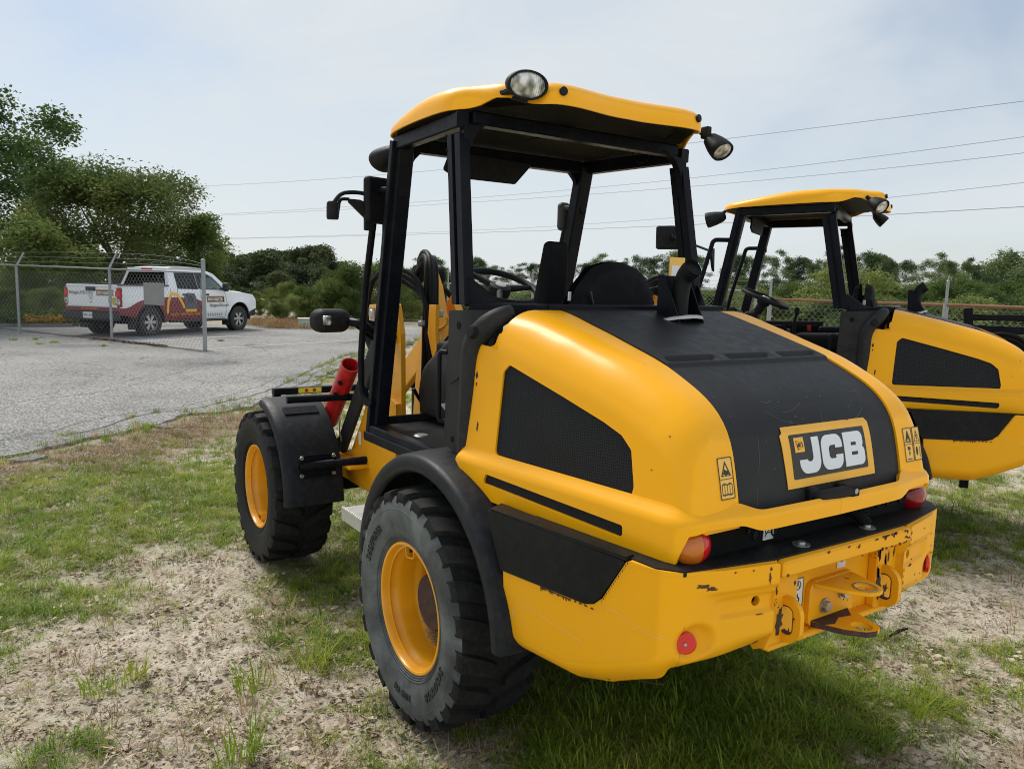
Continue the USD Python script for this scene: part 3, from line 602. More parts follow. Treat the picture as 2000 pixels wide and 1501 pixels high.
for y, z in ((.035, .742), (-.055, .768)):
    bo = part(L, 'bolt', cat(mv(hull(np.vstack([np.stack([np.full(6, xx_), .017*np.cos(np.arange(6)*math.pi/3), .017*np.sin(np.arange(6)*math.pi/3)], 1) for xx_ in (0, -.016)])), (-1.214, y, z)), lathe([(0, -1.217), (.022, -1.217), (.023, -1.2135), (.023, -1.212)], 18, 'x', (0, y, z))), 'steel')
for y, z, hk in ((.150, .80, True), (-.06, .868, False)):
    ps = part(L, 'hook_sticker', box((-1.1965-.0003, y, z), (.002, .052 if hk else .042, .086 if hk else .06), .0), 'sticker_white')
    ring = unary_union([Point(0, .022).buffer(.014).difference(Point(0, .022).buffer(.0115)), st([(-.008, .012), (.0, .032), (.008, .012)], .002)])
    hook = unary_union([st([(0, -.004), (0, -.014)], .004), Point(0, -.022).buffer(.010).difference(Point(0, -.022).buffer(.0055)).difference(sbox(-.02, -.022, -.001, 0))])
    fr_ = sbox(-.026, -.043, .026, .043).difference(sbox(-.0245, -.0415, .0245, .0415))
    part(ps, 'print', mv(prism(affinity.scale(unary_union([ring, hook, fr_]) if hk else affinity.translate(ring, 0, -.02), -1, 1, origin=(0, 0)), 0, .001, 'x'), (-1.1990, y, z)), 'print_black')
# ---- exhaust on the hood
ex = (-.455, -.075); ez = 1.562
_v = VF(lathe([(0, .010), (.095, .010), (.100, .006), (.100, -.004)], 32, 'z'))
base_ = mv(_v, (0, 0, 0), None); bv, bf = base_; bv = bv*np.array([.72, 1.0, 1]); base_ = (bv@rot('y', .245).T+np.array([ex[0], ex[1], ez-.004]), bf)
exh = part(L, 'exhaust', base_, 'steel')
def ex_plate(y): return prism(rpoly([(ex[0]+.060, ez), (ex[0]+.060, ez+.168), (ex[0]+.030, ez+.168), (ex[0]-.060, ez-.005), (ex[0]-.055, ez-.035)], .004), y-.003, y+.003, 'y')
part(exh, 'side_plate', ex_plate(ex[1]+.062), 'black_paint'); part(exh, 'side_plate', ex_plate(ex[1]-.062), 'black_paint')
part(exh, 'back_plate', box((ex[0]+.058, ex[1], ez+.08), (.005, .124, .17)), 'black_paint')
ep_ = spl([(ex[0]+.0, ex[1], ez-.02), (ex[0]+.004, ex[1], ez+.08), (ex[0]-.006, ex[1]-.004, ez+.155), (ex[0]-.050, ex[1]-.004, ez+.195)], 12)
part(exh, 'pipe', tube(ep_, np.linspace(.026, .037, 12), 20, caps=False), 'black_plastic', smooth=50)
ed_ = (ep_[-1]-ep_[-2])/np.linalg.norm(ep_[-1]-ep_[-2])
part(exh, 'pipe_bore', tube([ep_[-4], ep_[-1]-ed_*.004], [.030, .0345], 20, caps=True), 'inner_black')
# ---- wheels
def wheel(parent, x, y, sgn, side_mat, phase=0.0, letters=True, label=None):
    """wheel with axis y at (x, y, .462); y = centre plane of the tyre, sgn = outer side"""
    c = np.array([x, y, .455]); KR = lambda r: r if r < .25 else .25+(r-.25)*.952
    fl = lambda m: (m if sgn > 0 else mir(m))
    hp_ = [(.236, .128), (.246, .140), (.262, .149), (.29, .160), (.325, .1705), (.36, .1735), (.392, .171), (.416, .165), (.432, .154), (.438, .128), (.439, .07)]
    pr = hp_+[(.440, 0)]+[(r, -a) for r, a in hp_[::-1]]
    pr = [(KR(r), a) for r, a in pr]
    side = lathe(pr[:9], 80); tread = lathe(pr[8:15], 80); side2 = lathe(pr[14:], 80)
    ribs = [lathe([(r+.0035, a), (r, a+.0022), (r-.0035, a-.001)], 80) for r, a in ((.256, .1475), (.264, .1515), (.272, .1555))]+[lathe([(KR(.392), .1665), (KR(.386), .1725), (KR(.380), .1722)], 80)]
    N = 22; dph = 2*math.pi/N; LV, LF, n = [], [], 0
    def lug(side_, p0):
        # stations along the lug: (w, half-length, r_top, r_bottom, dphi)
        S = [(.1655, .24, .412, .40, .00), (.1685, .26, .422, .405, .00), (.1685, .29, .436, .41, .00), (.163, .31, .4520, .415, .015), (.135, .32, .4595, .42, .05), (.10, .31, .4625, .42, .10), (.06, .29, .464, .42, .17), (.030, .24, .464, .42, .23), (.024, .16, .462, .42, .245)]
        V, F = [], []
        for w, hl, rt, rb, dp in S:
            a0, a1 = p0+(dp-hl*.5)*1.0*dph*1.9, p0+(dp+hl*.5)*dph*1.9
            dd = .012
            for r, a in ((rb, a0-dd*.5), (rt, a0+dd), (rt, a1-dd), (rb, a1+dd*.5)):
                V.append((KR(r)*math.cos(a), w*side_, KR(r)*math.sin(a)))
        m = len(S)
        for i in range(m-1):
            for j in range(3):
                a, b = i*4+j, i*4+j+1; cc, d = a+4, b+4; F += [[a, b, d], [a, d, cc]]
        F += [[0, 2, 1], [0, 3, 2]]; k = (m-1)*4; F += [[k, k+1, k+2], [k, k+2, k+3]]
        F = np.array(F); F = F if side_ > 0 else F[:, ::-1]
        return np.array(V), F
    def block(p0):
        hw, V = .034, []
        pts = [(-.034, -.3), (-.012, -.42), (.034, -.25), (.034, .3), (.012, .42), (-.034, .25)]
        for r, k in ((.42, 1.1), (.462, .92)):
            for w, a in pts:
                an = p0+a*dph*.95*k; V.append((KR(r)*math.cos(an), w*k, KR(r)*math.sin(an)))
        F = [[0, 1, 7], [0, 7, 6], [1, 2, 8], [1, 8, 7], [2, 3, 9], [2, 9, 8], [3, 4, 10], [3, 10, 9], [4, 5, 11], [4, 11, 10], [5, 0, 6], [5, 6, 11]]+[[6, 7+i, 8+i] for i in range(4)]
        return np.array(V), np.array(F)
    lugs = [lug(s, phase+dph*(i+(0 if s > 0 else .5))) for i in range(N) for s in (1, -1)]
    lugs = cat(*lugs); v_, f_ = lugs
    tm = trimesh.Trimesh(v_, f_, process=False)
    P = parent
    wpath = uniq(P, 'wheel'); wx = UsdGeom.Xform.Define(stage, wpath)
    if label: tag(wpath, label)
    t = part(wpath, 'tyre', mv(fl(cat(side, side2, *ribs)), c), side_mat, smooth=40)
    part(wpath, 'tread', mv(fl(cat(tread, lugs)), c), 'tyre_tread', smooth=28)
    rim = [(.224, .118), (.236, .120), (.2445, .128), (.2495, .138), (.2500, .144), (.2465, .1475), (.2385, .146), (.2345, .138), (.2310, .118), (.2285, .100), (.2220, .090), (.2170, .070), (.2150, .020), (.2120, .006), (.2020, -.004), (.1980, -.020), (.1960, -.055), (.1900, -.070), (.170, -.078), (.128, -.080), (.122, -.078)]
    part(wpath, 'rim', mv(fl(lathe(rim[::-1], 64)), c), 'yellow_rim', smooth=40)
    hub = [(.0, .062), (.085, .061), (.103, .054), (.109, .042), (.112, -.055), (.105, -.070), (.130, -.072), (.130, -.09)]
    part(wpath, 'hub', mv(fl(lathe(hub[::-1], 36)), c), 'rust', smooth=40)
    nuts = []
    for k in range(8):
        a = k*math.pi/4+.2; q = np.stack([.012*np.cos(np.arange(6)*math.pi/3), np.zeros(6), .012*np.sin(np.arange(6)*math.pi/3)], 1)
        nuts.append(mv(hull(np.vstack([q+[0, -.078, 0], q*.9+[0, -.054, 0]])), (.148*math.cos(a), 0, .148*math.sin(a))))
    part(wpath, 'wheel_nut', mv(fl(cat(*nuts)), c), 'yellow_rim')
    return wpath, c
def valve_guard(w, c, ang, y):
    u = np.array([math.cos(ang), 0, math.sin(ang)]); a = c+u*.222+[0, y, 0]
    T = np.array([-math.sin(ang), 0, math.cos(ang)])
    pts = fil([a+T*.036, a+T*.034-u*.040, a-T*.034-u*.040, a-T*.036], .03, 6)
    V = np.vstack([pts, pts+[0, -.085, 0]]); n = len(pts); F = [[i, i+1, n+i+1] for i in range(n-1)]+[[i, n+i+1, n+i] for i in range(n-1)]
    part(w, 'valve_guard', solid(V, np.array(F), .005), 'yellow_rim')
    part(w, 'valve', tube([a-u*.012+[0, -.05, 0], a-u*.012+[0, .0, 0]], .006, 8), 'print_black')
w1, c1 = wheel(L, 0, .678, 1, 'tyre_side', .07)
w2, c2 = wheel(L, 2.046, .678, 1, 'tyre_side_dark', .02)
w3, c3 = wheel(L, 0, -.678, -1, 'tyre_side_dark', .11)
w4, c4 = wheel(L, 2.046, -.678, -1, 'tyre_side_dark', .2)
valve_guard(w1, c1, math.radians(80), .125); valve_guard(w2, c2, math.radians(-78), .120)
def arc_text(s, h, r, a_mid, c, ydep, m, parent):
    g = text_poly(s, h, bold=True); g = affinity.translate(g, -(g.bounds[0]+g.bounds[2])/2, -h/2)
    V2, F = sheet2(g.simplify(h*.02), h*.5)
    ang = a_mid+V2[:, 0]/r; rr = r+V2[:, 1]              # seen from +y with x to the left: angles run clockwise for the eye
    ye = np.interp(rr, [.262, .29, .325, .36, .388], [.149, .160, .1705, .1735, .1712])
    V = np.stack([c[0]+rr*np.cos(ang), c[1]+ye+ydep, c[2]+rr*np.sin(ang)], 1)
    n = np.cross(V[F[0, 1]]-V[F[0, 0]], V[F[0, 2]]-V[F[0, 0]])
    if n[1] < 0: F = F[:, ::-1]
    part(parent, 'lettering', solid(V, F, .004), m)
arc_text('365/70R18', .028, .330, math.radians(215), c1, .0012, 'tyre_letter', w1)
arc_text('135B  EM', .022, .330, math.radians(268), c1, .0012, 'tyre_letter', w1)
arc_text('365/70R18', .028, .330, math.radians(35), c1, .0012, 'tyre_letter', w1)
arc_text('TUBELESS', .018, .305, math.radians(130), c1, .0012, 'tyre_letter', w1)
# straw caught in the rim
rs_ = np.random.default_rng(5); st_ = []
for _ in range(240):
    a = math.radians(rs_.normal(-72, 13)); r = .196-abs(rs_.normal(0, .010)); y = rs_.uniform(-.06, .02)
    p = c1+np.array([r*math.cos(a), y, r*math.sin(a)]); d = rs_.normal(0, 1, 3); d[2] *= .4; d /= np.linalg.norm(d)
    st_.append(tube([p-d*.018, p, p+d*.018+[0, 0, .004]], .0009, 3, caps=False))
plain('straw', (.36, .27, .15), .8, var=.4, nscale=40)
part(w1, 'straw', cat(*st_), 'straw', kind='stuff')
# ---- rear fenders
def fender(cx, r0, a0, a1, sect, n=44):
    """sect rows (y, dr): cross-section swept round (cx, .46)"""
    th = np.linspace(a0, a1, n); V = []
    for a in th:
        for y, dr in sect: V.append((cx+(r0+dr)*math.cos(a), y, .46+(r0+dr)*math.sin(a)))
    k = len(sect); F = []
    for i in range(n-1):
        for j in range(k-1):
            a, b = i*k+j, i*k+j+1; c, d = a+k, b+k; F += [[a, b, d], [a, d, c]]
    V, F = np.array(V), np.array(F)
    if vnorm(V, F)[k//2+k*(n//2)][2] < 0: F = F[:, ::-1]
    return solid(V, F, .006)
sec = [(.780, -.030), (.796, -.022), (.803, -.006), (.803, .018), (.797, .034), (.778, .043), (.72, .048), (.62, .051), (.46, .053)]
rf_ = fender(-.028, .540, math.radians(5), math.radians(175), sec)
part(L, 'rear_fender', rf_, 'fender_black', smooth=45); part(L, 'rear_fender', mir(rf_), 'fender_black', smooth=45)
# ---- front fenders on two tubes
sec2 = [(.812, -.038), (.818, -.018), (.812, .0), (.795, .010), (.76, .014), (.64, .016), (.50, .016), (.485, .012), (.480, -.004)]
ff = fender(2.046, .522, math.radians(96), math.radians(181), sec2, 26)
t1a, t1b = (1.70, .745, 1.015), (1.62, .27, 1.018)
t2a, t2b = (1.512, .735, .672), (1.40, .235, .70)
for mm in (I_, mir):
    fp = part(L, 'front_fender', mm(ff), 'fender_black', smooth=45)
    part(fp, 'tube', mm(tube([t1a, (1.68, .45, 1.016), t1b], .0205, 16)), 'black_paint', smooth=50)
    part(fp, 'tube', mm(tube([t2a, t2b], .021, 16)), 'black_paint', smooth=50)
    part(fp, 'tube_sleeve', mm(tube([t2a, (1.468, .56, .684)], .0245, 16)), 'black_paint', smooth=50)
    part(fp, 'tube_bore', mm(disc(np.array(t2a)+[0.004, .012, 0], (0.2, 1, 0), .013, .002, 12)), 'inner_black')
    for (x, z, w_) in ((1.512, .675, .11),):
        part(fp, 'clamp_plate', mm(box((1.506, .64, .672), (.006, .215, .125), .002, rot('y', -.02))), 'black_paint')
        for dy in (.55, .73):
            for dz in (-.048, .050): part(fp, 'bolt', mm(disc((1.499, dy, .672+dz), (-1, 0, 0), .012, .008, 10)), 'steel')
    ca = math.radians(118); ux = np.array([math.cos(ca), 0, math.sin(ca)])
    part(fp, 'clamp_plate', mm(box(np.array([2.046, .635, .46])+ux*.541, (.006, .20, .07), .002, rot('y', -(ca)))), 'black_paint')
    for dy in (.56, .71): part(fp, 'bolt', mm(disc(np.array([2.046, dy, .46])+ux*.548+np.array([-.01, 0, -.022]), ux, .012, .008, 10)), 'steel')
# ---- cab
cab = 'black_paint'
yo = lambda z: .634-.042*(z-1.6)
def b_pillar():
    def sect(z, x0, x1, y1, y0): return [(x, y, z) for x in (x0, x1) for y in (y0, y1)]
    zs = [(.98, -.02), (1.6, -.075), (2.235, .031)]
    out = []
    for (za, xa), (zb, xb) in ((zs[1], zs[2]),):
        ya, yb = yo(za), yo(zb)
        out += [hull(sect(za, xa+.078, xa+.112, ya, ya-.036)+sect(zb, xb+.078, xb+.112, yb, yb-.036)),
                hull(sect(za, xa+.060, xa+.08, ya-.014, ya-.032)+sect(zb, xb+.060, xb+.08, yb-.014, yb-.032)),
                hull(sect(za, xa+.022, xa+.062, ya-.004, ya-.046)+sect(zb, xb+.022, xb+.062, yb-.004, yb-.046))]
    return cat(*out)
bp = b_pillar()
arc = [(.615, 2.36), (.46, 2.36)]+[(.44+.13*math.cos(a)*0+.13-.13*math.cos(a), 2.30-.17*math.sin(a)) for a in np.linspace(0, math.pi/2, 9)][::1]
br_poly = Polygon([(.583, 2.262), (.44, 2.290), (.44, 2.286)]+[(.44+.125*math.sin(a), 2.286-.16*(1-math.cos(a))) for a in np.linspace(0, math.pi/2, 9)]+[(.575, 2.10), (.595, 2.10)])
brace = prism(br_poly, .050, .085, 'x')
gv = np.array([(-.035, .606, 1.595), (-.160, .530, 1.595), (-.160, .530, 1.612), (-.045, .600, 1.700)]); gus = hull(np.vstack([gv, gv+[.006, .010, 0]]))
for mm in (I_, mir):
    pp = part(L, 'rear_pillar', mm(bp), cab); part(pp, 'brace', mm(brace), cab); part(pp, 'gusset', mm(gus), cab)
    for z in (2.18, 2.235): part(pp, 'screw', mm(disc((.165-.01*(z-2.2)*0-(2.34-z)*.18, yo(z)+.001, z), (0, 1, 0), .005, .002, 8)), 'inner_black')
    ap = cat(beam((1.01, .500, .93), (.700, .515, 2.30), (.070, .070), (.068, .075), up=(0, 1, 0)), beam((1.022, .545, .93), (.712, .562, 2.30), (.034, .026), (.034, .026), up=(0, 1, 0), ch=.003))
    apt = part(L, 'front_pillar', mm(ap), cab)
    abr = prism(Polygon([(.54, 2.29), (.38, 2.29), (.38, 2.275)]+[(.38+.125*math.sin(a), 2.275-.20*(1-math.cos(a))) for a in np.linspace(0, math.pi/2, 8)]+[(.52, 2.06), (.54, 2.06)]), .71, .735, 'x')
    part(apt, 'brace', mm(abr), cab)
part(L, 'rear_rail', cat(box((-.318, 0, 1.590), (.035, .90, .045), .004), box((-.30, 0, 1.295), (.012, 1.17, .56)), beam((-.318, .44, 1.590), (-.05, .60, 1.588), (.035, .045)), beam((-.318, -.44, 1.590), (-.05, -.60, 1.588), (.035, .045))), cab)
sd = (.0, .628)
for mm in (I_, mir): parts(L, 'side_rail', map(mm, (beam((.06, .585, 2.284), (.72, .535, 2.292), (.05, .06)), beam((.03, .610, .985), (1.03, .530, .945), (.045, .055)), beam((.04, .630, .955), (1.04, .552, .915), (.025, .045), ch=.003))), cab)
parts(L, 'roof_frame', [box((.085, 0, 2.300), (.06, 1.08, .05), .006), box((.715, 0, 2.29), (.06, 1.0, .06), .006)], cab)
# roof shell
RP = [(.865, 0), (.860, .33), (.835, .46), (.765, .55), (.60, .606), (.35, .628), (.18, .628), (.10, .612), (.05, .575), (.0, .540), (-.07, .505), (-.12, .455), (-.17, .420), (-.225, .375), (-.240, .30), (-.225, .18), (-.210, 0)]
RP = spl(RP, 90); roof_plan = Polygon([tuple(q) for q in RP]+[(x, -y) for x, y in RP[::-1][1:-1]]).buffer(0)
RR = .055; inset = roof_plan.buffer(-RR, quad_segs=8); dom = inset.buffer(RR*math.pi/2+.040, quad_segs=8)
def roof(q):
    pts = shapely.points(q); b = inset.exterior; d = shapely.distance(inset, pts)
    foot = shapely.get_coordinates(shapely.line_interpolate_point(b, shapely.line_locate_point(b, pts)))
    out = d > 1e-9; n = np.where(out[:, None], (q-foot)/np.maximum(d, 1e-9)[:, None], 0)
    th = np.minimum(d/RR, math.pi/2); ex_ = np.maximum(d-RR*math.pi/2, 0)
    p = np.where(out[:, None], foot+n*(RR*np.sin(th))[:, None], q)
    x, y = p[:, 0], p[:, 1]
    top = 2.424-.050*sm(x, .25, .85)-.010*(np.abs(y)/.6)**3-.016*sm(-x, -.02, .20)
    lamp = np.exp(-((x+.07)**2+(np.abs(y)-.50)**2)/.085**2)
    zb = 2.322+.034*lamp; rz = np.minimum(RR, (top-2.322)*.72)
    t_ = ex_/.040
    z = np.where(t_ > 0, (top-rz)*(1-t_)+np.minimum(zb, top-rz-.004)*t_, top-rz*(1-np.cos(th)))
    return np.stack([x, y, z], 1)
part(L, 'roof', surf(dom, .024, roof, t=.008), 'yellow_paint', smooth=45)
lin = roof_plan.buffer(-.030)
part(L, 'roof_liner', surf(lin, .06, lambda q: np.stack([q[:, 0], q[:, 1], 2.352-.020*np.clip((q[:, 0]-.05)/.75, 0, 1)-.008*(np.abs(q[:, 1])/.6)**2], 1), t=.01, flip=True), 'roof_liner')
under = roof_plan.buffer(-.018).difference(roof_plan.buffer(-.10))
part(L, 'roof_seal', surf(under.intersection(sbox(-.4, -.9, .12, .9)), .03, lambda q: np.stack([q[:, 0], q[:, 1], 2.345+.010*sm(-q[:, 0], .0, .25)], 1), t=.012, flip=True), 'inner_black')
for y in (.345, -.345): part(L, 'roof_plug', disc((-.2395, y, 2.368), (-.97, .20*np.sign(y), .10), .016, .005, 18), 'black_plastic')
part(L, 'dome_lamp', box((.22, .03, 2.335), (.09, .13, .035), .008), 'black_plastic')
parts(L, 'wire', (tube(spl([(.22, .09, 2.335), (.30, .17, 2.345), (.40, .24, 2.33)], 10), .004, 6), tube(spl([(.22, -.03, 2.335), (.34, -.03, 2.345), (.42, .05, 2.32)], 10), .004, 6), tube(spl([(.20, -.50, 2.33), (.24, -.51, 2.27), (.31, -.51, 2.29), (.33, -.50, 2.33)], 12), .003, 6)), 'hose')
def work_lamp(c, d, up, rx, rz, depth, glass_=True, bracket=None, name='work_lamp', label=None):
    """oval lamp at c looking along d"""
    d = np.asarray(d, float)/np.linalg.norm(d); s = np.cross(d, up); s /= np.linalg.norm(s); u = np.cross(s, d)
    M = np.stack([s, u, d], 1)
    def oval(prof, n=36):
        v, f = lathe(prof, n, 'z'); v = v*np.array([rx, rz, 1]); return v@M.T+np.asarray(c), f
    body = [(0.0, -depth), (.42, -depth*.96), (.68, -depth*.8), (.90, -depth*.42), (1.0, -.012), (1.02, .0), (1.0, .012), (.90, .014), (.86, .008)]
    b = part(L, name, oval(body[::-1]), 'black_plastic', smooth=50, label=label)
    part(b, 'lens', oval([(.865, .006), (.75, .010), (.4, .014), (0, .015)][::1]), 'lamp_glass', smooth=50)
    if bracket is not None: part(b, 'bracket', bracket, 'black_plastic')
    return b
work_lamp((-.190, .470, 2.378), (-.90, .22, -.24), (0, 0, 1), .077, .050, .10, bracket=cat(box((-.10, .49, 2.37), (.10, .03, .02), .004), tube([(-.10, .47, 2.35), (-.16, .45, 2.33)], .007, 8)))
work_lamp((-.175, -.560, 2.275), (-.72, -.10, -.66), (0, 0, 1), .062, .046, .095, bracket=cat(tube([(-.08, -.50, 2.375), (-.12, -.52, 2.335), (-.14, -.54, 2.325)], .012, 10), rbox((-.115, -.525, 2.352), (.04, .03, .05), .006)))
work_lamp((.945, .505, 2.250), (.95, .1, -.2), (0, 0, 1), .075, .055, .13, name='front_lamp', bracket=tube([(.82, .50, 2.31), (.875, .505, 2.275)], .012, 8))
# sun visor
part(L, 'sun_visor', prism(rpoly([(.30, 2.28), (.335, 2.195), (.27, 2.165), (-.06, 2.165), (-.16, 2.27)], .012), .665, .677, 'x'), 'black_plastic')
# pillar cover (left and right): flat panel with a moulded roll along the hood's front edge
cpol = rpoly([(-.012, 1.579), (-.275, 1.590), (-.262, 1.55), (-.215, 1.50), (-.175, 1.44), (-.165, 1.30), (-.150, 1.09), (-.145, 1.045), (-.10, 1.045), (-.01, 1.068), (.015, 1.10), (.004, 1.30), (-.008, 1.46)], .008)
def cov(q):
    x, z = q[:, 0], q[:, 1]
    return np.stack([x, .672-.075*sm(-x, .10, .30)*sm(z, 1.44, 1.58), z], 1)
cvm = surf(cpol, .02, cov, t=.03, out=(0, 1, 0))
rl_ = spl([(-.275, .572, 1.578), (-.262, .620, 1.560), (-.226, .652, 1.520), (-.190, .662, 1.475), (-.172, .664, 1.42), (-.167, .664, 1.34), (-.158, .664, 1.20), (-.148, .662, 1.06)], 40)
for mm in (I_, mir):
    pc_ = part(L, 'pillar_cover', mm(cvm), 'grey_plastic', smooth=50)
    part(pc_, 'moulded_roll', mm(tube(rl_, np.interp(np.linspace(0, 1, 40), [0, .15, .3, 1], [.030, .040, .043, .040]), 16)), 'grey_plastic', smooth=60)
    part(pc_, 'bolt_cap', mm(disc((-.226, .700, 1.512), (-.15, 1, .2), .023, .010, 24)), 'black_plastic', smooth=40)
    for bx, bz, r_ in ((-.085, 1.527, .015), (-.050, 1.10, .012)): part(pc_, 'screw_hole', mm(disc((bx, .6725, bz), (0, 1, 0), r_, .0012, 18)), 'inner_black')
    part(pc_, 'crease', mm(beam((-.03, .673, 1.31), (-.09, .673, 1.335), (.006, .006))), 'grey_plastic')
# door-side grab loop, floor, wheel arch hump, fender inner box
part(L, 'grab_loop', tube(fil([(.020, .66, 1.42), (.048, .678, 1.42), (.048, .678, 1.155), (.020, .66, 1.155)], .03, 6), .009, 10), cab, smooth=50)
part(L, 'cab_floor', cat(prism(Polygon([(.02, -.61), (1.02, -.53), (1.02, .53), (.02, .61)]), .955, .975, 'z'), box((1.0, .28, .985), (.02, .5, .05), .003)), 'black_plastic')
flr = part(L, 'floor_mat', box((.47, .36, .9785), (.55, .46, .006), .002), 'seat_fabric')
part(L, 'floor_plug', lathe([(0, .988), (.030, .988), (.036, .983), (.036, .98)], 20, 'z', (.60, .47, 0)), 'steel')
hump = [(.58*1, 0)]
th_ = np.linspace(math.radians(60), math.radians(125), 14)
part(L, 'wheel_arch', cat(prism(Polygon([(.02+.53*math.cos(a), .46+.535*math.sin(a)) for a in np.linspace(math.radians(48), math.radians(130), 16)]+[(-.3, .95), (.37, .80)]), .42, .615, 'y'), *[tube([(.02+r*math.cos(a), .60, .46+r*math.sin(a)) for a in np.linspace(math.radians(50), math.radians(100), 12)], .008, 6) for r in (.548,)]), 'black_plastic')
# front console (rounded dark box ahead of the door opening)
con = rpoly([(.42, .985), (1.085, .985), (1.075, 1.12), (1.02, 1.24), (.94, 1.33), (.83, 1.41), (.70, 1.455), (.42, 1.455)], .03)
def console(q):
    x, z = q[:, 0], q[:, 1]; d = shapely.distance(con.boundary, shapely.points(q)); R = .06; e = np.clip((R-d)/R, 0, 1)
    y = .255-R*(1-np.sqrt(np.maximum(1-e**2, 0)))-.030*sm(z, 1.24, 1.36)+.02*sm(z, 1.0, 1.2)
    y = y-.008*(1-sm(np.hypot((x-.72)/1.2, z-1.355), .035, .042))
    return np.stack([x, y, z], 1)
cs = part(L, 'front_console', cat(surf(con, .018, console, t=.02, out=(0, 1, 0)), prism(con.buffer(-.03), -.25, .20, 'y')), 'grey_plastic', smooth=50)
part(cs, 'edge_band', tube([(x, .20, z) for x, z in list(con.buffer(.006).exterior.coords)], .012, 8, caps=False), 'inner_black', smooth=50)
part(cs, 'tread_plate', prism(Polygon([(.64, 1.075), (.72, 1.105), (.80, 1.09), (.74, 1.06), (.70, 1.035)]), .262, .266, 'y'), 'aluminium')
# seat
def pillow(poly, h, f, amp, R, x0, axis_t, tilt_=0.0):
    V2, F = sheet2(poly, h); d = shapely.distance(poly.boundary, shapely.points(V2)); e = np.clip((R-d)/R, 0, 1); b = amp*np.sqrt(np.maximum(1-e**2, 0))
    return V2, F, b
sb_ = rpoly([(-.26, 1.36), (.20, 1.36), (.205, 1.52), (.19, 1.615), (.155, 1.68), (.085, 1.755), (-.0, 1.782), (-.08, 1.780), (-.165, 1.755), (-.215, 1.70), (-.245, 1.62), (-.265, 1.50)], .03)
V2, F, b = pillow(sb_, .02, None, .055, .07, 0, 0)
rear = np.stack([-.085+.10*(V2[:, 1]-1.36)*-.25-b-.02, V2[:, 0], V2[:, 1]], 1); front = np.stack([-.085+.10*(V2[:, 1]-1.36)*-.25+b*.8+.02, V2[:, 0], V2[:, 1]], 1)
seat = part(L, 'seat_back', cat((rear, F[:, ::-1]), (front, F)), 'seat_fabric', smooth=60)
pk = Polygon([(.135, 1.660), (.145, 1.650), (.115, 1.600), (-.225, 1.600), (-.235, 1.665)])
V2, F = sheet2(pk, .03); d = shapely.distance(sb_.boundary, shapely.points(V2)); b = .055*np.sqrt(np.maximum(1-np.clip((.07-d)/.07, 0, 1)**2, 0))
xx_ = -.085-.025*(V2[:, 1]-1.36)-b-.02-.008
part(seat, 'pocket_flap', solid(np.stack([xx_, V2[:, 0], V2[:, 1]], 1), F[:, ::-1], .006), 'seat_fabric')
part(seat, 'piping', tube([(-.085-.025*(z-1.36)-.086, y, z) for y, z in ((.135, 1.660), (.116, 1.601), (-.225, 1.601), (-.235, 1.665))], .0035, 6), 'seat_trim')
part(seat, 'care_label', box((-.12, .195, 1.64), (.004, .03, .035), 0, rot('z', .6)), 'sticker_white')
part(L, 'seat_cushion', rbox((.16, -.03, 1.34), (.46, .44, .12), .04), 'seat_fabric')
part(L, 'tall_backrest', hull(np.vstack([VF(rbox((.235, .035, 1.50), (.07, .15, .2), .022))[0], VF(rbox((.20, .030, 1.80), (.055, .12, .14), .025))[0]])), 'seat_fabric', smooth=50)
# steering wheel and column
sc_ = np.array([.60, .055, 1.670]); Rt = rot('y', -.42)
rimp = [(np.array([.185*math.cos(a), .185*math.sin(a), 0])@Rt.T)+sc_ for a in np.linspace(0, 2*math.pi, 41)]
swh = part(L, 'steering_wheel', tube(rimp, .0155, 12, caps=False), 'black_plastic', smooth=60)
part(swh, 'hub', mv(mv(lathe([(0, .012), (.03, .012), (.052, .004), (.056, -.02), (.048, -.05), (.0, -.06)], 28, 'z'), R=Rt), sc_), 'black_plastic', smooth=50)
part(swh, 'hub_badge', mv(mv(lathe([(0, .0165), (.026, .0145), (.028, .011)], 24, 'z'), R=Rt), sc_), 'aluminium')
for a in (.5, 2.6, 4.7):
    part(swh, 'spoke', tube([sc_+np.array([.05*math.cos(a), .05*math.sin(a), -.01])@Rt.T, sc_+np.array([.178*math.cos(a), .178*math.sin(a), 0])@Rt.T], [.017, .012], 10), 'black_plastic')
part(L, 'steering_column', cat(hull(np.vstack([VF(rbox((.70, .055, 1.50), (.11, .12, .14), .03))[0], VF(rbox((.78, .015, 1.05), (.16, .16, .1), .03))[0]])), tube([(.66, .055, 1.56), sc_-np.array([0, 0, .04])@Rt.T], .035, 12)), 'black_plastic', smooth=50)
part(L, 'control_lever', cat(tube(spl([(.42, -.35, 1.30), (.44, -.36, 1.45), (.42, -.35, 1.55)], 8), .012, 8), lathe([(0, .03), (.018, .025), (.022, 0), (.015, -.035), (0, -.04)], 14, 'z', (.42, -.35, 1.57))), 'black_plastic', smooth=50)
for z in range(5): pass
part(L, 'lever_boot', cat(*[lathe([(.03+.012*k, 1.36-.022*k), (.044+.012*k, 1.348-.022*k), (.034+.012*k, 1.338-.022*k)], 18, 'z', (.42, -.35, 0)) for k in range(4)]), 'black_plastic')
sc2 = part(L, 'side_console', cat(rbox((.30, -.44, 1.24), (.80, .26, .22), .03), rbox((.10, -.40, 1.42), (.30, .11, .05), .02), box((.55, -.585, 1.40), (.62, .03, .16), .008)), 'black_plastic', smooth=40)
for k in range(6): part(sc2, 'switch', box((.30+.05*k, -.565, 1.42), (.03, .012, .05), .003), 'inner_black' if k != 1 else 'red_paint')
part(L, 'lower_panel', box((.42, -.60, 1.15), (.80, .02, .40), .004), cab)
part(L, 'front_dash', cat(rbox((.86, -.12, 1.30), (.16, .70, .20), .04)), 'black_plastic', smooth=40)
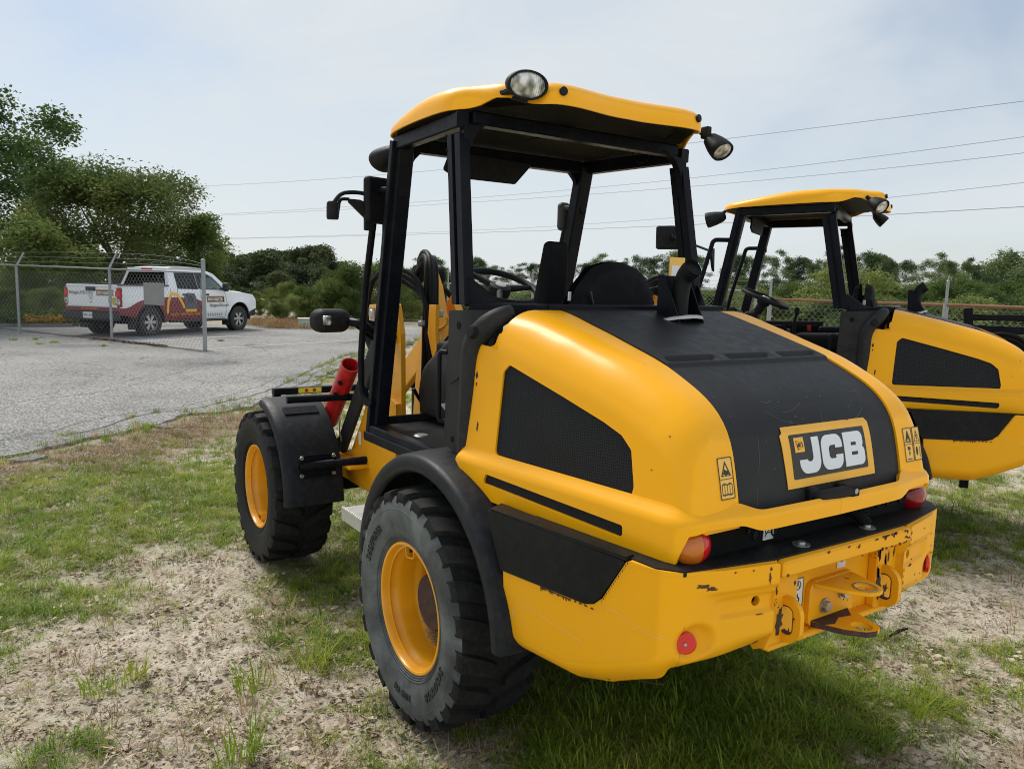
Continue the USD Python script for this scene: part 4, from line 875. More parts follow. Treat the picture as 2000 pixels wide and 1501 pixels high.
# notice plate on the right rear pillar (the square code on it is left blank)
npl = part(L, 'notice_plate', box((-.10, -.405, 1.735), (.004, .105, .16), 0, rot('z', .12)), 'sticker_yellow')
part(npl, 'label', box((-.1026, -.408, 1.743), (.002, .088, .072), 0, rot('z', .12)), 'sticker_white')
ph = sq(-.013, -.027, .013, .027, .004).difference(sq(-.0105, -.022, .0105, .022, .002))
part(npl, 'print', mv(mv(prism(unary_union([ph, st([(-.004, 0), (-.024, 0)], .003), Polygon([(-.020, .005), (-.028, 0), (-.020, -.005)])]), 0, .001, 'x'), R=rot('z', .12)), (-.1047, -.385, 1.743)), 'print_black')
# left door-post handrail, mirrors
part(L, 'handrail', tube(fil([(.76, .54, 2.095), (.89, .565, 2.10), (.905, .565, 2.04), (1.02, .565, 1.65), (1.078, .565, 1.30), (1.068, .565, 1.115), (.965, .55, 1.075)], .06, 7), .0165, 12), cab, smooth=60)
part(L, 'handrail', tube(fil([(.76, -.54, 2.095), (.89, -.565, 2.10), (.905, -.565, 2.04), (1.02, -.565, 1.65), (1.078, -.565, 1.30), (1.068, -.565, 1.115), (.965, -.55, 1.075)], .06, 7), .0165, 12), cab, smooth=60)
part(L, 'handrail_foot', cat(*[prism(rpoly([(1.02, 1.06), (1.075, 1.07), (1.06, 1.16), (1.03, 1.16)], .012), .545, .557, 'y')]), cab)
mr = part(L, 'mirror', cat(rbox((.90, .555, 2.055), (.045, .155, .215), .022, rot('z', .25)), rbox((.915, .47, 1.985), (.06, .10, .22), .02)), 'black_plastic', smooth=50)
part(mr, 'mirror_glass', box((.876, .549, 2.055), (.003, .125, .185), .0, rot('z', .25)), 'inner_black')
part(mr, 'arm', cat(tube(fil([(.90, .60, 2.080), (.905, .67, 2.086), (.905, .735, 2.075), (.905, .768, 2.03)], .05, 6), .0095, 10), tube(fil([(.915, .69, 2.052), (.925, .733, 2.052), (.925, .744, 1.98)], .02, 5), .008, 8), hull(np.vstack([VF(box((.90, .60, 2.0), (.02, .04, .06)))[0], VF(box((.91, .67, 2.045), (.02, .05, .015)))[0]])), box((.90, .60, 1.975), (.025, .045, .12), .004)), 'black_plastic', smooth=50)
part(mr, 'marker_lamp', lathe([(0, 2.035), (.020, 2.035), (.026, 2.028), (.0275, 2.01), (.028, 1.965), (.025, 1.955), (0, 1.955)], 20, 'z', (.905, .774, 0)), 'black_plastic', smooth=40)
mr3 = part(L, 'inside_mirror', cat(rbox((.83, -.485, 2.05), (.05, .07, .15), .024), tube([(.77, -.50, 2.09), (.83, -.46, 2.095)], .014, 8)), 'seat_trim', smooth=50)
# ---- front frame, loader tower, arms, hoses
fr = 'yellow_frame'
tl = rpoly([(1.10, 1.572), (1.46, 1.556), (1.455, 1.47), (1.36, 1.27), (1.40, 1.15), (1.54, .92), (1.72, .68), (1.75, .50), (1.03, .50), (1.03, .80), (1.05, 1.42)], .025)
tw = part(L, 'tower_plate', prism(tl, .335, .36, 'y'), fr)
part(tw, 'lower_plate', cat(prism(Polygon([(1.05, 1.06), (1.12, 1.08), (1.60, .72), (1.80, .66), (1.80, .52), (1.05, .52)]), .36, .385, 'y'), box((1.60, .43, .66), (.40, .14, .02), .004)), fr)
part(tw, 'edge_flange', prism(Polygon([(.985, 1.57), (1.06, 1.57), (1.075, 1.42), (1.02, 1.30), (1.03, 1.05), (1.06, .85), (.99, .85), (.965, 1.05), (.96, 1.30), (.99, 1.42)]), .175, .195, 'y'), fr)
tr = rpoly([(1.60, 1.80), (1.645, 1.79), (1.69, 1.60), (1.735, 1.345), (1.80, 1.08), (1.86, .6), (1.35, .6), (1.30, 1.0), (1.28, 1.25), (1.42, 1.45), (1.50, 1.66)], .012)
tw2 = part(L, 'tower_plate', cat(prism(tr, -.125, -.10, 'y'), prism(Polygon([(1.42, 1.45), (1.50, 1.66), (1.60, 1.80), (1.585, 1.80), (1.47, 1.66), (1.30, 1.30), (1.27, 1.25)]), -.10, -.03, 'y')), fr)
part(tw2, 'stiffener', prism(Polygon([(1.60, 1.62), (1.64, 1.62), (1.50, 1.20), (1.46, .80), (1.42, .80), (1.45, 1.22)]), -.10, -.06, 'y'), fr)
part(tw2, 'guide_roller', cat(*[lathe([(.02, y0-.02), (.055, y0-.018), (.062, y0), (.055, y0+.018), (.02, y0+.02)], 20, 'y', (1.62, 0, 1.73)) for y0 in (-.02, -.16)]), 'black_plastic')
part(tw2, 'hook', tube(spl([(1.40, -.02, 1.42), (1.35, -.04, 1.43), (1.33, -.06, 1.46), (1.33, -.06, 1.49)], 10), .011, 8), fr)
part(L, 'front_axle_block', cat(box((1.35, 0, .55), (1.0, .46, .28), .02), box((2.046, 0, .462), (.18, 1.0, .16), .03), box((.9, 0, .60), (.5, .5, .3), .02), box((0, 0, .50), (.22, 1.0, .18), .03), box((-.35, 0, .72), (1.2, .8, .36), .02)), 'inner_black')
part(L, 'lock_plate', disc((1.405, .366, 1.505), (0, 1, 0), .026, .008, 20), 'steel')
part(L, 'lock_plate', cat(prism(rpoly([(1.375, 1.545), (1.435, 1.548), (1.40, 1.41), (1.355, 1.41)], .016), .361, .371, 'y')), 'steel')
nm = text_poly('2', .085, bold=True); nm = affinity.scale(nm, -.85, 1, origin=(0, 0))
part(L, 'bay_number', prism(affinity.translate(nm, 1.385, 1.335), .3602, .3615, 'y'), 'print_black')
nm9 = affinity.scale(text_poly('0', .035), -1, 1, origin=(0, 0))
part(L, 'bay_number', prism(affinity.translate(nm9, 1.345, 1.285), .3602, .3615, 'y'), 'print_black')
part(L, 'hinge_plate', cat(prism(rpoly([(1.30, 1.02), (1.345, 1.02), (1.335, 1.11), (1.305, 1.11)], .012), .361, .369, 'y')), cab)
part(L, 'frame_sticker', box((1.52, .387, .80), (.03, .002, .075), 0), 'sticker_white')
part(L, 'frame_sticker', box((1.10, .387, .70), (.03, .002, .075), 0), 'sticker_white')
# red ram lock
rp = np.array([(1.90, .425, .845), (1.56, .425, 1.215)]); rd = (rp[1]-rp[0])/np.linalg.norm(rp[1]-rp[0])
sA = np.cross(rd, [0, 1, 0]); sA /= np.linalg.norm(sA)
tv, tf = tube([rp[0], rp[1]], .053, 28, caps=False); rl = part(L, 'ram_lock', solid(tv, tf, .006), 'red_paint', smooth=60)
for t, dz in ((.80, .0), (.60, 0)):
    part(rl, 'hole', disc(rp[0]+(rp[1]-rp[0])*t+np.array([-.045, .052, -.03]), (-.5, .75, -.3), .016, .002, 14), 'inner_black')
part(L, 'lift_arm', cat(beam((1.26, .385, 1.38), (1.78, .385, .72), (.028, .11)), beam((1.78, .385, .72), (2.3, .385, .45), (.028, .11))), 'grey_plastic')
part(L, 'lift_arm', cat(beam((1.45, -.2, 1.55), (2.3, -.2, .95), (.05, .16)), beam((2.3, -.2, .95), (2.75, -.2, .45), (.05, .16))), fr)
part(L, 'lift_ram', tube([(1.80, .22, .70), (1.36, .22, 1.30)], .04, 14), 'steel')
part(L, 'quick_hitch', cat(box((2.62, .0, .935), (.06, 1.10, .045), .006), box((2.63, .52, .70), (.05, .05, .5), .006), box((2.63, -.52, .70), (.05, .05, .5), .006), box((2.65, 0, .45), (.05, 1.1, .06), .006)), cab)
hs = part(L, 'hitch_sticker', box((2.588, .305, .937), (.002, .16, .034), 0), 'sticker_bright')
for y in (.33, .275): part(hs, 'print', disc((2.5865, y, .937), (-1, 0, 0), .013, .001, 14), 'print_red')
pL = text_poly('2', .11, bold=True)
part(L, 'arm_decal', mv(prism(st([(0, 0), (.03, .04), (.035, .09), (.02, .13)], .022), 0, .001, 'y'), (1.76, .401, .74)), 'white_print')
hp = []
for k, (y, off) in enumerate(((.10, 0), (.075, .02), (.125, -.015), (.05, .03), (.15, .01))):
    hp.append(tube(spl([(1.62-off, -.02+off, 1.72), (1.45, .0+y*.2, 1.84-off), (1.32+off*.6, y*.5, 1.80), (1.26+off, y*.7, 1.62), (1.24+off, y*.8, 1.40), (1.22+off*.8, y*.9, 1.20), (1.20+off*.5, y, 1.0), (1.15, y, .78)], 40), .0165, 10))
for k, off in enumerate((0, .025, .05)):
    hp.append(tube(spl([(1.52+off, .30, 1.30), (1.56+off, .32, 1.55), (1.46, .27, 1.745-off*.5), (1.33+off, .16, 1.72-off), (1.24, .13, 1.58), (1.20+off*.5, .12, 1.40), (1.17, .12, 1.15)], 34), .0135, 10))
hp.append(tube(spl([(1.62, -.03, 1.71), (1.66, -.20, 1.66), (1.60, -.32, 1.50), (1.55, -.34, 1.30)], 16), .018, 10))
hp.append(tube(spl([(1.02, .30, 1.14), (1.08, .22, 1.05), (1.16, .14, 1.02), (1.19, .12, 1.14)], 16), .009, 8))
for h in hp[:5]: part(L, 'hose', h, 'hose', smooth=60)
for h in hp[5:]: part(L, 'hose', h, 'hose', smooth=60)
part(L, 'hose_sleeve', tube([(1.18, .12, 1.12), (1.17, .12, .95), (1.14, .11, .74)], [.05, .055, .06], 12), 'hose', smooth=60)
for p_, s_ in (((1.245, .07, 1.515), (.05, .10, .04)), ((1.235, .13, 1.46), (.04, .07, .03)), ((1.21, .10, 1.20), (.04, .06, .035))): part(L, 'hose_clamp', rbox(p_, s_, .008), 'steel')
# stalk lamp beside the left door post
slm = part(L, 'indicator_lamp', cat(rbox((1.22, .672, 1.480), (.13, .195, .118), .050, rot('z', .15), n=3)), 'black_plastic', smooth=60)
part(slm, 'indicator_lens', rbox((1.160, .712, 1.484), (.03, .045, .050), .010, rot('z', .15)), 'lamp_glass')
part(slm, 'stalk', cat(tube(fil([(1.18, .58, 1.475), (1.12, .54, 1.47), (1.12, .46, 1.41), (1.12, .32, 1.40)], .05, 6), [.022]*int(len(fil([(1.18, .58, 1.475), (1.12, .54, 1.47), (1.12, .46, 1.41), (1.12, .32, 1.40)], .05, 6))), 10), hull([(1.16, .57, 1.50), (1.14, .57, 1.45), (1.14, .36, 1.46), (1.14, .36, 1.36), (1.16, .36, 1.46), (1.15, .47, 1.38)])), cab)
part(slm, 'bolt', disc((1.13, .42, 1.42), (-1, .3, 0), .016, .02, 12), 'steel')
# step under the left door
stp = part(L, 'step', cat(box((.62, .70, .640), (.30, .17, .006)), box((.62, .785, .615), (.30, .006, .055)), box((.468, .70, .615), (.006, .17, .055))), 'aluminium')
for k in range(16): part(stp, 'tooth', hull([(.475+.019*k, .786, .643), (.487+.019*k, .786, .643), (.481+.019*k, .780, .651), (.481+.019*k, .792, .643)]), 'aluminium')
# engine dimly seen through the mesh
eng = part(L, 'engine', cat(rbox((-.62, .0, 1.10), (.7, .8, .45), .03), tube([(-.9, .35, 1.2), (-.5, .35, 1.25)], .07, 14), rbox((-.45, .45, 1.22), (.12, .12, .2), .03)), 'steel', smooth=40)
part(eng, 'red_cap', rbox((-.80, .50, 1.17), (.05, .06, .09), .015), 'red_paint'); part(eng, 'yellow_cap', rbox((-.62, .52, 1.09), (.05, .05, .06), .012), 'yellow_frame')
part(eng, 'label_plate', box((-.76, .52, 1.27), (.16, .01, .09)), 'seat_trim'); part(eng, 'label_plate', box((-.50, .52, 1.32), (.03, .01, .13)), 'sticker_white')
# ================================================================== ground, asphalt, grass
def ray(u, v):
    d = F_*FPX+R2*(u-1000)-U2*(v-750.5); return d/np.linalg.norm(d)
def gw(u, v, z=0.0):
    d = ray(u, v); t = (z-CAM[2])/d[2]; return CAM+d*t
def spot(u, D, z=0.0):
    d = ray(u, 570); d = d[:2]/np.linalg.norm(d[:2]); return np.array([CAM[0]+d[0]*D, CAM[1]+d[1]*D, z])
def rise(u, v, D):
    d = ray(u, v); return CAM[2]+D*d[2]/np.linalg.norm(d[:2])
rng = np.random.default_rng(21)
def fb(x, y, s, seed, oc=4): return meshkit.fbm(np.stack([np.asarray(x)*s, np.asarray(y)*s, np.zeros_like(np.asarray(x, float))+.37*seed], -1), oc, seed)
# edge of the asphalt: ragged line from the left foreground to behind the loader and on to the right
edge_ctl = [(3.2, 9.0), (4.6, 5.0), (5.35, 2.95), (5.70, 2.2), (5.88, 1.78), (6.20, 1.40), (6.50, 1.0), (7.05, .62), (7.36, .25), (7.45, -.1), (7.85, -.62), (8.6, -1.4), (10.4, -2.6), (13.7, -4.7), (17.0, -7.3), (20.5, -10.5), (22.5, -14)]
ed = spl(edge_ctl, 260)
nn = np.stack([-(np.gradient(ed[:, 1])), np.gradient(ed[:, 0])], 1); nn /= np.linalg.norm(nn, axis=1, keepdims=True)
_cum = np.r_[0, np.cumsum(np.linalg.norm(np.diff(ed, axis=0), axis=1))]
edr = ed+nn*((fb(_cum, _cum*0, 1.6, 3, 5)-.5)*.55+(fb(_cum, _cum*0, 9, 4, 3)-.5)*.10)[:, None]
far_edge = [(25.8, -12.5), (26.6, -7.2), (28.6, -3.5), (30.5, .6), (33, 6), (36, 14), (38, 30), (6, 34), (3.2, 20)]
asph = Polygon([tuple(q) for q in edr]+far_edge).buffer(0)
if asph.geom_type != 'Polygon': asph = max(asph.geoms, key=lambda g: g.area)
# broken slabs lying off the edge
def near_edge(x, y):
    return shapely.distance(LineString(ed), shapely.points(np.stack([x, y], -1)))
BLOBS = [  # pixel of the photograph's ground, radius m, amount of green (+) or bare sand (-)
    (40, 985, 1.0, .5), (220, 965, .9, .5), (380, 955, .8, .5), (420, 1010, .55, .45), (90, 1080, .6, .45), (240, 1020, .5, .4), (20, 1200, .35, .35), (130, 1180, .35, .2), (330, 1100, .55, -.45), (420, 1130, .4, -.35), (180, 1290, .45, -.35),
    (60, 1370, .35, -.25), (300, 1330, .4, -.35), (420, 1420, .35, -.35), (560, 1400, .22, -.35), (640, 1330, .18, -.25), (670, 1270, .25, .55), (560, 1195, .3, .35), (690, 1400, .22, .12), (470, 1470, .10, .5), (490, 1350, .10, .4), (250, 1320, .10, .4), (195, 1340, .10, .4),
    (1150, 1400, .55, .22), (1350, 1400, .4, .15), (1000, 1440, .4, .10), (900, 1480, .25, -.12), (800, 1450, .35, .05), (1450, 1300, .5, .45), (1620, 1250, .4, .2), (1900, 980, .9, .35), (1950, 1150, .5, -.15), (1880, 1450, .3, -.45), (1700, 1470, .25, -.3), (1800, 1400, .25, .25), (1620, 1400, .25, .35), (1500, 1470, .3, .2), (1880, 1190, .35, -.2), (1780, 1260, .3, .15), (700, 1050, .7, .4), (600, 1120, .35, .1), (900, 1300, .5, .0), (1000, 1490, .3, -.1)]
BW = [(gw(u, v)[:2], r, a) for u, v, r, a in BLOBS]
def green(x, y):
    x = np.asarray(x, float); y = np.asarray(y, float)
    g = .62+1.05*(fb(x, y, .9, 11, 4)-.5)+1.5*(fb(x, y, 3.2, 12, 3)-.5)+.9*(fb(x, y, 8.5, 13, 2)-.5)
    for c, r, a in BW: g = g+a*np.exp(-(((x-c[0])**2+(y-c[1])**2)/r**2)**1.3)
    return np.clip(g, 0, 1)
def dry(x, y):
    d = near_edge(x, y)
    return np.exp(-((d-.55)/.55)**2)*.9*np.clip(fb(x, y, 1.7, 30, 3)*2-.35, 0, 1)
def gz(x, y):
    z = .030*(fb(x, y, .7, 41, 3)-.5)+.034*(fb(x, y, 3.0, 42, 4)-.5)+.020*(fb(x, y, 11, 43, 3)-.5)
    near = np.exp(-(((np.asarray(x)-1)/9.0)**2+(np.asarray(y)/9.0)**2)**2)
    return z*near-.012
def axis_(a, b, h, lo, hi):
    c = list(np.arange(a, b, h)); s = h; t = b
    while t < hi: c.append(t); s *= 1.22; t += s
    s = h; t = a-h; pre = []
    while t > lo: pre.append(t); s *= 1.22; t -= s
    return np.array(pre[::-1]+c+[hi])
gx, gy = axis_(-2.2, 8.6, .032, -900, 900), axis_(-7.2, 4.6, .034, -900, 900)
X, Y = np.meshgrid(gx, gy, indexing='ij'); Z = gz(X, Y)
inside = shapely.contains_xy(asph.buffer(-.25), X.ravel(), Y.ravel()).reshape(X.shape); Z[inside] = -.06
nx, ny = X.shape; I0 = np.arange(nx*ny).reshape(nx, ny)
Fg = np.vstack([np.stack([I0[:-1, :-1].ravel(), I0[1:, :-1].ravel(), I0[1:, 1:].ravel()], 1), np.stack([I0[:-1, :-1].ravel(), I0[1:, 1:].ravel(), I0[:-1, 1:].ravel()], 1)])
Vg = np.stack([X.ravel(), Y.ravel(), Z.ravel()], 1)
mat('soil', {'at': ('attribute', {'attribute': 'cover'}), 'g': ('geometry', {}), 'n1': ('noise_texture', {'scale': 1.6, 'detail': 6.0, 'roughness': .62}), 'n2': ('noise_texture', {'scale': 22.0, 'detail': 7.0, 'roughness': .68}), 'n3': ('noise_texture', {'scale': 95.0, 'detail': 6.0, 'roughness': .72}),
     'n4': ('noise_texture', {'scale': 4.2, 'detail': 7.0, 'roughness': .68, 'distortion': .8}), 'na': ('math', {'math_type': 'multiply_add', 'value2': .62}), 'nb': ('math', {'math_type': 'multiply', 'value2': .40}), 'sand': ('rgb_ramp', {'ramp': [(.33, (.24, .19, .14)), (.42, (.42, .355, .275)), (.475, (.62, .54, .425)), (.53, (.72, .65, .53)), (.66, (.80, .74, .63))]}),
     'dark': ('rgb_ramp', {'ramp': [(.35, (.34, .32, .29)), (.44, (.82, .80, .77)), (.51, (1, 1, 1))]}), 'mm': ('mix', {'mix_type': 'multiply', 'fac': .85}),
     'gr': ('rgb_ramp', {'ramp': [(.3, (.085, .105, .022)), (.5, (.19, .20, .060)), (.68, (.36, .33, .18))]}), 'brn': ('rgb_ramp', {'ramp': [(.3, (.055, .036, .022)), (.5, (.13, .085, .052)), (.7, (.22, .16, .10))]}),
     'sx': ('separate_color', {}), 'gm': ('math', {'math_type': 'multiply', 'value2': .60}), 'm1': ('mix', {}), 'm2': ('mix', {}),
     'ad': ('math', {'math_type': 'multiply_add', 'value2': .7}), 'b': ('bump', {'strength': .9, 'distance': .03}), 'p': ('principled_bsdf', {'roughness': .92, 'specular_ior_level': .2})},
    [('g.position', 'n1.vector'), ('g.position', 'n2.vector'), ('g.position', 'n3.vector'), ('g.position', 'n4.vector'), ('n4.fac', 'na.value1'), ('n2.fac', 'nb.value1'), ('nb.value', 'na.value3'), ('na.value', 'sand.fac'), ('n3.fac', 'dark.fac'), ('sand.color', 'mm.color1'), ('dark.color', 'mm.color2'), ('at.color', 'sx.color'),
     ('n2.fac', 'gr.fac'), ('n2.fac', 'brn.fac'), ('sx.r', 'gm.value1'), ('gm.value', 'm1.fac'), ('mm.color', 'm1.color1'), ('gr.color', 'm1.color2'), ('sx.g', 'm2.fac'), ('m1.color', 'm2.color1'), ('brn.color', 'm2.color2'), ('m2.color', 'p.base_color'),
     ('n3.fac', 'ad.value1'), ('n2.fac', 'ad.value3'), ('ad.value', 'b.height'), ('b.normal', 'p.normal')])
gpath = part('/World', 'ground', (Vg, Fg), 'soil', smooth=True, kind='structure')
cov_ = np.zeros((len(Vg), 3), np.float32); cov_[:, 0] = green(Vg[:, 0], Vg[:, 1]); cov_[:, 1] = dry(Vg[:, 0], Vg[:, 1])
farm = np.hypot(Vg[:, 0], Vg[:, 1]) > 22; cov_[farm, 0] = .8; cov_[farm, 1] = .25
UsdGeom.PrimvarsAPI(stage.GetPrimAtPath(gpath)).CreatePrimvar('cover', Sdf.ValueTypeNames.Color3fArray, 'vertex').Set(Vt.Vec3fArray.FromNumpy(cov_))
# asphalt sheet with thickness at its broken edge
mat('asphalt', {'g': ('geometry', {}), 'n0': ('noise_texture', {'scale': .35, 'detail': 5.0, 'roughness': .6}), 'v': ('voronoi_texture', {'scale': 62.0, 'feature': 'f1'}), 'n2': ('noise_texture', {'scale': 9.0, 'detail': 6.0, 'roughness': .7}),
     'st': ('rgb_ramp', {'ramp': [(.0, (.09, .09, .088)), (.25, (.16, .159, .155)), (.5, (.23, .228, .22)), (.75, (.31, .306, .295)), (1.0, (.50, .49, .47))]}), 'sep': ('separate_color', {}),
     'tone': ('rgb_ramp', {'ramp': [(.32, (.52, .52, .53)), (.46, (.85, .85, .85)), (.6, (1.0, .995, .98)), (.72, (1.16, 1.14, 1.10))]}), 'm': ('mix', {'mix_type': 'multiply', 'fac': 1.0}),
     'mp': ('mapping', {'scale': (.16, .42, 1.0), 'rotation': (0, 0, .55)}), 'nd': ('noise_texture', {'scale': 1.1, 'detail': 3.0}), 'mv': ('mix', {'fac': .28}),
     'vc': ('voronoi_texture', {'scale': 1.0, 'feature': 'distance_to_edge'}), 'cr': ('map_range', {'from_min': .0008, 'from_max': .0035, 'to_min': .35, 'to_max': 1.0, 'clamp': True}), 'm3': ('mix', {'mix_type': 'multiply', 'fac': .9}),
     'b': ('bump', {'strength': .7, 'distance': .008}), 'p': ('principled_bsdf', {'roughness': .88, 'specular_ior_level': .3})},
    [('g.position', 'n0.vector'), ('g.position', 'v.vector'), ('g.position', 'n2.vector'), ('v.color', 'sep.color'), ('sep.r', 'st.fac'), ('n0.fac', 'tone.fac'), ('st.color', 'm.color1'), ('tone.color', 'm.color2'),
     ('g.position', 'mp.vector'), ('g.position', 'nd.vector'), ('mp.vector', 'mv.color1'), ('nd.color', 'mv.color2'), ('mv.color', 'vc.vector'), ('vc.distance', 'cr.value'), ('m.color', 'm3.color1'), ('cr.result', 'm3.color2'), ('m3.color', 'p.base_color'), ('v.distance', 'b.height'), ('b.normal', 'p.normal')])
part('/World', 'asphalt_lot', prism(asph, -.05, .022, 'z'), 'asphalt', smooth=False, kind='structure')
for k in range(26):                                                     # crumbled pieces along the edge
    i = rng.integers(60, 190); c = edr[i]-nn[i]*rng.uniform(-.05, .42)*(1 if shapely.contains_xy(asph, *(edr[i]-nn[i]*.2)) == False else -1)
    r = rng.uniform(.05, .20); th = np.sort(rng.uniform(0, 6.283, 9)); pg = Polygon([(c[0]+r*rng.uniform(.6, 1.2)*math.cos(t), c[1]+r*rng.uniform(.5, 1.1)*math.sin(t)) for t in th]).buffer(0)
    if pg.area < .004 or pg.geom_type != 'Polygon' or shapely.contains_xy(asph, *c): continue
    part('/World/asphalt_lot', 'broken_piece', mv(prism(pg, -.03, .012+rng.uniform(0, .012), 'z'), R=rot('x', 0)), 'asphalt', smooth=False)
plain('line_paint', (.44, .42, .36), .7, var=.3, nscale=8)
plain('blue_paint', (.16, .21, .27), .8, var=.35, nscale=5)
def strip(a, b, w, m, z=.026, name='painted_line'):
    return part('/World/asphalt_lot', name, prism(LineString([a, b]).buffer(w/2, cap_style='flat'), z, z+.002, 'z'), m, smooth=False)
def q2(u, v): return tuple(gw(u, v, .026)[:2])
strip(q2(408, 681), q2(700, 664), .085, 'line_paint'); strip(q2(262, 668), q2(470, 655), .10, 'line_paint')
part('/World/asphalt_lot', 'blue_marking', prism(Polygon([q2(215, 667), q2(262, 669), q2(330, 664), q2(290, 660)]), .0262, .0275, 'z'), 'blue_paint', smooth=False)
plain('leaf_litter', (.16, .075, .04), .8, var=.5, nscale=30)
def crack(i0, i1, off, w0, seed):
    t = np.arange(i0, i1, 2); o = off+.22*(fb(_cum[t], t*0., 1.1, seed, 4)-.5)+.06*(fb(_cum[t], t*0., 9, seed+1, 2)-.5); w = w0*(.3+1.4*fb(_cum[t], t*0., 5, seed+2, 3))
    a, b = ed[t]+nn[t]*(o+w)[:, None]*SGN, ed[t]+nn[t]*(o-w)[:, None]*SGN
    part('/World/asphalt_lot', 'crack', prism(Polygon([tuple(q) for q in a]+[tuple(q) for q in b[::-1]]).buffer(0), .0225, .0238, 'z'), 'crack_soil', smooth=False); return ed[t]+nn[t]*o[:, None]*SGN
plain('crack_soil', (.05, .046, .04), .95, var=.5, nscale=40)
SGN = 1.0 if shapely.contains_xy(asph, *(ed[130]+nn[130]*.6)) else -1.0
crk = [crack(70, 190, .42, .016, 91), crack(95, 165, .20, .012, 95), crack(30, 120, .75, .006, 97), crack(110, 200, 1.5, .004, 99), crack(60, 170, 2.6, .0035, 101)]
# stain of dark wet grit at the foot of the fence
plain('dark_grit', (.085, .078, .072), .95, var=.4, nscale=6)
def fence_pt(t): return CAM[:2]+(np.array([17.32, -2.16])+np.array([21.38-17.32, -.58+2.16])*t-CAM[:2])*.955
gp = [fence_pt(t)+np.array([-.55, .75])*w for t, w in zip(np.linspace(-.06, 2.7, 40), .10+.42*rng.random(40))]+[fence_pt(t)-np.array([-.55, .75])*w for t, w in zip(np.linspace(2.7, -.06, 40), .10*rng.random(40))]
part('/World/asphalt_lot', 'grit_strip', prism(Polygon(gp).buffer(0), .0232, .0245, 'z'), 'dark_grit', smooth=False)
# ---- grass tufts
def foliage(name, c0, c1, c2, trans=.35, rough=.6, nscale=.8, rnd=.6):
    mat(name, {'g': ('geometry', {}), 'n': ('noise_texture', {'scale': nscale, 'detail': 3.0}), 'oi': ('object_info', {}), 'a': ('math', {'math_type': 'multiply_add', 'value2': rnd}), 's': ('math', {'math_type': 'subtract', 'value2': rnd*.5}),
               'ri': ('math', {'math_type': 'multiply_add', 'value2': .35}), 'r': ('rgb_ramp', {'ramp': [(.25, c0), (.55, c1), (.85, c2)]}),
               'p': ('principled_bsdf', {'roughness': rough, 'specular_ior_level': .35}), 't': ('translucent_bsdf', {}), 'm': ('mix_closure', {'fac': trans})},
        [('g.position', 'n.vector'), ('oi.random', 'a.value1'), ('n.fac', 's.value1'), ('s.value', 'a.value3'), ('g.random_per_island', 'ri.value1'), ('a.value', 'ri.value3'), ('ri.value', 'r.fac'), ('r.color', 'p.base_color'), ('r.color', 't.color'), ('p.BSDF', 'm.closure1'), ('t.BSDF', 'm.closure2')], surface='m.closure')
foliage('grass_green', (.10, .175, .010), (.22, .32, .018), (.40, .42, .06), .35, nscale=1.2)
foliage('grass_dry', (.20, .11, .05), (.36, .22, .11), (.50, .38, .22), .25, nscale=1.5)
foliage('litter', (.16, .11, .07), (.34, .26, .17), (.55, .47, .35), .1, nscale=3)
def tuft(seed, n, h, spread, lean, w):
    r = np.random.default_rng(seed); V, F, k = [], [], 0
    for _ in range(n):
        a = r.uniform(0, 6.283); rad = spread*math.sqrt(r.random()); b = np.array([rad*math.cos(a), rad*math.sin(a), -.004])
        da = a+r.normal(0, .9); hh = h*r.uniform(.45, 1.15); ln = lean*hh*r.uniform(.2, 1.5); d = np.array([math.cos(da), math.sin(da), 0]); s = np.array([-d[1], d[0], 0])*w*r.uniform(.7, 1.3)/2
        pts = [(b, 1.0), (b+d*ln*.25+[0, 0, hh*.5], .85), (b+d*ln*.7+[0, 0, hh*.85], .5), (b+d*ln*1.15+[0, 0, hh*(1.0 if lean < .9 else .86)], .0)]
        for q, ww in pts[:3]: V += [q-s*ww, q+s*ww]
        V.append(pts[3][0]); F += [[k, k+1, k+3], [k, k+3, k+2], [k+2, k+3, k+5], [k+2, k+5, k+4], [k+4, k+5, k+6]]; k += 7
    return np.array(V), np.array(F)
def flat_bits(seed, n, spread, ln, w):
    r = np.random.default_rng(seed); V, F, k = [], [], 0
    for _ in range(n):
        c = np.array([r.normal(0, spread), r.normal(0, spread), r.uniform(.004, .020)]); a = r.uniform(0, 6.283); d = np.array([math.cos(a), math.sin(a), r.normal(0, .22)])*ln*r.uniform(.3, 1.2)/2; s = np.array([-math.sin(a), math.cos(a), r.normal(0, .3)])*w*r.uniform(.5, 1.5)/2
        V += [c-d, c+s, c+d, c-s]; F += [[k, k+1, k+2], [k, k+2, k+3]]; k += 4
    return np.array(V), np.array(F)
def scatter(name, protos, P, idx, sc, label, catg, parent='/World'):
    path = uniq(parent, name); pi = UsdGeom.PointInstancer.Define(stage, path)
    rel = pi.CreatePrototypesRel()
    for k, (m, mm) in enumerate(protos):
        pp = f'{path}/tuft_{k:03d}' if k else f'{path}/tuft'
        usdkit.mesh(stage, pp, m, '/World/Looks/'+mm, smooth=False); rel.AddTarget(pp)
    n = len(P); pi.CreateProtoIndicesAttr(Vt.IntArray.FromNumpy(idx.astype(np.int32))); pi.CreatePositionsAttr(Vt.Vec3fArray.FromNumpy(P.astype(np.float32)))
    a = rng.uniform(0, 2*np.pi, n); q = np.zeros((n, 4), np.float32); q[:, 0] = np.sin(a/2)*0; 
    pi.CreateOrientationsAttr([Gf.Quath(float(math.cos(t/2)), 0, 0, float(math.sin(t/2))) for t in a])
    pi.CreateScalesAttr(Vt.Vec3fArray.FromNumpy(np.repeat(sc[:, None], 3, 1).astype(np.float32)))
    tag(path, label, catg, kind='stuff'); return path
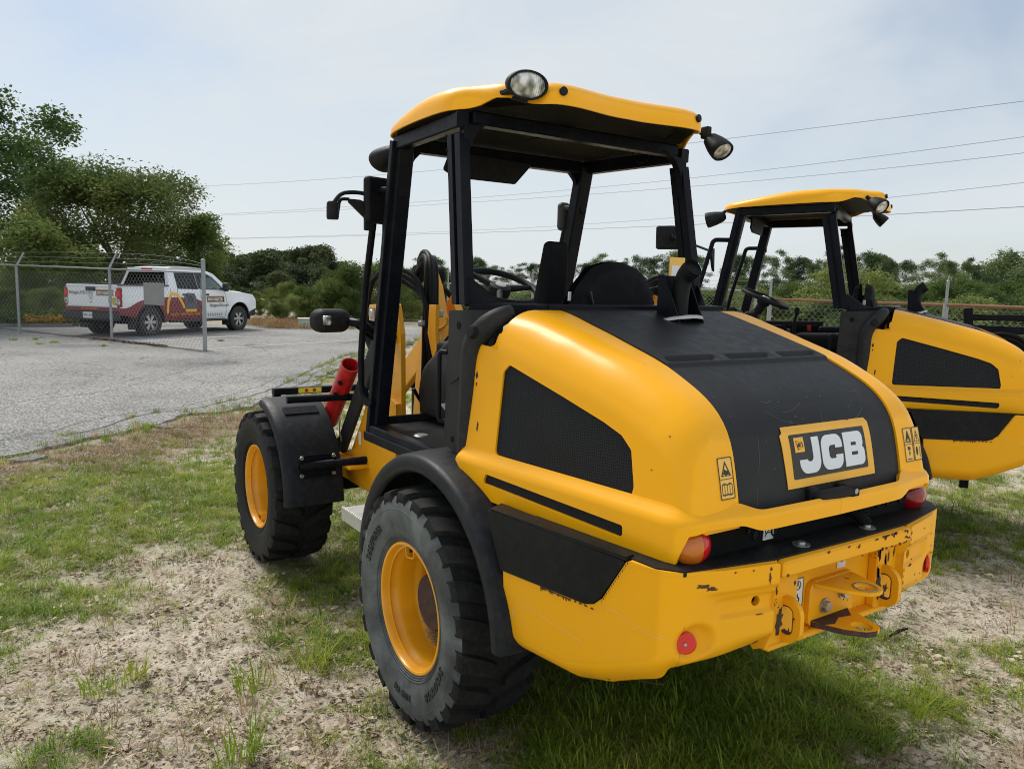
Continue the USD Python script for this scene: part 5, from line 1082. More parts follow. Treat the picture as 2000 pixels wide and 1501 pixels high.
def in_view(P, m=150):
    d = P-CAM; z = d@F_; u = 1000+FPX*(d@R2)/np.maximum(z, .05); v = 750-FPX*(d@U2)/np.maximum(z, .05)
    return (z > .3) & (u > -m) & (u < 2000+m) & (v < 1501+m*2)
def candidates(n, rmax):
    """points thinning with distance, over the grass in and just beyond the picture"""
    a = rng.uniform(-.72, .72, n)+YAW; r = 1.6+(rmax-1.6)*rng.random(n)**1.55
    return np.stack([CAM[0]+r*np.cos(a), CAM[1]+r*np.sin(a)], 1), r
C, rr_ = candidates(150000, 13.0)
ok = ~shapely.contains_xy(asph.buffer(-.02), C[:, 0], C[:, 1]); C, rr_ = C[ok], rr_[ok]
g_ = green(C[:, 0], C[:, 1]); d_ = dry(C[:, 0], C[:, 1]); P3 = np.column_stack([C, gz(C[:, 0], C[:, 1])])
wheels_xy = np.array([(0, .678), (2.046, .678), (0, -.678), (2.046, -.678)])
clear = np.all([(np.abs(C[:, 0]-wx_) > .20) | (np.abs(C[:, 1]-wy_) > .19) for wx_, wy_ in wheels_xy], axis=0)
pick = (rng.random(len(C)) < np.clip((g_-.27)*.85, 0.04, .58)*(1-.75*d_)) & clear
gsel = np.nonzero(pick)[0][:72000]
shade = np.exp(-(((C[:, 0]+.6)/1.2)**2+((C[:, 1])/.9)**2)**2)
sc = (.24+.50*rng.random(len(C))**1.5)*(.62+.55*g_)*(1+.45*shade)*np.where(rr_ > 6, 1.15, 1.0)
gprot = [(tuft(k, 18, .080, .050, .95, .0046), 'grass_green') for k in range(4)]+[(tuft(10+k, 16, .048, .065, 1.5, .0058), 'grass_green') for k in range(3)]+[(tuft(20, 7, .15, .02, .5, .0045), 'grass_green'), (tuft(31, 12, .08, .05, .9, .0034), 'grass_dry')]
pidx = rng.choice(len(gprot), len(C), p=[.11, .11, .11, .10, .17, .16, .14, .02, .08])
scatter('grass', gprot, P3[gsel], pidx[gsel], sc[gsel], 'patchy green grass growing in the sandy soil around the loaders', 'grass')
pickd = (rng.random(len(C)) < np.clip(.012+.75*d_+.035*np.clip(.6-g_, 0, 1), 0, .8)) & clear
ds = np.nonzero(pickd)[0][:22000]
dprot = [(tuft(40+k, 12, .075, .05, 1.2, .0032), 'grass_dry') for k in range(3)]+[(flat_bits(50+k, 14, .07, .05, .006), 'litter') for k in range(3)]
scatter('dead_grass', dprot, P3[ds], rng.choice(6, len(ds), p=[.12, .12, .11, .22, .22, .21]), .55+.7*rng.random(len(ds)), 'withered brown grass, straw and leaf bits on the sandy soil', 'dead grass')
ti = rng.integers(30, 230, 1500); off_ = rng.normal(-.02, .16, 1500); fr2 = ed[ti]+rng.normal(0, .05, (1500, 2))+nn[ti]*off_[:, None]
fr2 = fr2[fb(fr2[:, 0], fr2[:, 1], 2.2, 77, 3) > .50]
ck = np.vstack([np.repeat(c, 7, 0) for c in crk[:2]]); ck = ck+rng.normal(0, .03, ck.shape); ck = ck[fb(ck[:, 0], ck[:, 1], 2.0, 78, 3) > .53]; fr2 = np.vstack([fr2, ck])
scatter('edge_grass', [(tuft(70+k, 12, .08, .06, .9, .005), 'grass_green') for k in range(3)]+[(tuft(80, 12, .10, .05, 1.0, .004), 'grass_dry')], np.column_stack([fr2, np.full(len(fr2), .018)]), rng.choice(4, len(fr2), p=[.28, .27, .25, .20]), .45+.6*rng.random(len(fr2)), 'fringe of grass and weeds growing over the broken asphalt edge', 'grass')
C2, r2_ = candidates(60000, 8.0); ok = ~shapely.contains_xy(asph, C2[:, 0], C2[:, 1]); C2 = C2[ok]
pebv = [(mv((trimesh.creation.icosphere(subdivisions=1, radius=.006).vertices*np.array([1, .8, .55]), trimesh.creation.icosphere(subdivisions=1).faces)), 'soil_crumb') for _ in range(1)]+[(flat_bits(60, 5, .03, .03, .014), 'litter')]
plain('soil_crumb', (.46, .39, .30), .95, var=.5, nscale=60)
scatter('soil_crumbs', pebv, np.column_stack([C2, gz(C2[:, 0], C2[:, 1])]), rng.choice(2, len(C2), p=[.75, .25]), .3+1.2*rng.random(len(C2))**2, 'crumbs of soil and leaf scraps lying on the bare sandy ground', 'soil crumbs')
# weeds that stand alone: big grass tufts at known spots, each a thing
wd = [(470, 1478, .17, 'grass tuft with long blades on bare sand at the bottom left'), (495, 1345, .13, 'spiky grass tuft in sand left of the near rear tyre'), (255, 1325, .09, 'low bright tuft in the middle of the sandy patch'), (195, 1350, .085, 'small bright tuft beside a low bright tuft in the sand'), (1790, 1395, .12, 'grass tuft on bare sand at the lower right'), (610, 1300, .15, 'dense long grass tuft beside the near rear tyre')]
for k, (u, v, h, lb) in enumerate(wd):
    c = gw(u, v); m = tuft(100+k, 46, h, .07, .75, .0048); part('/World', 'grass_tuft', mv(m, c), 'grass_green', smooth=False, label=lb, cat='grass tuft')
cA, cB = gw(1738, 1245), gw(1772, 1231)
part('/World', 'stick', tube([cA+[0, 0, .01], (cA+cB)/2+[0, 0, .018], cB+[0, 0, .012]], [.006, .008, .005], 7), 'inner_black', label='short dark stick lying on the sand behind the tow bracket', cat='stick')
# leaf litter under the fence
L2 = [fence_pt(t)[:2]+rng.normal(0, .035, 2)+np.array([-.05, .12]) for t in rng.uniform(.35, 1.15, 900)]
V, F, k = [], [], 0
for q in L2:
    a = rng.uniform(0, 6.28); d = np.array([math.cos(a), math.sin(a), rng.normal(0, .4)])*.035; s = np.array([-math.sin(a), math.cos(a), rng.normal(0, .4)])*.022; c = np.array([*q, .035+abs(rng.normal(0, .012))])
    V += [c-d, c+s, c+d, c-s]; F += [[k, k+1, k+2], [k, k+2, k+3]]; k += 4
part('/World', 'leaf_litter', (np.array(V), np.array(F)), 'leaf_litter', smooth=False, label='rust brown fallen leaves heaped along the foot of the fence', cat='leaves', kind='stuff')
for u, v in ((25, 664), (70, 663), (77, 672), (110, 669), (203, 676), (428, 666)):
    c = gw(u, v, .022); t_ = [mv(tuft(int(u)+j, 14, .07, .08, .9, .012), c+np.append(rng.normal(0, .035, 2), 0)) for j in range(3)]
    part('/World', 'lot_weed', cat(*t_), 'grass_green', smooth=False, label='small flat weed growing from a crack in the grey asphalt', cat='weed', group='weeds in the asphalt cracks')
# ================================================================== far side: verge, fences, wires
plain('concrete', (.33, .32, .30), .85, var=.15, nscale=6)
ub = spot(594, 28.9); ub = thing('utility_box', 'small pale grey-green ground utility cabinet on the verge beyond the lot', 'utility box', loc=ub, rotz=YAW+.3)
plain('box_green', (.38, .41, .33), .6); plain('box_lid', (.55, .56, .50), .6)
part(ub, 'cabinet', box((0, 0, .17), (.50, .42, .34), .01), 'box_green'); part(ub, 'lid', box((0, 0, .365), (.54, .46, .04), .012), 'box_lid')
for y in (-.07, .07): part(ub, 'vent_rib', box((-.252, y, .17), (.008, .012, .28)), 'box_lid')
def vtube(p, r, z0, z1, n=12): return tube([(p[0], p[1], z0), (p[0], p[1], z1)], r, n)
KF = .955
PA = [CAM[:2]+(np.array(q)-CAM[:2])*KF for q in ((17.32, -2.16), (21.38, -.58), (24.53, 1.50), (27.70, 3.66))]
zf = lambda z: CAM[2]+(z-CAM[2])*KF
FA = thing('chain_link_fence', 'galvanised chain link fence with barbed wire in front of the pickup truck', 'fence')
pcap = part(FA, 'end_post', cat(vtube(PA[0], .048, -.05, 2.11), lathe([(.0, 2.145), (.03, 2.14), (.050, 2.12), (.052, 2.10)], 14, 'z', (*PA[0], 0))), 'galvanised', smooth=50)
lean = np.array([.56, -.83])*.24
for q in PA[1:]:
    pp = part(FA, 'line_post', vtube(q, .034, -.05, 1.92), 'galvanised', smooth=50)
    part(pp, 'barb_arm', beam((q[0], q[1], 1.90), (q[0]+lean[0], q[1]+lean[1], 2.30), (.055, .03), (.04, .02), up=(1, 0, 0), ch=.003), 'galvanised')
for a, b, za, zb in ((PA[0], PA[1], zf(1.83), zf(1.89)), (PA[1], PA[2], zf(1.89), zf(1.95)), (PA[2], PA[3], zf(1.95), zf(1.97))):
    part(FA, 'top_rail', tube([(*a, za), (*b, zb)], .0225, 10), 'galvanised', smooth=50)
def curves(parent, name, lists, width, m, kind=None, label=None):
    path = uniq(parent, name); c = UsdGeom.BasisCurves.Define(stage, path); P = np.vstack(lists)
    c.CreateTypeAttr('linear'); c.CreatePointsAttr(Vt.Vec3fArray.FromNumpy(P.astype(np.float32))); c.CreateCurveVertexCountsAttr(Vt.IntArray.FromNumpy(np.array([len(l) for l in lists], np.int32)))
    c.CreateWidthsAttr([width]); c.SetWidthsInterpolation('constant'); UsdShade.MaterialBindingAPI.Apply(c.GetPrim()).Bind(UsdShade.Material.Get(stage, '/World/Looks/'+m))
    return tag(path, label, None, None, kind)
plain('mesh_wire', (.27, .28, .285), .55, metal=.3)
def link(parent, a, b, z0, z1, ph=.075, w=.0032):
    a, b = np.array(a), np.array(b); Ln = np.linalg.norm(b-a); u = (b-a)/Ln; k = int(Ln/ph); zs = np.arange(z0, z1, ph); out = []
    for i in range(k):
        s = (i+.5+np.where(np.arange(len(zs)) % 2 == 0, -.5, .5)*1.0)*ph if i % 2 == 0 else (i+.5+np.where(np.arange(len(zs)) % 2 == 0, .5, -.5))*ph
        out.append(np.column_stack([a[0]+u[0]*s, a[1]+u[1]*s, zs]))
    return curves(parent, 'chain_link_mesh', out, w, 'mesh_wire', kind='stuff')
for a, b in ((PA[0], PA[1]), (PA[1], PA[2]), (PA[2], PA[3])): link(FA, a, b, .06, 1.84, ph=.075, w=.0042)
for t in (.33, .66, 1.0):
    pts = [np.array([*PA[0], 1.86+.16*t])]+[np.array([q[0]+lean[0]*t, q[1]+lean[1]*t, 1.90+.40*t]) for q in PA[1:]]
    curves(FA, 'barbed_wire', [spl(pts, 30)], .007, 'galvanised')
sg0 = fence_pt(.47); sgd = (PA[1]-PA[0])/np.linalg.norm(PA[1]-PA[0])
plain('blank_sign', (.26, .25, .235), .7, var=.08)
sgn_ = thing('blank_sign', 'blank grey square panel wired to the chain link fence', 'sign', loc=(sg0[0]-.05, sg0[1]+.06, 1.29), rotz=math.atan2(sgd[1], sgd[0]))
part(sgn_, 'panel', box((0, 0.02, 0), (.90, .012, .54), .003), 'blank_sign')
for x in (-.36, .36):
    for z in (-.22, .22): part(sgn_, 'wire_tie', box((x, .028, z), (.012, .006, .05)), 'galvanised')
# right-hand fences
def rfence(name, label, posts, zr, zt, m_rail, arms, mesh=True, w=.0032, ph=.055):
    f = thing(name, label, 'fence')
    for q in posts:
        pp = part(f, 'post', vtube(q, .036, -.05, zr+.02), 'galvanised', smooth=50)
        part(pp, 'post_extension', cat(vtube(q, .020, zr+.01, zt, 8), lathe([(.0, zt+.03), (.018, zt+.01), (.022, zt)], 8, 'z', (*q, 0))), 'galvanised', smooth=50)
    for a, b in zip(posts[:-1], posts[1:]):
        part(f, 'top_rail', tube([(*a, zr), (*b, zr)], .023, 10), m_rail, smooth=50)
        if mesh: link(f, a, b, .05, zr-.02, ph=ph, w=w)
    if arms:
        for t in (.12, .24, .36): curves(f, 'barbed_wire', [np.array([(*q, zr+t) for q in posts])], .006, 'galvanised')
    return f
pb = [spot(u, D)[:2] for u, D in ((875, 23.6), (1040, 22.8), (1247, 22.0), (1477, 21.2))]
rfence('boundary_fence', 'galvanised chain link boundary fence seen through the loader cab', pb, 1.74, 2.18, 'galvanised', True)
pc = [spot(u, D)[:2] for u, D in ((1477, 14.2), (1505, 13.9), (1850, 12.4), (2230, 10.9))]
rfence('rusty_rail_fence', 'chain link fence with a rusty top rail behind the far loader', pc[1:], 1.575, 1.90, 'rusty_pipe', False)
# overhead wires
plain('wire', (.16, .165, .175), .7)
def wire(pts, r, label):
    P = [np.append(spot(u, D)[:2], rise(u, v, D)) for u, v, D in pts]
    part('/World', 'power_line', tube(spl(P, 40), r*.62, 6), 'wire', smooth=60, label=label, cat='power line')
wire([(340, 366, 120), (690, 346, 100), (1430, 268, 66), (2000, 196, 50), (2300, 158, 44)], .026, 'uppermost overhead wire, passing just beside the lamp of the near canopy')
wire([(390, 421, 118), (900, 388, 92), (1400, 341, 68), (2000, 265, 50), (2300, 222, 44)], .024, 'second overhead wire from the top crossing behind the near cab')
wire([(390, 423, 119), (900, 396, 93), (1400, 359, 69), (2000, 297, 51), (2300, 258, 45)], .024, 'third overhead wire from the top crossing behind the near cab')
wire([(420, 466, 120), (1000, 446, 90), (1370, 420, 70), (2000, 355, 51), (2300, 318, 45)], .022, 'thin overhead wire that meets the far canopy roof from the right')
wire([(420, 467, 121), (1000, 452, 91), (1400, 436, 70), (2000, 403, 52), (2300, 384, 46)], .030, 'lowest and thickest overhead wire, behind the far canopy roof')
# ================================================================== trees
plain('bark', (.085, .068, .052), .9, var=.35, nscale=8, bump=.5, bscale=30)
foliage('oak_leaf', (0.0405, 0.0729, 0.0203), (0.0851, 0.1337, 0.0324), (0.1823, 0.2126, 0.0527), .30, nscale=.5)
foliage('broad_leaf', (0.0316, 0.0702, 0.0175), (0.0667, 0.1264, 0.0264), (0.1492, 0.2194, 0.0491), .32, nscale=.6)
foliage('pine_leaf', (.030, .048, .020), (.062, .088, .034), (.11, .135, .052), .18, nscale=.35)
foliage('willow_leaf', (.075, .115, .026), (.145, .195, .048), (.25, .29, .09), .36, nscale=.7)
foliage('bush_leaf', (0.0592, 0.1044, 0.0244), (0.1218, 0.1826, 0.0418), (0.2436, 0.2784, 0.0784), .33, nscale=.6)
foliage('ash_leaf', (0.0439, 0.0776, 0.0304), (0.0844, 0.1316, 0.0439), (0.1604, 0.211, 0.0759), .30, nscale=.5)
foliage('flower', (.45, .25, .01), (.60, .38, .02), (.70, .50, .05), .3)
def leaves(centers, radii, n, size, seed, flat=.35, aspect=.5):
    r = np.random.default_rng(seed); centers = np.asarray(centers, float); radii = np.asarray(radii, float)
    w = np.maximum(radii[:, 0]*radii[:, 1]*radii[:, 2], 1e-6)**.72; k = r.choice(len(centers), n, p=w/w.sum())
    d = r.normal(size=(n, 3)); d /= np.linalg.norm(d, axis=1, keepdims=True); rad = r.random(n)**.42
    P = centers[k]+d*radii[k]*(rad*(1+.18*r.normal(size=n)))[:, None]
    ax = r.normal(size=(n, 3)); ax[:, 2] *= flat; ax += d*.5; ax /= np.linalg.norm(ax, axis=1, keepdims=True)
    nr = r.normal(size=(n, 3)); nr[:, 2] = np.abs(nr[:, 2])+.7; s = np.cross(ax, nr); s /= np.maximum(np.linalg.norm(s, axis=1, keepdims=True), 1e-6)
    L_ = (size*r.uniform(.55, 1.35, n))[:, None]; W_ = L_*aspect
    bend = np.cross(s, ax)*L_*.15
    V = np.stack([P-ax*L_/2, P+s*W_/2+bend, P+ax*L_/2, P-s*W_/2+bend], 1).reshape(-1, 3); b = np.arange(n)*4
    F = np.vstack([np.stack([b, b+1, b+2], 1), np.stack([b, b+2, b+3], 1)]); return V, F
def clumps(n, H0, H1, R, seed, prof, size, jit=.25):
    """clump centres on and inside an uneven crown: prof(t) = relative radius at height fraction t"""
    r = np.random.default_rng(seed); C, S = [], []
    for _ in range(n):
        t = r.random()**.9; a = r.uniform(0, 2*np.pi); lump = 1+jit*math.sin(a*3+seed)+jit*.6*math.sin(a*5+seed*2+t*6)
        q = R*prof(t)*lump*r.random()**.36; C.append((q*math.cos(a), q*math.sin(a), H0+(H1-H0)*t)); s = size*r.uniform(.55, 1.35); S.append((s, s, s*r.uniform(.5, .8)))
    return np.array(C), np.array(S)
def limbs(C, H0, rt, k, seed, base=0.0, top=None):
    r = np.random.default_rng(seed+7); out = [tube([(0, 0, -.1), (r.normal(0, .05), r.normal(0, .05), H0*.6), (0, 0, top or H0*1.5)], [rt, rt*.8, rt*.35], 8)]
    for i in r.choice(len(C), min(k, len(C)), replace=False):
        c = C[i]; z0 = max(H0*.55, min(c[2]*.62, (top or H0*1.5))); st_ = np.array([0, 0, z0]); mid = (st_+c)/2+np.array([0, 0, -.08*np.linalg.norm(c-st_)]); w = rt*.30*r.uniform(.6, 1.2)
        out.append(tube(spl([st_, mid, c*np.array([1.04, 1.04, 1.0])], 6), np.linspace(w, w*.16, 6), 5))
    return cat(*out)
def tree(name, label, catg, group, loc, seed, H0, H1, R, prof, ncl, csize, nleaf, lsize, leafmat, rt, nl=16, jit=.25, flat=.35, aspect=.5, twigs=0, top=None, rotz=0):
    t = thing(name, label, catg, group, loc=loc, rotz=rotz); C, S = clumps(ncl, H0, H1, R, seed, prof, csize, jit)
    part(t, 'trunk', limbs(C, H0, rt, nl, seed, top=top), 'bark', smooth=60)
    cr = part(t, 'crown', leaves(C, S, nleaf, lsize, seed, flat, aspect), leafmat, smooth=False, kind='stuff')
    if twigs:
        r = np.random.default_rng(seed+3); o = []
        for i in r.choice(len(C), twigs, replace=False):
            c = C[i]; d = np.array([c[0]*.25, c[1]*.25, 1.0])+r.normal(0, .35, 3); d /= np.linalg.norm(d); ln = R*.35*r.uniform(.5, 1.3); e = c+d*ln
            o.append(tube(spl([c, c+d*ln*.5+r.normal(0, .06, 3), e], 6), np.linspace(.02, .006, 6), 4)); o.append(tube([c+d*ln*.5, c+d*ln*.75+r.normal(0, .18, 3)], [.010, .004], 4))
        part(t, 'bare_twig', cat(*o), 'bark', kind='stuff')
    return t
round_ = lambda t: math.sqrt(max(0, 1-(2*t-.75)**2*.62)) if t < .97 else .35
dome_ = lambda t: (1-.15*(1-t))*math.sqrt(max(.02, 1-t**2.6))
pine_ = lambda t: .35+.65*math.sin(math.pi*min(1, t*.9+.15))**.8 if t < .93 else .4
bush_ = lambda t: math.sqrt(max(.05, 1-t**2.2))
# left of the frame: large-leaved tree whose crown enters the picture
D = 30; c = spot(-172, D)
tree('sweetgum_tree', 'large dark tree at the left edge with bare twigs above its crown', 'tree', None, c, 4, 2.0, rise(20, 205, D), 5.2, lambda t: float(np.interp(t, [0, .3, .44, .62, .8, .93, 1], [.15, .38, .52, .78, 1, .85, .5])), 84, .85, 56000, .125, 'broad_leaf', .28, nl=24, jit=.07, aspect=.75, twigs=16)
D = 44; c = spot(232, D)
tree('oak_tree', 'broad spreading olive green oak behind the pickup truck', 'tree', None, c, 9, 1.5, rise(190, 338, D)*1.0, 5.3, lambda t: math.sqrt(max(.03, 1-max(0, t-.12)**2*1.02)), 150, 1.0, 60000, .18, 'oak_leaf', .38, nl=14, jit=.10)
D = 40; c = spot(395, D)
tree('small_oak_tree', 'smaller oak joined to the right side of the broad oak behind the truck', 'tree', None, c, 23, 1.2, rise(395, 425, D), 1.3, dome_, 34, .5, 9000, .15, 'bush_leaf', .14, nl=12)
D = 38; c = spot(60, D)
tree('yellowish_tree', 'lighter green young tree between the left edge tree and the broad oak', 'tree', None, c, 31, .5, rise(60, 440, D), 2.4, dome_, 40, .75, 11000, .17, 'bush_leaf', .14, nl=14)
# pines of the far wood
PP = tree('pine_tree', 'tall dark loblolly pine in the far wood beside the gap of sky', 'tree', 'dark pines of the far wood', spot(620, 105), 50, 3.0, rise(620, 487, 105), 3.4, pine_, 50, .95, 9000, .50, 'pine_leaf', .22, nl=16, jit=.4, flat=.5, aspect=.3)
for k, (u, v, D) in enumerate(((432, 487, 104), (460, 505, 112), (485, 497, 100), (505, 492, 108), (530, 487, 103), (552, 490, 112), (575, 500, 106), (600, 484, 112), (642, 512, 104), (420, 505, 96), (515, 505, 94), (560, 512, 95), (455, 520, 92), (590, 515, 96), (405, 500, 110), (380, 505, 100), (660, 530, 110), (340, 520, 100), (300, 525, 105))):
    c = spot(u, D); h = rise(u, v, D); s = h/(rise(620, 487, 105)+.6)
    copy_of(PP, 'pine_tree', 'tall dark loblolly pine in the far wood behind the truck', 'tree', 'dark pines of the far wood', c, rng.uniform(0, 6.28), (s*rng.uniform(.75, 1.1), s*rng.uniform(.75, 1.1), s))
UB = tree('scrub_bush', 'dense dark bush at the foot of the far pine wood', 'bush', 'bushes along the foot of the pine wood', spot(520, 90), 61, .1, 4.6, 3.3, bush_, 44, .9, 7000, .36, 'pine_leaf', .1, nl=8)
for k in range(22):
    u = (330+k*27 if k < 14 else 40+(k-14)*50); copy_of(UB, 'scrub_bush', 'dense dark bush at the foot of the far pine wood', 'bush', 'bushes along the foot of the pine wood', spot(u, 84+rng.uniform(-4, 8) if k < 14 else 56+rng.uniform(-4, 6)), rng.uniform(0, 6), rng.uniform(.40, .70))
# bright willowy bushes beyond the lot
WB = tree('willow_bush', 'tall bright green willowy bush beyond the lot, left of the near cab', 'bush', 'bright bushes beyond the lot', spot(700, 35), 71, .05, rise(700, 520, 35), 1.9, bush_, 60, .48, 13000, .13, 'willow_leaf', .06, nl=16, jit=.3, twigs=5, aspect=.35)
hW = rise(700, 520, 35)+.2
for k, (u, v, D, sx_) in enumerate(((655, 548, 36, .8), (740, 530, 38, .9), (560, 563, 38, .8), (590, 570, 35, .7), (615, 575, 34.5, .6), (575, 585, 34, .5), (530, 580, 42, .8), (640, 560, 34.5, .7), (780, 545, 37, .9), (690, 575, 33.5, .7), (510, 590, 40, .6), (820, 540, 40, 1.0), (860, 545, 40, 1.0), (500, 575, 50, .9), (545, 600, 33.5, .35))):
    h = rise(u, v, D); s = h/hW
    copy_of(WB, 'willow_bush', 'bright green willowy bush on the grassy verge beyond the lot', 'bush', 'bright bushes beyond the lot', spot(u, D), rng.uniform(0, 6), (s*.95, s*.95, s*1.25))
for k, (u, v, D) in enumerate(((40, 545, 36), (90, 560, 34), (115, 550, 37), (15, 560, 33))):
    h = rise(u, v, D); s = h/hW; copy_of(WB, 'willow_bush', 'bright green bush behind the left end of the chain link fence', 'bush', 'bright bushes behind the left fence', spot(u, D), rng.uniform(0, 6), (s*1.1, s*1.1, s))
# yellow flowers by the truck's rear
fl_ = [leaves(np.array([[*spot(u, 29.5)[:2], .22]]), np.array([[.42, .42, .20]]), 420, .07, 80+i, aspect=.8) for i, u in enumerate((98, 112, 60))]
fg_ = [leaves(np.array([[*spot(u, 30)[:2], .2]]), np.array([[.8, .8, .35]]), 1500, .10, 90+i) for i, u in enumerate((20, 50, 80, 105, 130))]
part('/World', 'ground_cover', cat(*fg_), 'bush_leaf', smooth=False, label='low green planting along the far left edge of the lot', cat='ground cover', kind='stuff')
part('/World', 'yellow_flowers', cat(*fl_), 'flower', smooth=False, label='patch of yellow flowers beside the rear bumper of the pickup truck', cat='flowers', kind='stuff')
plain('kerb', (.16, .155, .15), .9)
ka, kb = spot(-120, 29.6), spot(140, 29.2)
part('/World', 'kerb', beam((*ka[:2], .06), (*kb[:2], .06), (.2, .14)), 'kerb', kind='structure')
# dry verge grass
vg = []
for i in range(60): vg.append(leaves(np.array([[*spot(rng.uniform(495, 700), rng.uniform(28.5, 33))[:2], .10]]), np.array([[.7, .7, .16]]), 260, .11, 300+i, flat=2.5, aspect=.12))
part('/World', 'verge_grass', cat(*vg), 'grass_dry', smooth=False, label='tan dry grass on the verge between the lot and the bright bushes', cat='grass', kind='stuff')
# right-hand side: tree row and scrub belt
AT = [tree('ash_tree', 'airy mid green tree in the row beyond the right fence, first of its shape', 'tree', 'row of airy trees beyond the right fence', spot(1690, 78), 110+k, 1.4, 9.0, 3.1+.3*k, lambda t: (.45+.55*math.sin(math.pi*min(1, t*.85+.12)))*(1 if t < .95 else .5), 64, .85, 17000, .21, 'ash_leaf', .16, nl=16, jit=.34) for k in range(3)]
for t_, u, v, D in zip(AT, (1690, 1770, 1835), (487, 500, 488), (76, 80, 74)):
    c = spot(u, D); s = (rise(u, v, D))/9.6; x = UsdGeom.Xformable(stage.GetPrimAtPath(t_)); x.ClearXformOpOrder(); x.MakeMatrixXform().Set(Gf.Matrix4d(s*.9, 0, 0, 0, 0, s*.9, 0, 0, 0, 0, s, 0, *c, 1))
labs = {0: 'airy mid green tree in the row beyond the right fence'}
row = ((1440, 512, 80), (1475, 488, 82), (1520, 502, 84), (1560, 505, 80), (1600, 498, 78), (1640, 490, 82), (1715, 505, 84), (1855, 500, 80), (1895, 520, 82), (1730, 520, 74), (1250, 508, 76), (1290, 500, 80), (1320, 498, 74), (1345, 505, 78), (1180, 512, 88), (1150, 515, 90), (1060, 515, 84), (1025, 520, 86), (930, 512, 80), (955, 530, 84), (860, 508, 82), (840, 515, 86), (800, 530, 80), (1215, 520, 86), (1100, 530, 88))
for k, (u, v, D) in enumerate(row):
    c = spot(u, D); s = rise(u, v-9+rng.uniform(-14, 12), D)/9.6; w = s*rng.uniform(.72, 1.3); copy_of(AT[k % 3], 'ash_tree', labs[0], 'tree', 'row of airy trees beyond the right fence', c, rng.uniform(0, 6.28), (w, w, s))
for t_ in AT: tag(t_, labs[0])
DT = tree('grey_green_tree', 'rounded hazy grey-green tree at the right edge, beyond the far loader', 'tree', 'rounded trees at the right edge', spot(1965, 90), 130, 1.0, rise(1965, 500, 90), 3.9, dome_, 60, 1.1, 11000, .28, 'ash_leaf', .2, nl=18)
for u, v, D, w in ((1935, 520, 92, .8), (2010, 515, 86, 1.0), (2060, 510, 88, 1.1), (1990, 540, 84, .9)):
    s = rise(u, v, D)/rise(1965, 500, 90); copy_of(DT, 'grey_green_tree', 'rounded hazy grey-green tree at the right edge, beyond the far loader', 'tree', 'rounded trees at the right edge', spot(u, D), rng.uniform(0, 6), (s*w, s*w, s))
SB = tree('thicket_bush', 'yellowish green thicket bush behind the right fences', 'bush', 'thicket behind the right fences', spot(1650, 42), 140, .05, 3.0, 2.4, bush_, 60, .6, 10000, .15, 'bush_leaf', .05, nl=10, jit=.3)
for k in range(38):
    u = 1220+k*24+rng.uniform(-10, 10); D = rng.choice([32, 38, 46, 54]); v = {32: 568, 38: 556, 46: 546, 54: 538}[int(D)]+rng.uniform(-10, 14); s = max(.35, rise(u, v, D)/3.7)
    copy_of(SB, 'thicket_bush', 'yellowish green thicket bush behind the right fences', 'bush', 'thicket behind the right fences', spot(u, D), rng.uniform(0, 6), (max(s, .75)*rng.uniform(.9, 1.3), max(s, .75), s))
for k in range(16):
    u = 780+k*32+rng.uniform(-10, 10); D = rng.choice([44, 54]); s = rise(u, 562+rng.uniform(-8, 12), D)/3.7
    copy_of(SB, 'thicket_bush', 'yellowish green thicket bush behind the right fences', 'bush', 'thicket behind the right fences', spot(u, D), rng.uniform(0, 6), (1.1, 1.1, s))
ORD = ('', 'second ', 'third ', 'fourth ', 'fifth ', 'sixth ', 'seventh ', 'eighth ', 'ninth ', 'tenth ', 'eleventh ', 'twelfth ', 'thirteenth ', 'fourteenth ', 'fifteenth ', 'sixteenth ', 'seventeenth ', 'eighteenth ', 'nineteenth ', 'twentieth ')
def order_labels(prefix, fmt, limit=20):
    L_ = []
    for p_ in stage.GetPrimAtPath('/World').GetChildren():
        if p_.GetName() == prefix or p_.GetName()[:len(prefix)+1] == prefix+'_':
            t_ = UsdGeom.Xformable(p_).GetLocalTransformation().ExtractTranslation(); d_ = np.array([t_[0], t_[1], 0])-CAM; L_.append((1000+FPX*(d_@R2)/(d_@F_), str(p_.GetPath())))
    for k, (u_, p_) in enumerate(sorted(L_, reverse=True)):
        if k < limit: tag(p_, fmt.format(ORD[k]+'rightmost' if k else 'rightmost'))
order_labels('ash_tree', 'airy mid green tree beyond the right fences, {} of its row'); order_labels('willow_bush', 'bright green willowy bush beyond the lot, {} of those bushes'); order_labels('grey_green_tree', 'rounded hazy grey-green tree near the right edge, {} of them'); order_labels('pine_tree', 'dark loblolly pine of the far wood behind the truck, {} pine')
# ================================================================== second loader and the attachment behind it
l2 = (.889, -3.305, -.02, .485, -.030)
cc, ss_ = math.cos(l2[3]), math.sin(l2[3]); Rz = rot('z', l2[3]); Ry = rot('y', -l2[4]); M = Rz@Ry
L2_ = copy_of(LOADER, 'wheel_loader', 'far yellow and black wheel loader half hidden behind the near one', 'wheel loader', None, inst=False, mat=Gf.Matrix4d(*M[:, 0], 0, *M[:, 1], 0, *M[:, 2], 0, l2[0], l2[1], l2[2], 1))
for nm_ in ('work_lamp', 'mirror', 'tall_backrest', 'inside_mirror', 'bay_number', 'bay_number_001'): stage.OverridePrim(L2_+'/'+nm_).SetActive(False)
keep_, L = L, L2_
work_lamp((-.215, .475, 2.285), (-.75, .35, -.55), (0, 0, 1), .072, .055, .09, name='rear_lamp', bracket=tube([(-.12, .45, 2.36), (-.17, .46, 2.32)], .014, 8))
L = keep_
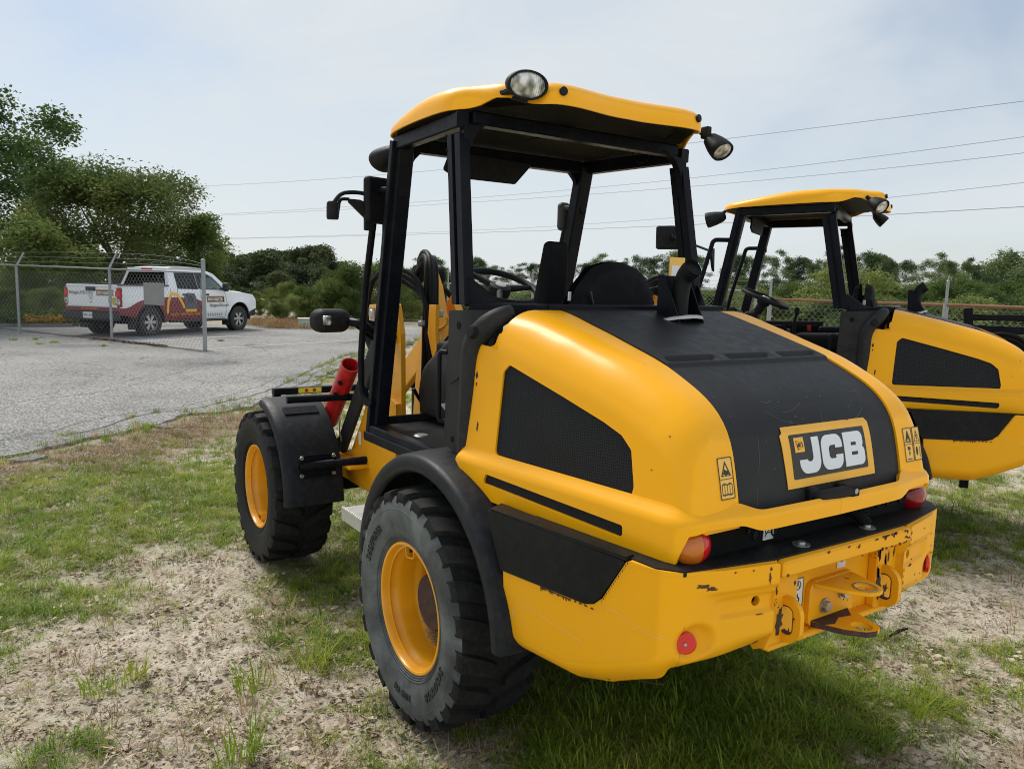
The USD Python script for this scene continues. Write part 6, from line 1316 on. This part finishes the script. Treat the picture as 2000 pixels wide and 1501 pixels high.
mp_ = np.linalg.inv(M)@(np.append(spot(1306, 6.9)[:2], rise(1306, 464, 6.9))-np.array(l2[:3])); mq_ = np.linalg.inv(M)@(np.append(spot(1388, 6.6)[:2], rise(1388, 492, 6.6))-np.array(l2[:3]))
tocam = np.linalg.inv(M)@np.array([-.9, .45, 0]); ta = math.atan2(tocam[1], tocam[0])
mo_ = part(L2_, 'left_mirror', rbox(mp_, (.05, .27, .20), .022, rot('z', ta)), 'black_plastic', smooth=50)
part(mo_, 'joint', tube([mp_+np.array([math.cos(ta), math.sin(ta), 0])*.03, mp_+np.array([math.cos(ta), math.sin(ta), 0])*.07], [.03, .016], 12), 'black_plastic')
part(mo_, 'arm', cat(tube([mp_+np.array([math.cos(ta), math.sin(ta), 0])*.06, mq_], .010, 8), hull([mq_+np.array(o) for o in ((0, .06, .03), (0, -.06, .03), (.02, .06, .02), (0, -.06, -.16), (.02, -.05, -.15), (.0, .0, -.02))])), 'black_plastic')
fa = spot(1948, 7.6); fa = thing('fork_frame', 'black steel attachment frame with hydraulic hoses at the right edge', 'attachment', loc=fa, rotz=YAW-.45)
z1, z0 = rise(1905, 602, 7.6), rise(1905, 700, 7.6)
part(fa, 'slanted_post', beam((0, .20, z1), (0, .10, z0-.5), (.06, .07), (.06, .07)), 'black_paint')
part(fa, 'upper_bar', beam((0, .16, rise(1950, 621, 7.6)), (0, -1.2, rise(1950, 621, 7.6)+.02), (.05, .05)), 'black_paint')
part(fa, 'lower_bar', beam((0, .16, rise(1950, 643, 7.6)), (0, -1.2, rise(1950, 643, 7.6)-.02), (.05, .06)), 'black_paint')
part(fa, 'side_post', beam((.05, -.9, z1-.1), (.05, -.9, 0), (.07, .07)), 'black_paint'); part(fa, 'inner_post', beam((.05, .10, z0-.45), (.05, .10, .05), (.07, .07)), 'black_paint')
for k in range(3):
    o = .035*k; part(fa, 'hose', tube(spl([(-.12, .20-o, z0-.02), (-.14, .06, z0+.20-o), (-.15, -.16, z0+.20-o), (-.14, -.30+o, z0+.02), (-.12, -.36+o, z0-.35), (-.10, -.36+o, z0-.7)], 24), .017, 8), 'hose', smooth=60)
rd_ = [spot(u, D)[:2] for u, D in ((1860, 17), (2400, 14), (2400, 22), (1860, 24))]
part('/World', 'gravel_lane', prism(Polygon(rd_), .004, .012, 'z'), 'asphalt', smooth=False, kind='structure')
# ================================================================== pickup truck (local: x forward, y left, rear axle at x=0)
plain('truck_white', (.72, .73, .74), .30, coat=.3, var=.03, dust=.05)
plain('truck_maroon', (.145, .012, .020), .32, coat=.3, var=.05, dust=.06)
plain('truck_trim', (.018, .018, .019), .55, var=.2)
plain('truck_tyre', (.020, .020, .020), .75, var=.2); plain('alloy', (.52, .52, .51), .3, metal=.75, var=.08)
plain('logo_brown', (.035, .018, .010), .4); plain('logo_gold', (.55, .30, .05), .4); plain('wrap_orange', (.62, .26, .03), .4); plain('plate_white', (.62, .62, .62), .4); plain('wrap_grey', (.075, .085, .095), .4)
plain('yellow_notice', (.42, .36, .05), .5)
TYAW = -.933; TPOS = (*(CAM[:2]+(np.array([21.84, -.957])-CAM[:2])*1.03), .0)
T = thing('pickup_truck', 'white and maroon pickup truck with dealer lettering parked behind the chain link fence', 'pickup truck', loc=TPOS, rotz=TYAW, scale=1.03)
WB_, TW = 3.672, .985
def tside(q):
    x, z = q[:, 0], q[:, 1]
    y = .985-.05*sm(z, 1.12, 1.42)-.055*sm(-z, -.72, -.45)+.012*sm(z, .80, .88)*sm(-z, -1.06, -1.0)
    y = y-.07*sm(x, 3.9, 4.62)**2-.03*sm(-x, .9, 1.22)
    for cx in (0, WB_): y = y+.028*np.exp(-((np.hypot(x-cx, z-.42)-.53)/.10)**2)*(z > .3)
    return np.stack([x, y, z], 1)
prof = Polygon([(-1.22, .62), (-1.20, 1.40), (-1.17, 1.425), (.72, 1.40), (.76, 1.335), (1.9, 1.315), (2.95, 1.285), (3.25, 1.27), (3.9, 1.225), (4.42, 1.165), (4.57, 1.02), (4.60, .72), (4.55, .50), (4.28, .44), (3.2, .40), (.55, .40), (-.5, .52), (-1.0, .60)])
arch = unary_union([Point(c, .42).buffer(.515, quad_segs=14) for c in (0, WB_)])
prof = prof.difference(arch)
wrap = Polygon([(-1.25, .80), (-.95, .80), (-.70, .86), (-.40, .99), (-.05, 1.07), (.40, 1.09), (1.0, 1.09), (1.75, 1.05), (1.98, .97), (2.10, .80), (2.16, .62), (2.12, .40), (-1.25, .40)])
lowtrim = Polygon([(4.62, .72), (4.2, .62), (4.12, .42), (4.7, .42)])
white = prof.difference(wrap).difference(lowtrim); maroon = prof.intersection(wrap)
for mm in (I_, mir):
    part(T, 'body_side', mm(surf(white, .07, tside, t=.03, out=(0, 1, 0))), 'truck_white', smooth=40)
    part(T, 'wrap_panel', mm(surf(maroon, .07, tside, t=.03, out=(0, 1, 0))), 'truck_maroon', smooth=40)
    part(T, 'bumper_corner', mm(surf(prof.intersection(lowtrim), .07, tside, t=.03, out=(0, 1, 0))), 'truck_trim', smooth=40)
    for c in (0, WB_):
        a = np.linspace(-.2, math.pi+.2, 26); part(T, 'wheel_arch', mm(cat(lathe([(.50, .0), (.53, .0)][::-1], 26, 'y', (c, .99, .42), -.1, math.pi+.1), lathe([(.515, .99), (.515, .60)], 26, 'y', (c, 0, .42), -.1, math.pi+.1), lathe([(.515, .62), (.0, .62)], 26, 'y', (c, 0, .42), -.1, math.pi+.1))), 'truck_trim')
# deck surfaces
def ycl(x): return .985-.05-.07*float(sm(x, 3.9, 4.62))**2
hood = surf(sbox(2.9, -.90, 4.44, .90), .08, lambda q: np.stack([q[:, 0], q[:, 1], np.interp(q[:, 0], [2.9, 3.25, 3.9, 4.3, 4.44], [1.29, 1.285, 1.25, 1.19, 1.13])+.045*(1-(np.abs(q[:, 1])/.9)**2)-.03*sm(np.abs(q[:, 1]), .75, .9)], 1), t=.02, out=(0, 0, 1))
part(T, 'hood', hood, 'truck_white', smooth=45)
part(T, 'grille', cat(rbox((4.53, 0, .92), (.12, 1.45, .34), .04), rbox((4.58, 0, .60), (.14, 1.75, .26), .05)), 'truck_trim')
for y in (.78, -.78): part(T, 'headlight', rbox((4.46, y, 1.0), (.20, .26, .16), .05), 'lamp_glass')
part(T, 'bed', cat(box((-.24, 0, .72), (1.9, 1.8, .05)), box((.70, 0, 1.05), (.04, 1.85, .66)), box((-.24, .86, 1.05), (1.9, .10, .66)), box((-.24, -.86, 1.05), (1.9, .10, .66))), 'truck_trim')
for y in (.925, -.925): part(T, 'bed_rail', rbox((-.24, y, 1.42), (1.94, .09, .035), .012), 'truck_trim')
tg = part(T, 'tailgate', cat(rbox((-1.215, 0, 1.115), (.06, 1.80, .60), .02), rbox((-1.235, 0, 1.385), (.05, 1.78, .07), .02), rbox((-1.235, 0, .89), (.035, 1.5, .10), .015)), 'truck_white', smooth=40)
part(tg, 'tailgate_handle', rbox((-1.247, .02, 1.30), (.02, .36, .12), .01), 'truck_trim')
part(tg, 'badge', hull([(-1.262, .02, 1.18), (-1.258, .09, 1.16), (-1.258, -.05, 1.16), (-1.258, .07, 1.05), (-1.258, -.03, 1.05), (-1.262, .02, 1.0), (-1.250, .02, 1.1)]), 'alloy')
part(tg, 'round_badge', disc((-1.248, .02, .92), (-1, 0, 0), .05, .004), 'yellow_notice')
part(tg, 'yellow_notice', box((-1.248, -.72, .98), (.003, .26, .20)), 'yellow_notice')
part(T, 'lower_tail', cat(box((-1.20, 0, .765), (.05, 1.86, .12), .01)), 'truck_maroon')
def tail_text(s, h, y0, z, m, bold=False, parent=None, x=-1.2475, lift=.003):
    g = text_poly(s, h, bold); g = affinity.scale(g, -1, 1, origin=(0, 0)); g = affinity.translate(g, y0, z)
    return part(parent or T, 'lettering', prism(g, x-lift, x, 'x'), m)
def logo_tail(y0, z0, w, h, x=-1.246):
    lg = part(T, 'dealer_logo', box((x-.002, y0-w/2, z0+h/2), (.004, w, h)), 'logo_gold')
    part(lg, 'logo_field', box((x-.0042, y0-w*.235, z0+h/2), (.001, w*.44, h*.74)), 'logo_brown'); part(lg, 'logo_field', box((x-.0042, y0-w*.735, z0+h/2), (.001, w*.48, h*.74)), 'logo_brown')
    tail_text('BRIGGS', h*.42, y0-w*.04, z0+h*.29, 'white_print', True, lg, x-.0048, .001); tail_text('JCB', h*.55, y0-w*.54, z0+h*.23, 'white_print', True, lg, x-.0048, .001)
logo_tail(-.18, 1.12, .60, .17)
tail_text('BriggsJCB.com', .085, .80, 1.155, 'print_black')
tail_text('sales rentals parts', .05, .42, .755, 'wrap_orange', False, None, -1.226)
rb = part(T, 'rear_bumper', cat(rbox((-1.30, 0, .585), (.20, 1.96, .22), .05), rbox((-1.22, 0, .53), (.22, 1.5, .16), .04)), 'truck_trim', smooth=40)
pl_ = part(T, 'licence_plate', box((-1.405, .04, .60), (.006, .33, .165), .002), 'plate_white'); tail_text('BFR-0020', .055, .185, .575, 'print_black', True, pl_, -1.408, .001)
for y, sg in ((.905, 1), (-.905, -1)):
    tlp = part(T, 'tail_light', rbox((-1.175, y, 1.09), (.14, .17, .52), .03), 'lens_dark_red', smooth=40)
    part(tlp, 'bright_lens', rbox((-1.18, y, 1.18), (.145, .155, .16), .02), 'lens_red'); part(tlp, 'clear_lens', rbox((-1.18, y, .97), (.145, .155, .17), .02), 'lamp_glass')
# cab
def gside(q):
    x, z = q[:, 0], q[:, 1]; y = .945-.36*(z-1.28)-.10*sm(z, 1.78, 1.97); return np.stack([x, y, z], 1)
gh = Polygon([(.74, 1.30), (.90, 1.85), (.98, 1.925), (1.15, 1.955), (2.1, 1.965), (2.42, 1.93), (2.75, 1.80), (3.36, 1.265)])
w1_ = rpoly([(1.10, 1.345), (1.13, 1.80), (1.93, 1.82), (1.93, 1.335)], .03); w2_ = rpoly([(2.00, 1.335), (2.00, 1.82), (2.36, 1.82), (2.66, 1.68), (3.02, 1.34), (2.95, 1.325)], .03)
for mm in (I_, mir):
    part(T, 'cab_side', mm(surf(gh.difference(w1_).difference(w2_), .06, gside, t=.04, out=(0, 1, 0))), 'truck_white', smooth=40)
    part(T, 'rear_door_window', mm(surf(w1_, .2, gside, lift=-.012, out=(0, 1, 0))), 'tinted_glass'); part(T, 'front_door_window', mm(surf(w2_, .2, gside, lift=-.012, out=(0, 1, 0))), 'clear_glass')
    fr_ = unary_union([w1_.buffer(.018).difference(w1_), w2_.buffer(.018).difference(w2_), sbox(1.93, 1.34, 2.0, 1.82)]); part(T, 'window_trim', mm(surf(fr_, .08, gside, lift=.004, out=(0, 1, 0))), 'truck_trim')
    for a_ in (((.78, 1.33), (.78, .46)), ((1.05, 1.33), (1.00, .92)), ((1.965, 1.33), (1.965, .46)), ((3.02, 1.28), (3.10, .9), (3.05, .48)), ((.98, .46), (3.05, .46))):
        part(T, 'panel_gap', mm(surf(LineString(a_).buffer(.006, cap_style='flat').intersection(prof.buffer(-.001)), .1, tside, lift=.002, out=(0, 1, 0))), 'inner_black')
    for x in (1.32, 2.20): part(T, 'door_handle', mm(rbox((x, .985, 1.17), (.22, .04, .05), .015)), 'truck_trim')
    mrr = part(T, 'door_mirror', mm(cat(rbox((2.90, 1.12, 1.40), (.13, .20, .26), .05), rbox((2.93, .98, 1.34), (.07, .2, .06), .02))), 'truck_trim', smooth=50)
roof_ = surf(sbox(.95, -.66, 2.45, .66), .08, lambda q: np.stack([q[:, 0], q[:, 1], np.interp(q[:, 0], [.95, 1.15, 2.1, 2.45], [1.915, 1.955, 1.968, 1.925])+.018*(1-(np.abs(q[:, 1])/.66)**2)], 1), t=.02, out=(0, 0, 1))
part(T, 'roof', roof_, 'truck_white', smooth=45)
def rearw(q): return np.stack([.74+.29*(q[:, 1]-1.3)*.9, q[:, 0], q[:, 1]], 1)
rwp = Polygon([(-.93, 1.30), (.93, 1.30), (.70, 1.93), (-.70, 1.93)]); rwg = rpoly([(-.80, 1.36), (.80, 1.36), (.66, 1.80), (-.66, 1.80)], .03)
part(T, 'cab_back', surf(rwp.difference(rwg), .08, rearw, t=.03, out=(-1, 0, 0)), 'truck_white'); part(T, 'rear_window', surf(rwg, .3, rearw, lift=-.006, out=(-1, 0, 0)), 'tinted_glass')
part(T, 'brake_light', rbox((.895, 0, 1.885), (.05, .40, .065), .012), 'lens_red'); part(T, 'roof_aerial', hull([(1.35, .03, 1.98), (1.35, -.03, 1.98), (1.12, .02, 1.98), (1.12, -.02, 1.98), (1.18, 0, 2.06), (1.14, 0, 2.05)]), 'truck_trim')
part(T, 'windscreen', surf(sbox(-.78, 0, .78, 1), .2, lambda q: np.stack([2.44+.90*(1-q[:, 1]), q[:, 0]*(1-.14*q[:, 1]), 1.28+.64*q[:, 1]], 1), out=(1, 0, 1)), 'clear_glass')
part(T, 'interior', cat(rbox((1.95, 0, .95), (2.2, 1.6, .70), .05), *[rbox((x, y, 1.45), (.14, .42, .55), .06) for x in (1.35, 2.35) for y in (.38, -.38)]), 'truck_trim')
part(T, 'running_board', cat(*[rbox((1.85, y, .40), (2.3, .12, .07), .02) for y in (.98, -.98)]), 'truck_trim')
part(T, 'underbody', cat(box((1.7, 0, .48), (5.2, 1.5, .22)), box((0, 0, .40), (.16, 1.6, .16))), 'inner_black')
for x in (-.62, 3.12): part(T, 'mud_flap', cat(*[box((x+.05, y, .38), (.015, .26, .34)) for y in (.86, -.86)]), 'truck_trim')
tw_ = None
for x in (0, WB_):
    for sgn in (1, -1):
        c = np.array([x, .86*sgn, .40]); f_ = (lambda m: m) if sgn > 0 else mir
        wp = uniq(T, 'wheel'); UsdGeom.Xform.Define(stage, wp)
        tp = [(.235, .12), (.26, .135), (.33, .14), (.375, .125), (.395, .10), (.40, .0), (.395, -.10), (.375, -.125), (.26, -.135)]
        blocks = [mv(box((0, yy, .397), (.07, .07, .016)), (0, 0, 0), rot('y', 2*math.pi*k/30+(.1 if yy > 0 else 0))) for k in range(30) for yy in (-.08, 0, .08)]
        part(wp, 'tyre', mv(f_(cat(lathe(tp, 48), *blocks)), c), 'truck_tyre', smooth=40)
        part(wp, 'rim', mv(f_(lathe([(.0, .02), (.21, .02), (.215, .09), (.238, .125), (.245, .118)][::-1], 36)), c), 'truck_trim')
        sp = []
        for k in range(6):
            for d in (-.13, .13):
                a = k*math.pi/3+d*.9; a2 = k*math.pi/3+d*1.9*.55
                sp.append(hull([(r*math.cos(aa+e), yv, r*math.sin(aa+e)) for r, aa, w_ in ((.06, a, .35), (.228, a2, .075)) for e in (-w_, w_) for yv in (.075+(.025 if r < .1 else .02), .05)]))
        sp.append(lathe([(0, .115), (.045, .112), (.06, .095), (.07, .05)][::-1], 20)); sp.append(lathe([(.222, .06), (.226, .112), (.243, .122), (.246, .112)][::-1], 40))
        part(wp, 'spokes', mv(f_(cat(*sp)), c), 'alloy', smooth=30)
# right-hand side lettering and picture wrap
def side_art(name, g, m, lift, parent=None):
    V2, F = sheet2(g, .03); V = tside(V2); V[:, 1] += lift; V[:, 1] *= -1
    n = np.cross(V[F[0, 1]]-V[F[0, 0]], V[F[0, 2]]-V[F[0, 0]])
    if n[1] > 0: F = F[:, ::-1]
    return part(parent or T, name, solid(V, F, .001), m)
def side_text(s, h, x0, z0, m, bold=False, lift=.008, parent=None): return side_art('lettering', affinity.translate(text_poly(s, h, bold).simplify(h*.02), x0, z0), m, lift, parent)
lg = side_art('dealer_logo', sbox(2.20, .93, 2.98, 1.125), 'logo_gold', .006); side_art('logo_field', sbox(2.22, .955, 2.55, 1.10), 'logo_brown', .010, lg); side_art('logo_field', sbox(2.575, .955, 2.955, 1.10), 'logo_brown', .010, lg)
side_text('BRIGGS', .078, 2.235, .985, 'white_print', True, .014, lg); side_text('JCB', .105, 2.60, .975, 'white_print', True, .014, lg)
side_text('BriggsJCB.com', .085, 2.32, .80, 'print_black')
side_text('SALES \u2022 RENTALS \u2022 PARTS \u2022', .075, .72, .56, 'wrap_orange', True)
xg = .60
exa = side_art('excavator_picture', unary_union([st([(xg+.02, .72), (xg+.04, .98), (xg+.20, 1.21), (xg+.42, 1.16), (xg+.66, .80)], .085, 'round', 'round'), sbox(xg-.02, .62, xg+.06, .80), sbox(xg+.72, .66, xg+1.18, .74)]), 'emblem_yellow', .008)
side_art('picture_cab', Polygon([(xg+.70, .74), (xg+.66, 1.12), (xg+.80, 1.22), (xg+1.10, 1.20), (xg+1.18, .98), (xg+1.20, .74)]), 'wrap_grey', .012, exa); side_art('picture_window', Polygon([(xg+.78, .92), (xg+.78, 1.14), (xg+1.02, 1.14), (xg+1.04, .92)]), 'seat_trim', .016, exa)
for k in range(7): side_art('sill_mark', Polygon([(2.30+.10*k, .50), (2.34+.10*k, .50), (2.30+.10*k, .60), (2.26+.10*k, .60)]), 'steel', .006)

# the bed behind the rear axle is short: draw the tail in
for pr in Usd.PrimRange(stage.GetPrimAtPath(T)):
    if pr.IsA(UsdGeom.Mesh):
        at_ = UsdGeom.Mesh(pr).GetPointsAttr(); P_ = np.array(at_.Get())
        if P_[:, 0].min() < -.62:
            P_[:, 0] = np.where(P_[:, 0] < -.62, -.62+(P_[:, 0]+.62)*.70, P_[:, 0]); at_.Set(Vt.Vec3fArray.FromNumpy(P_.astype(np.float32)))
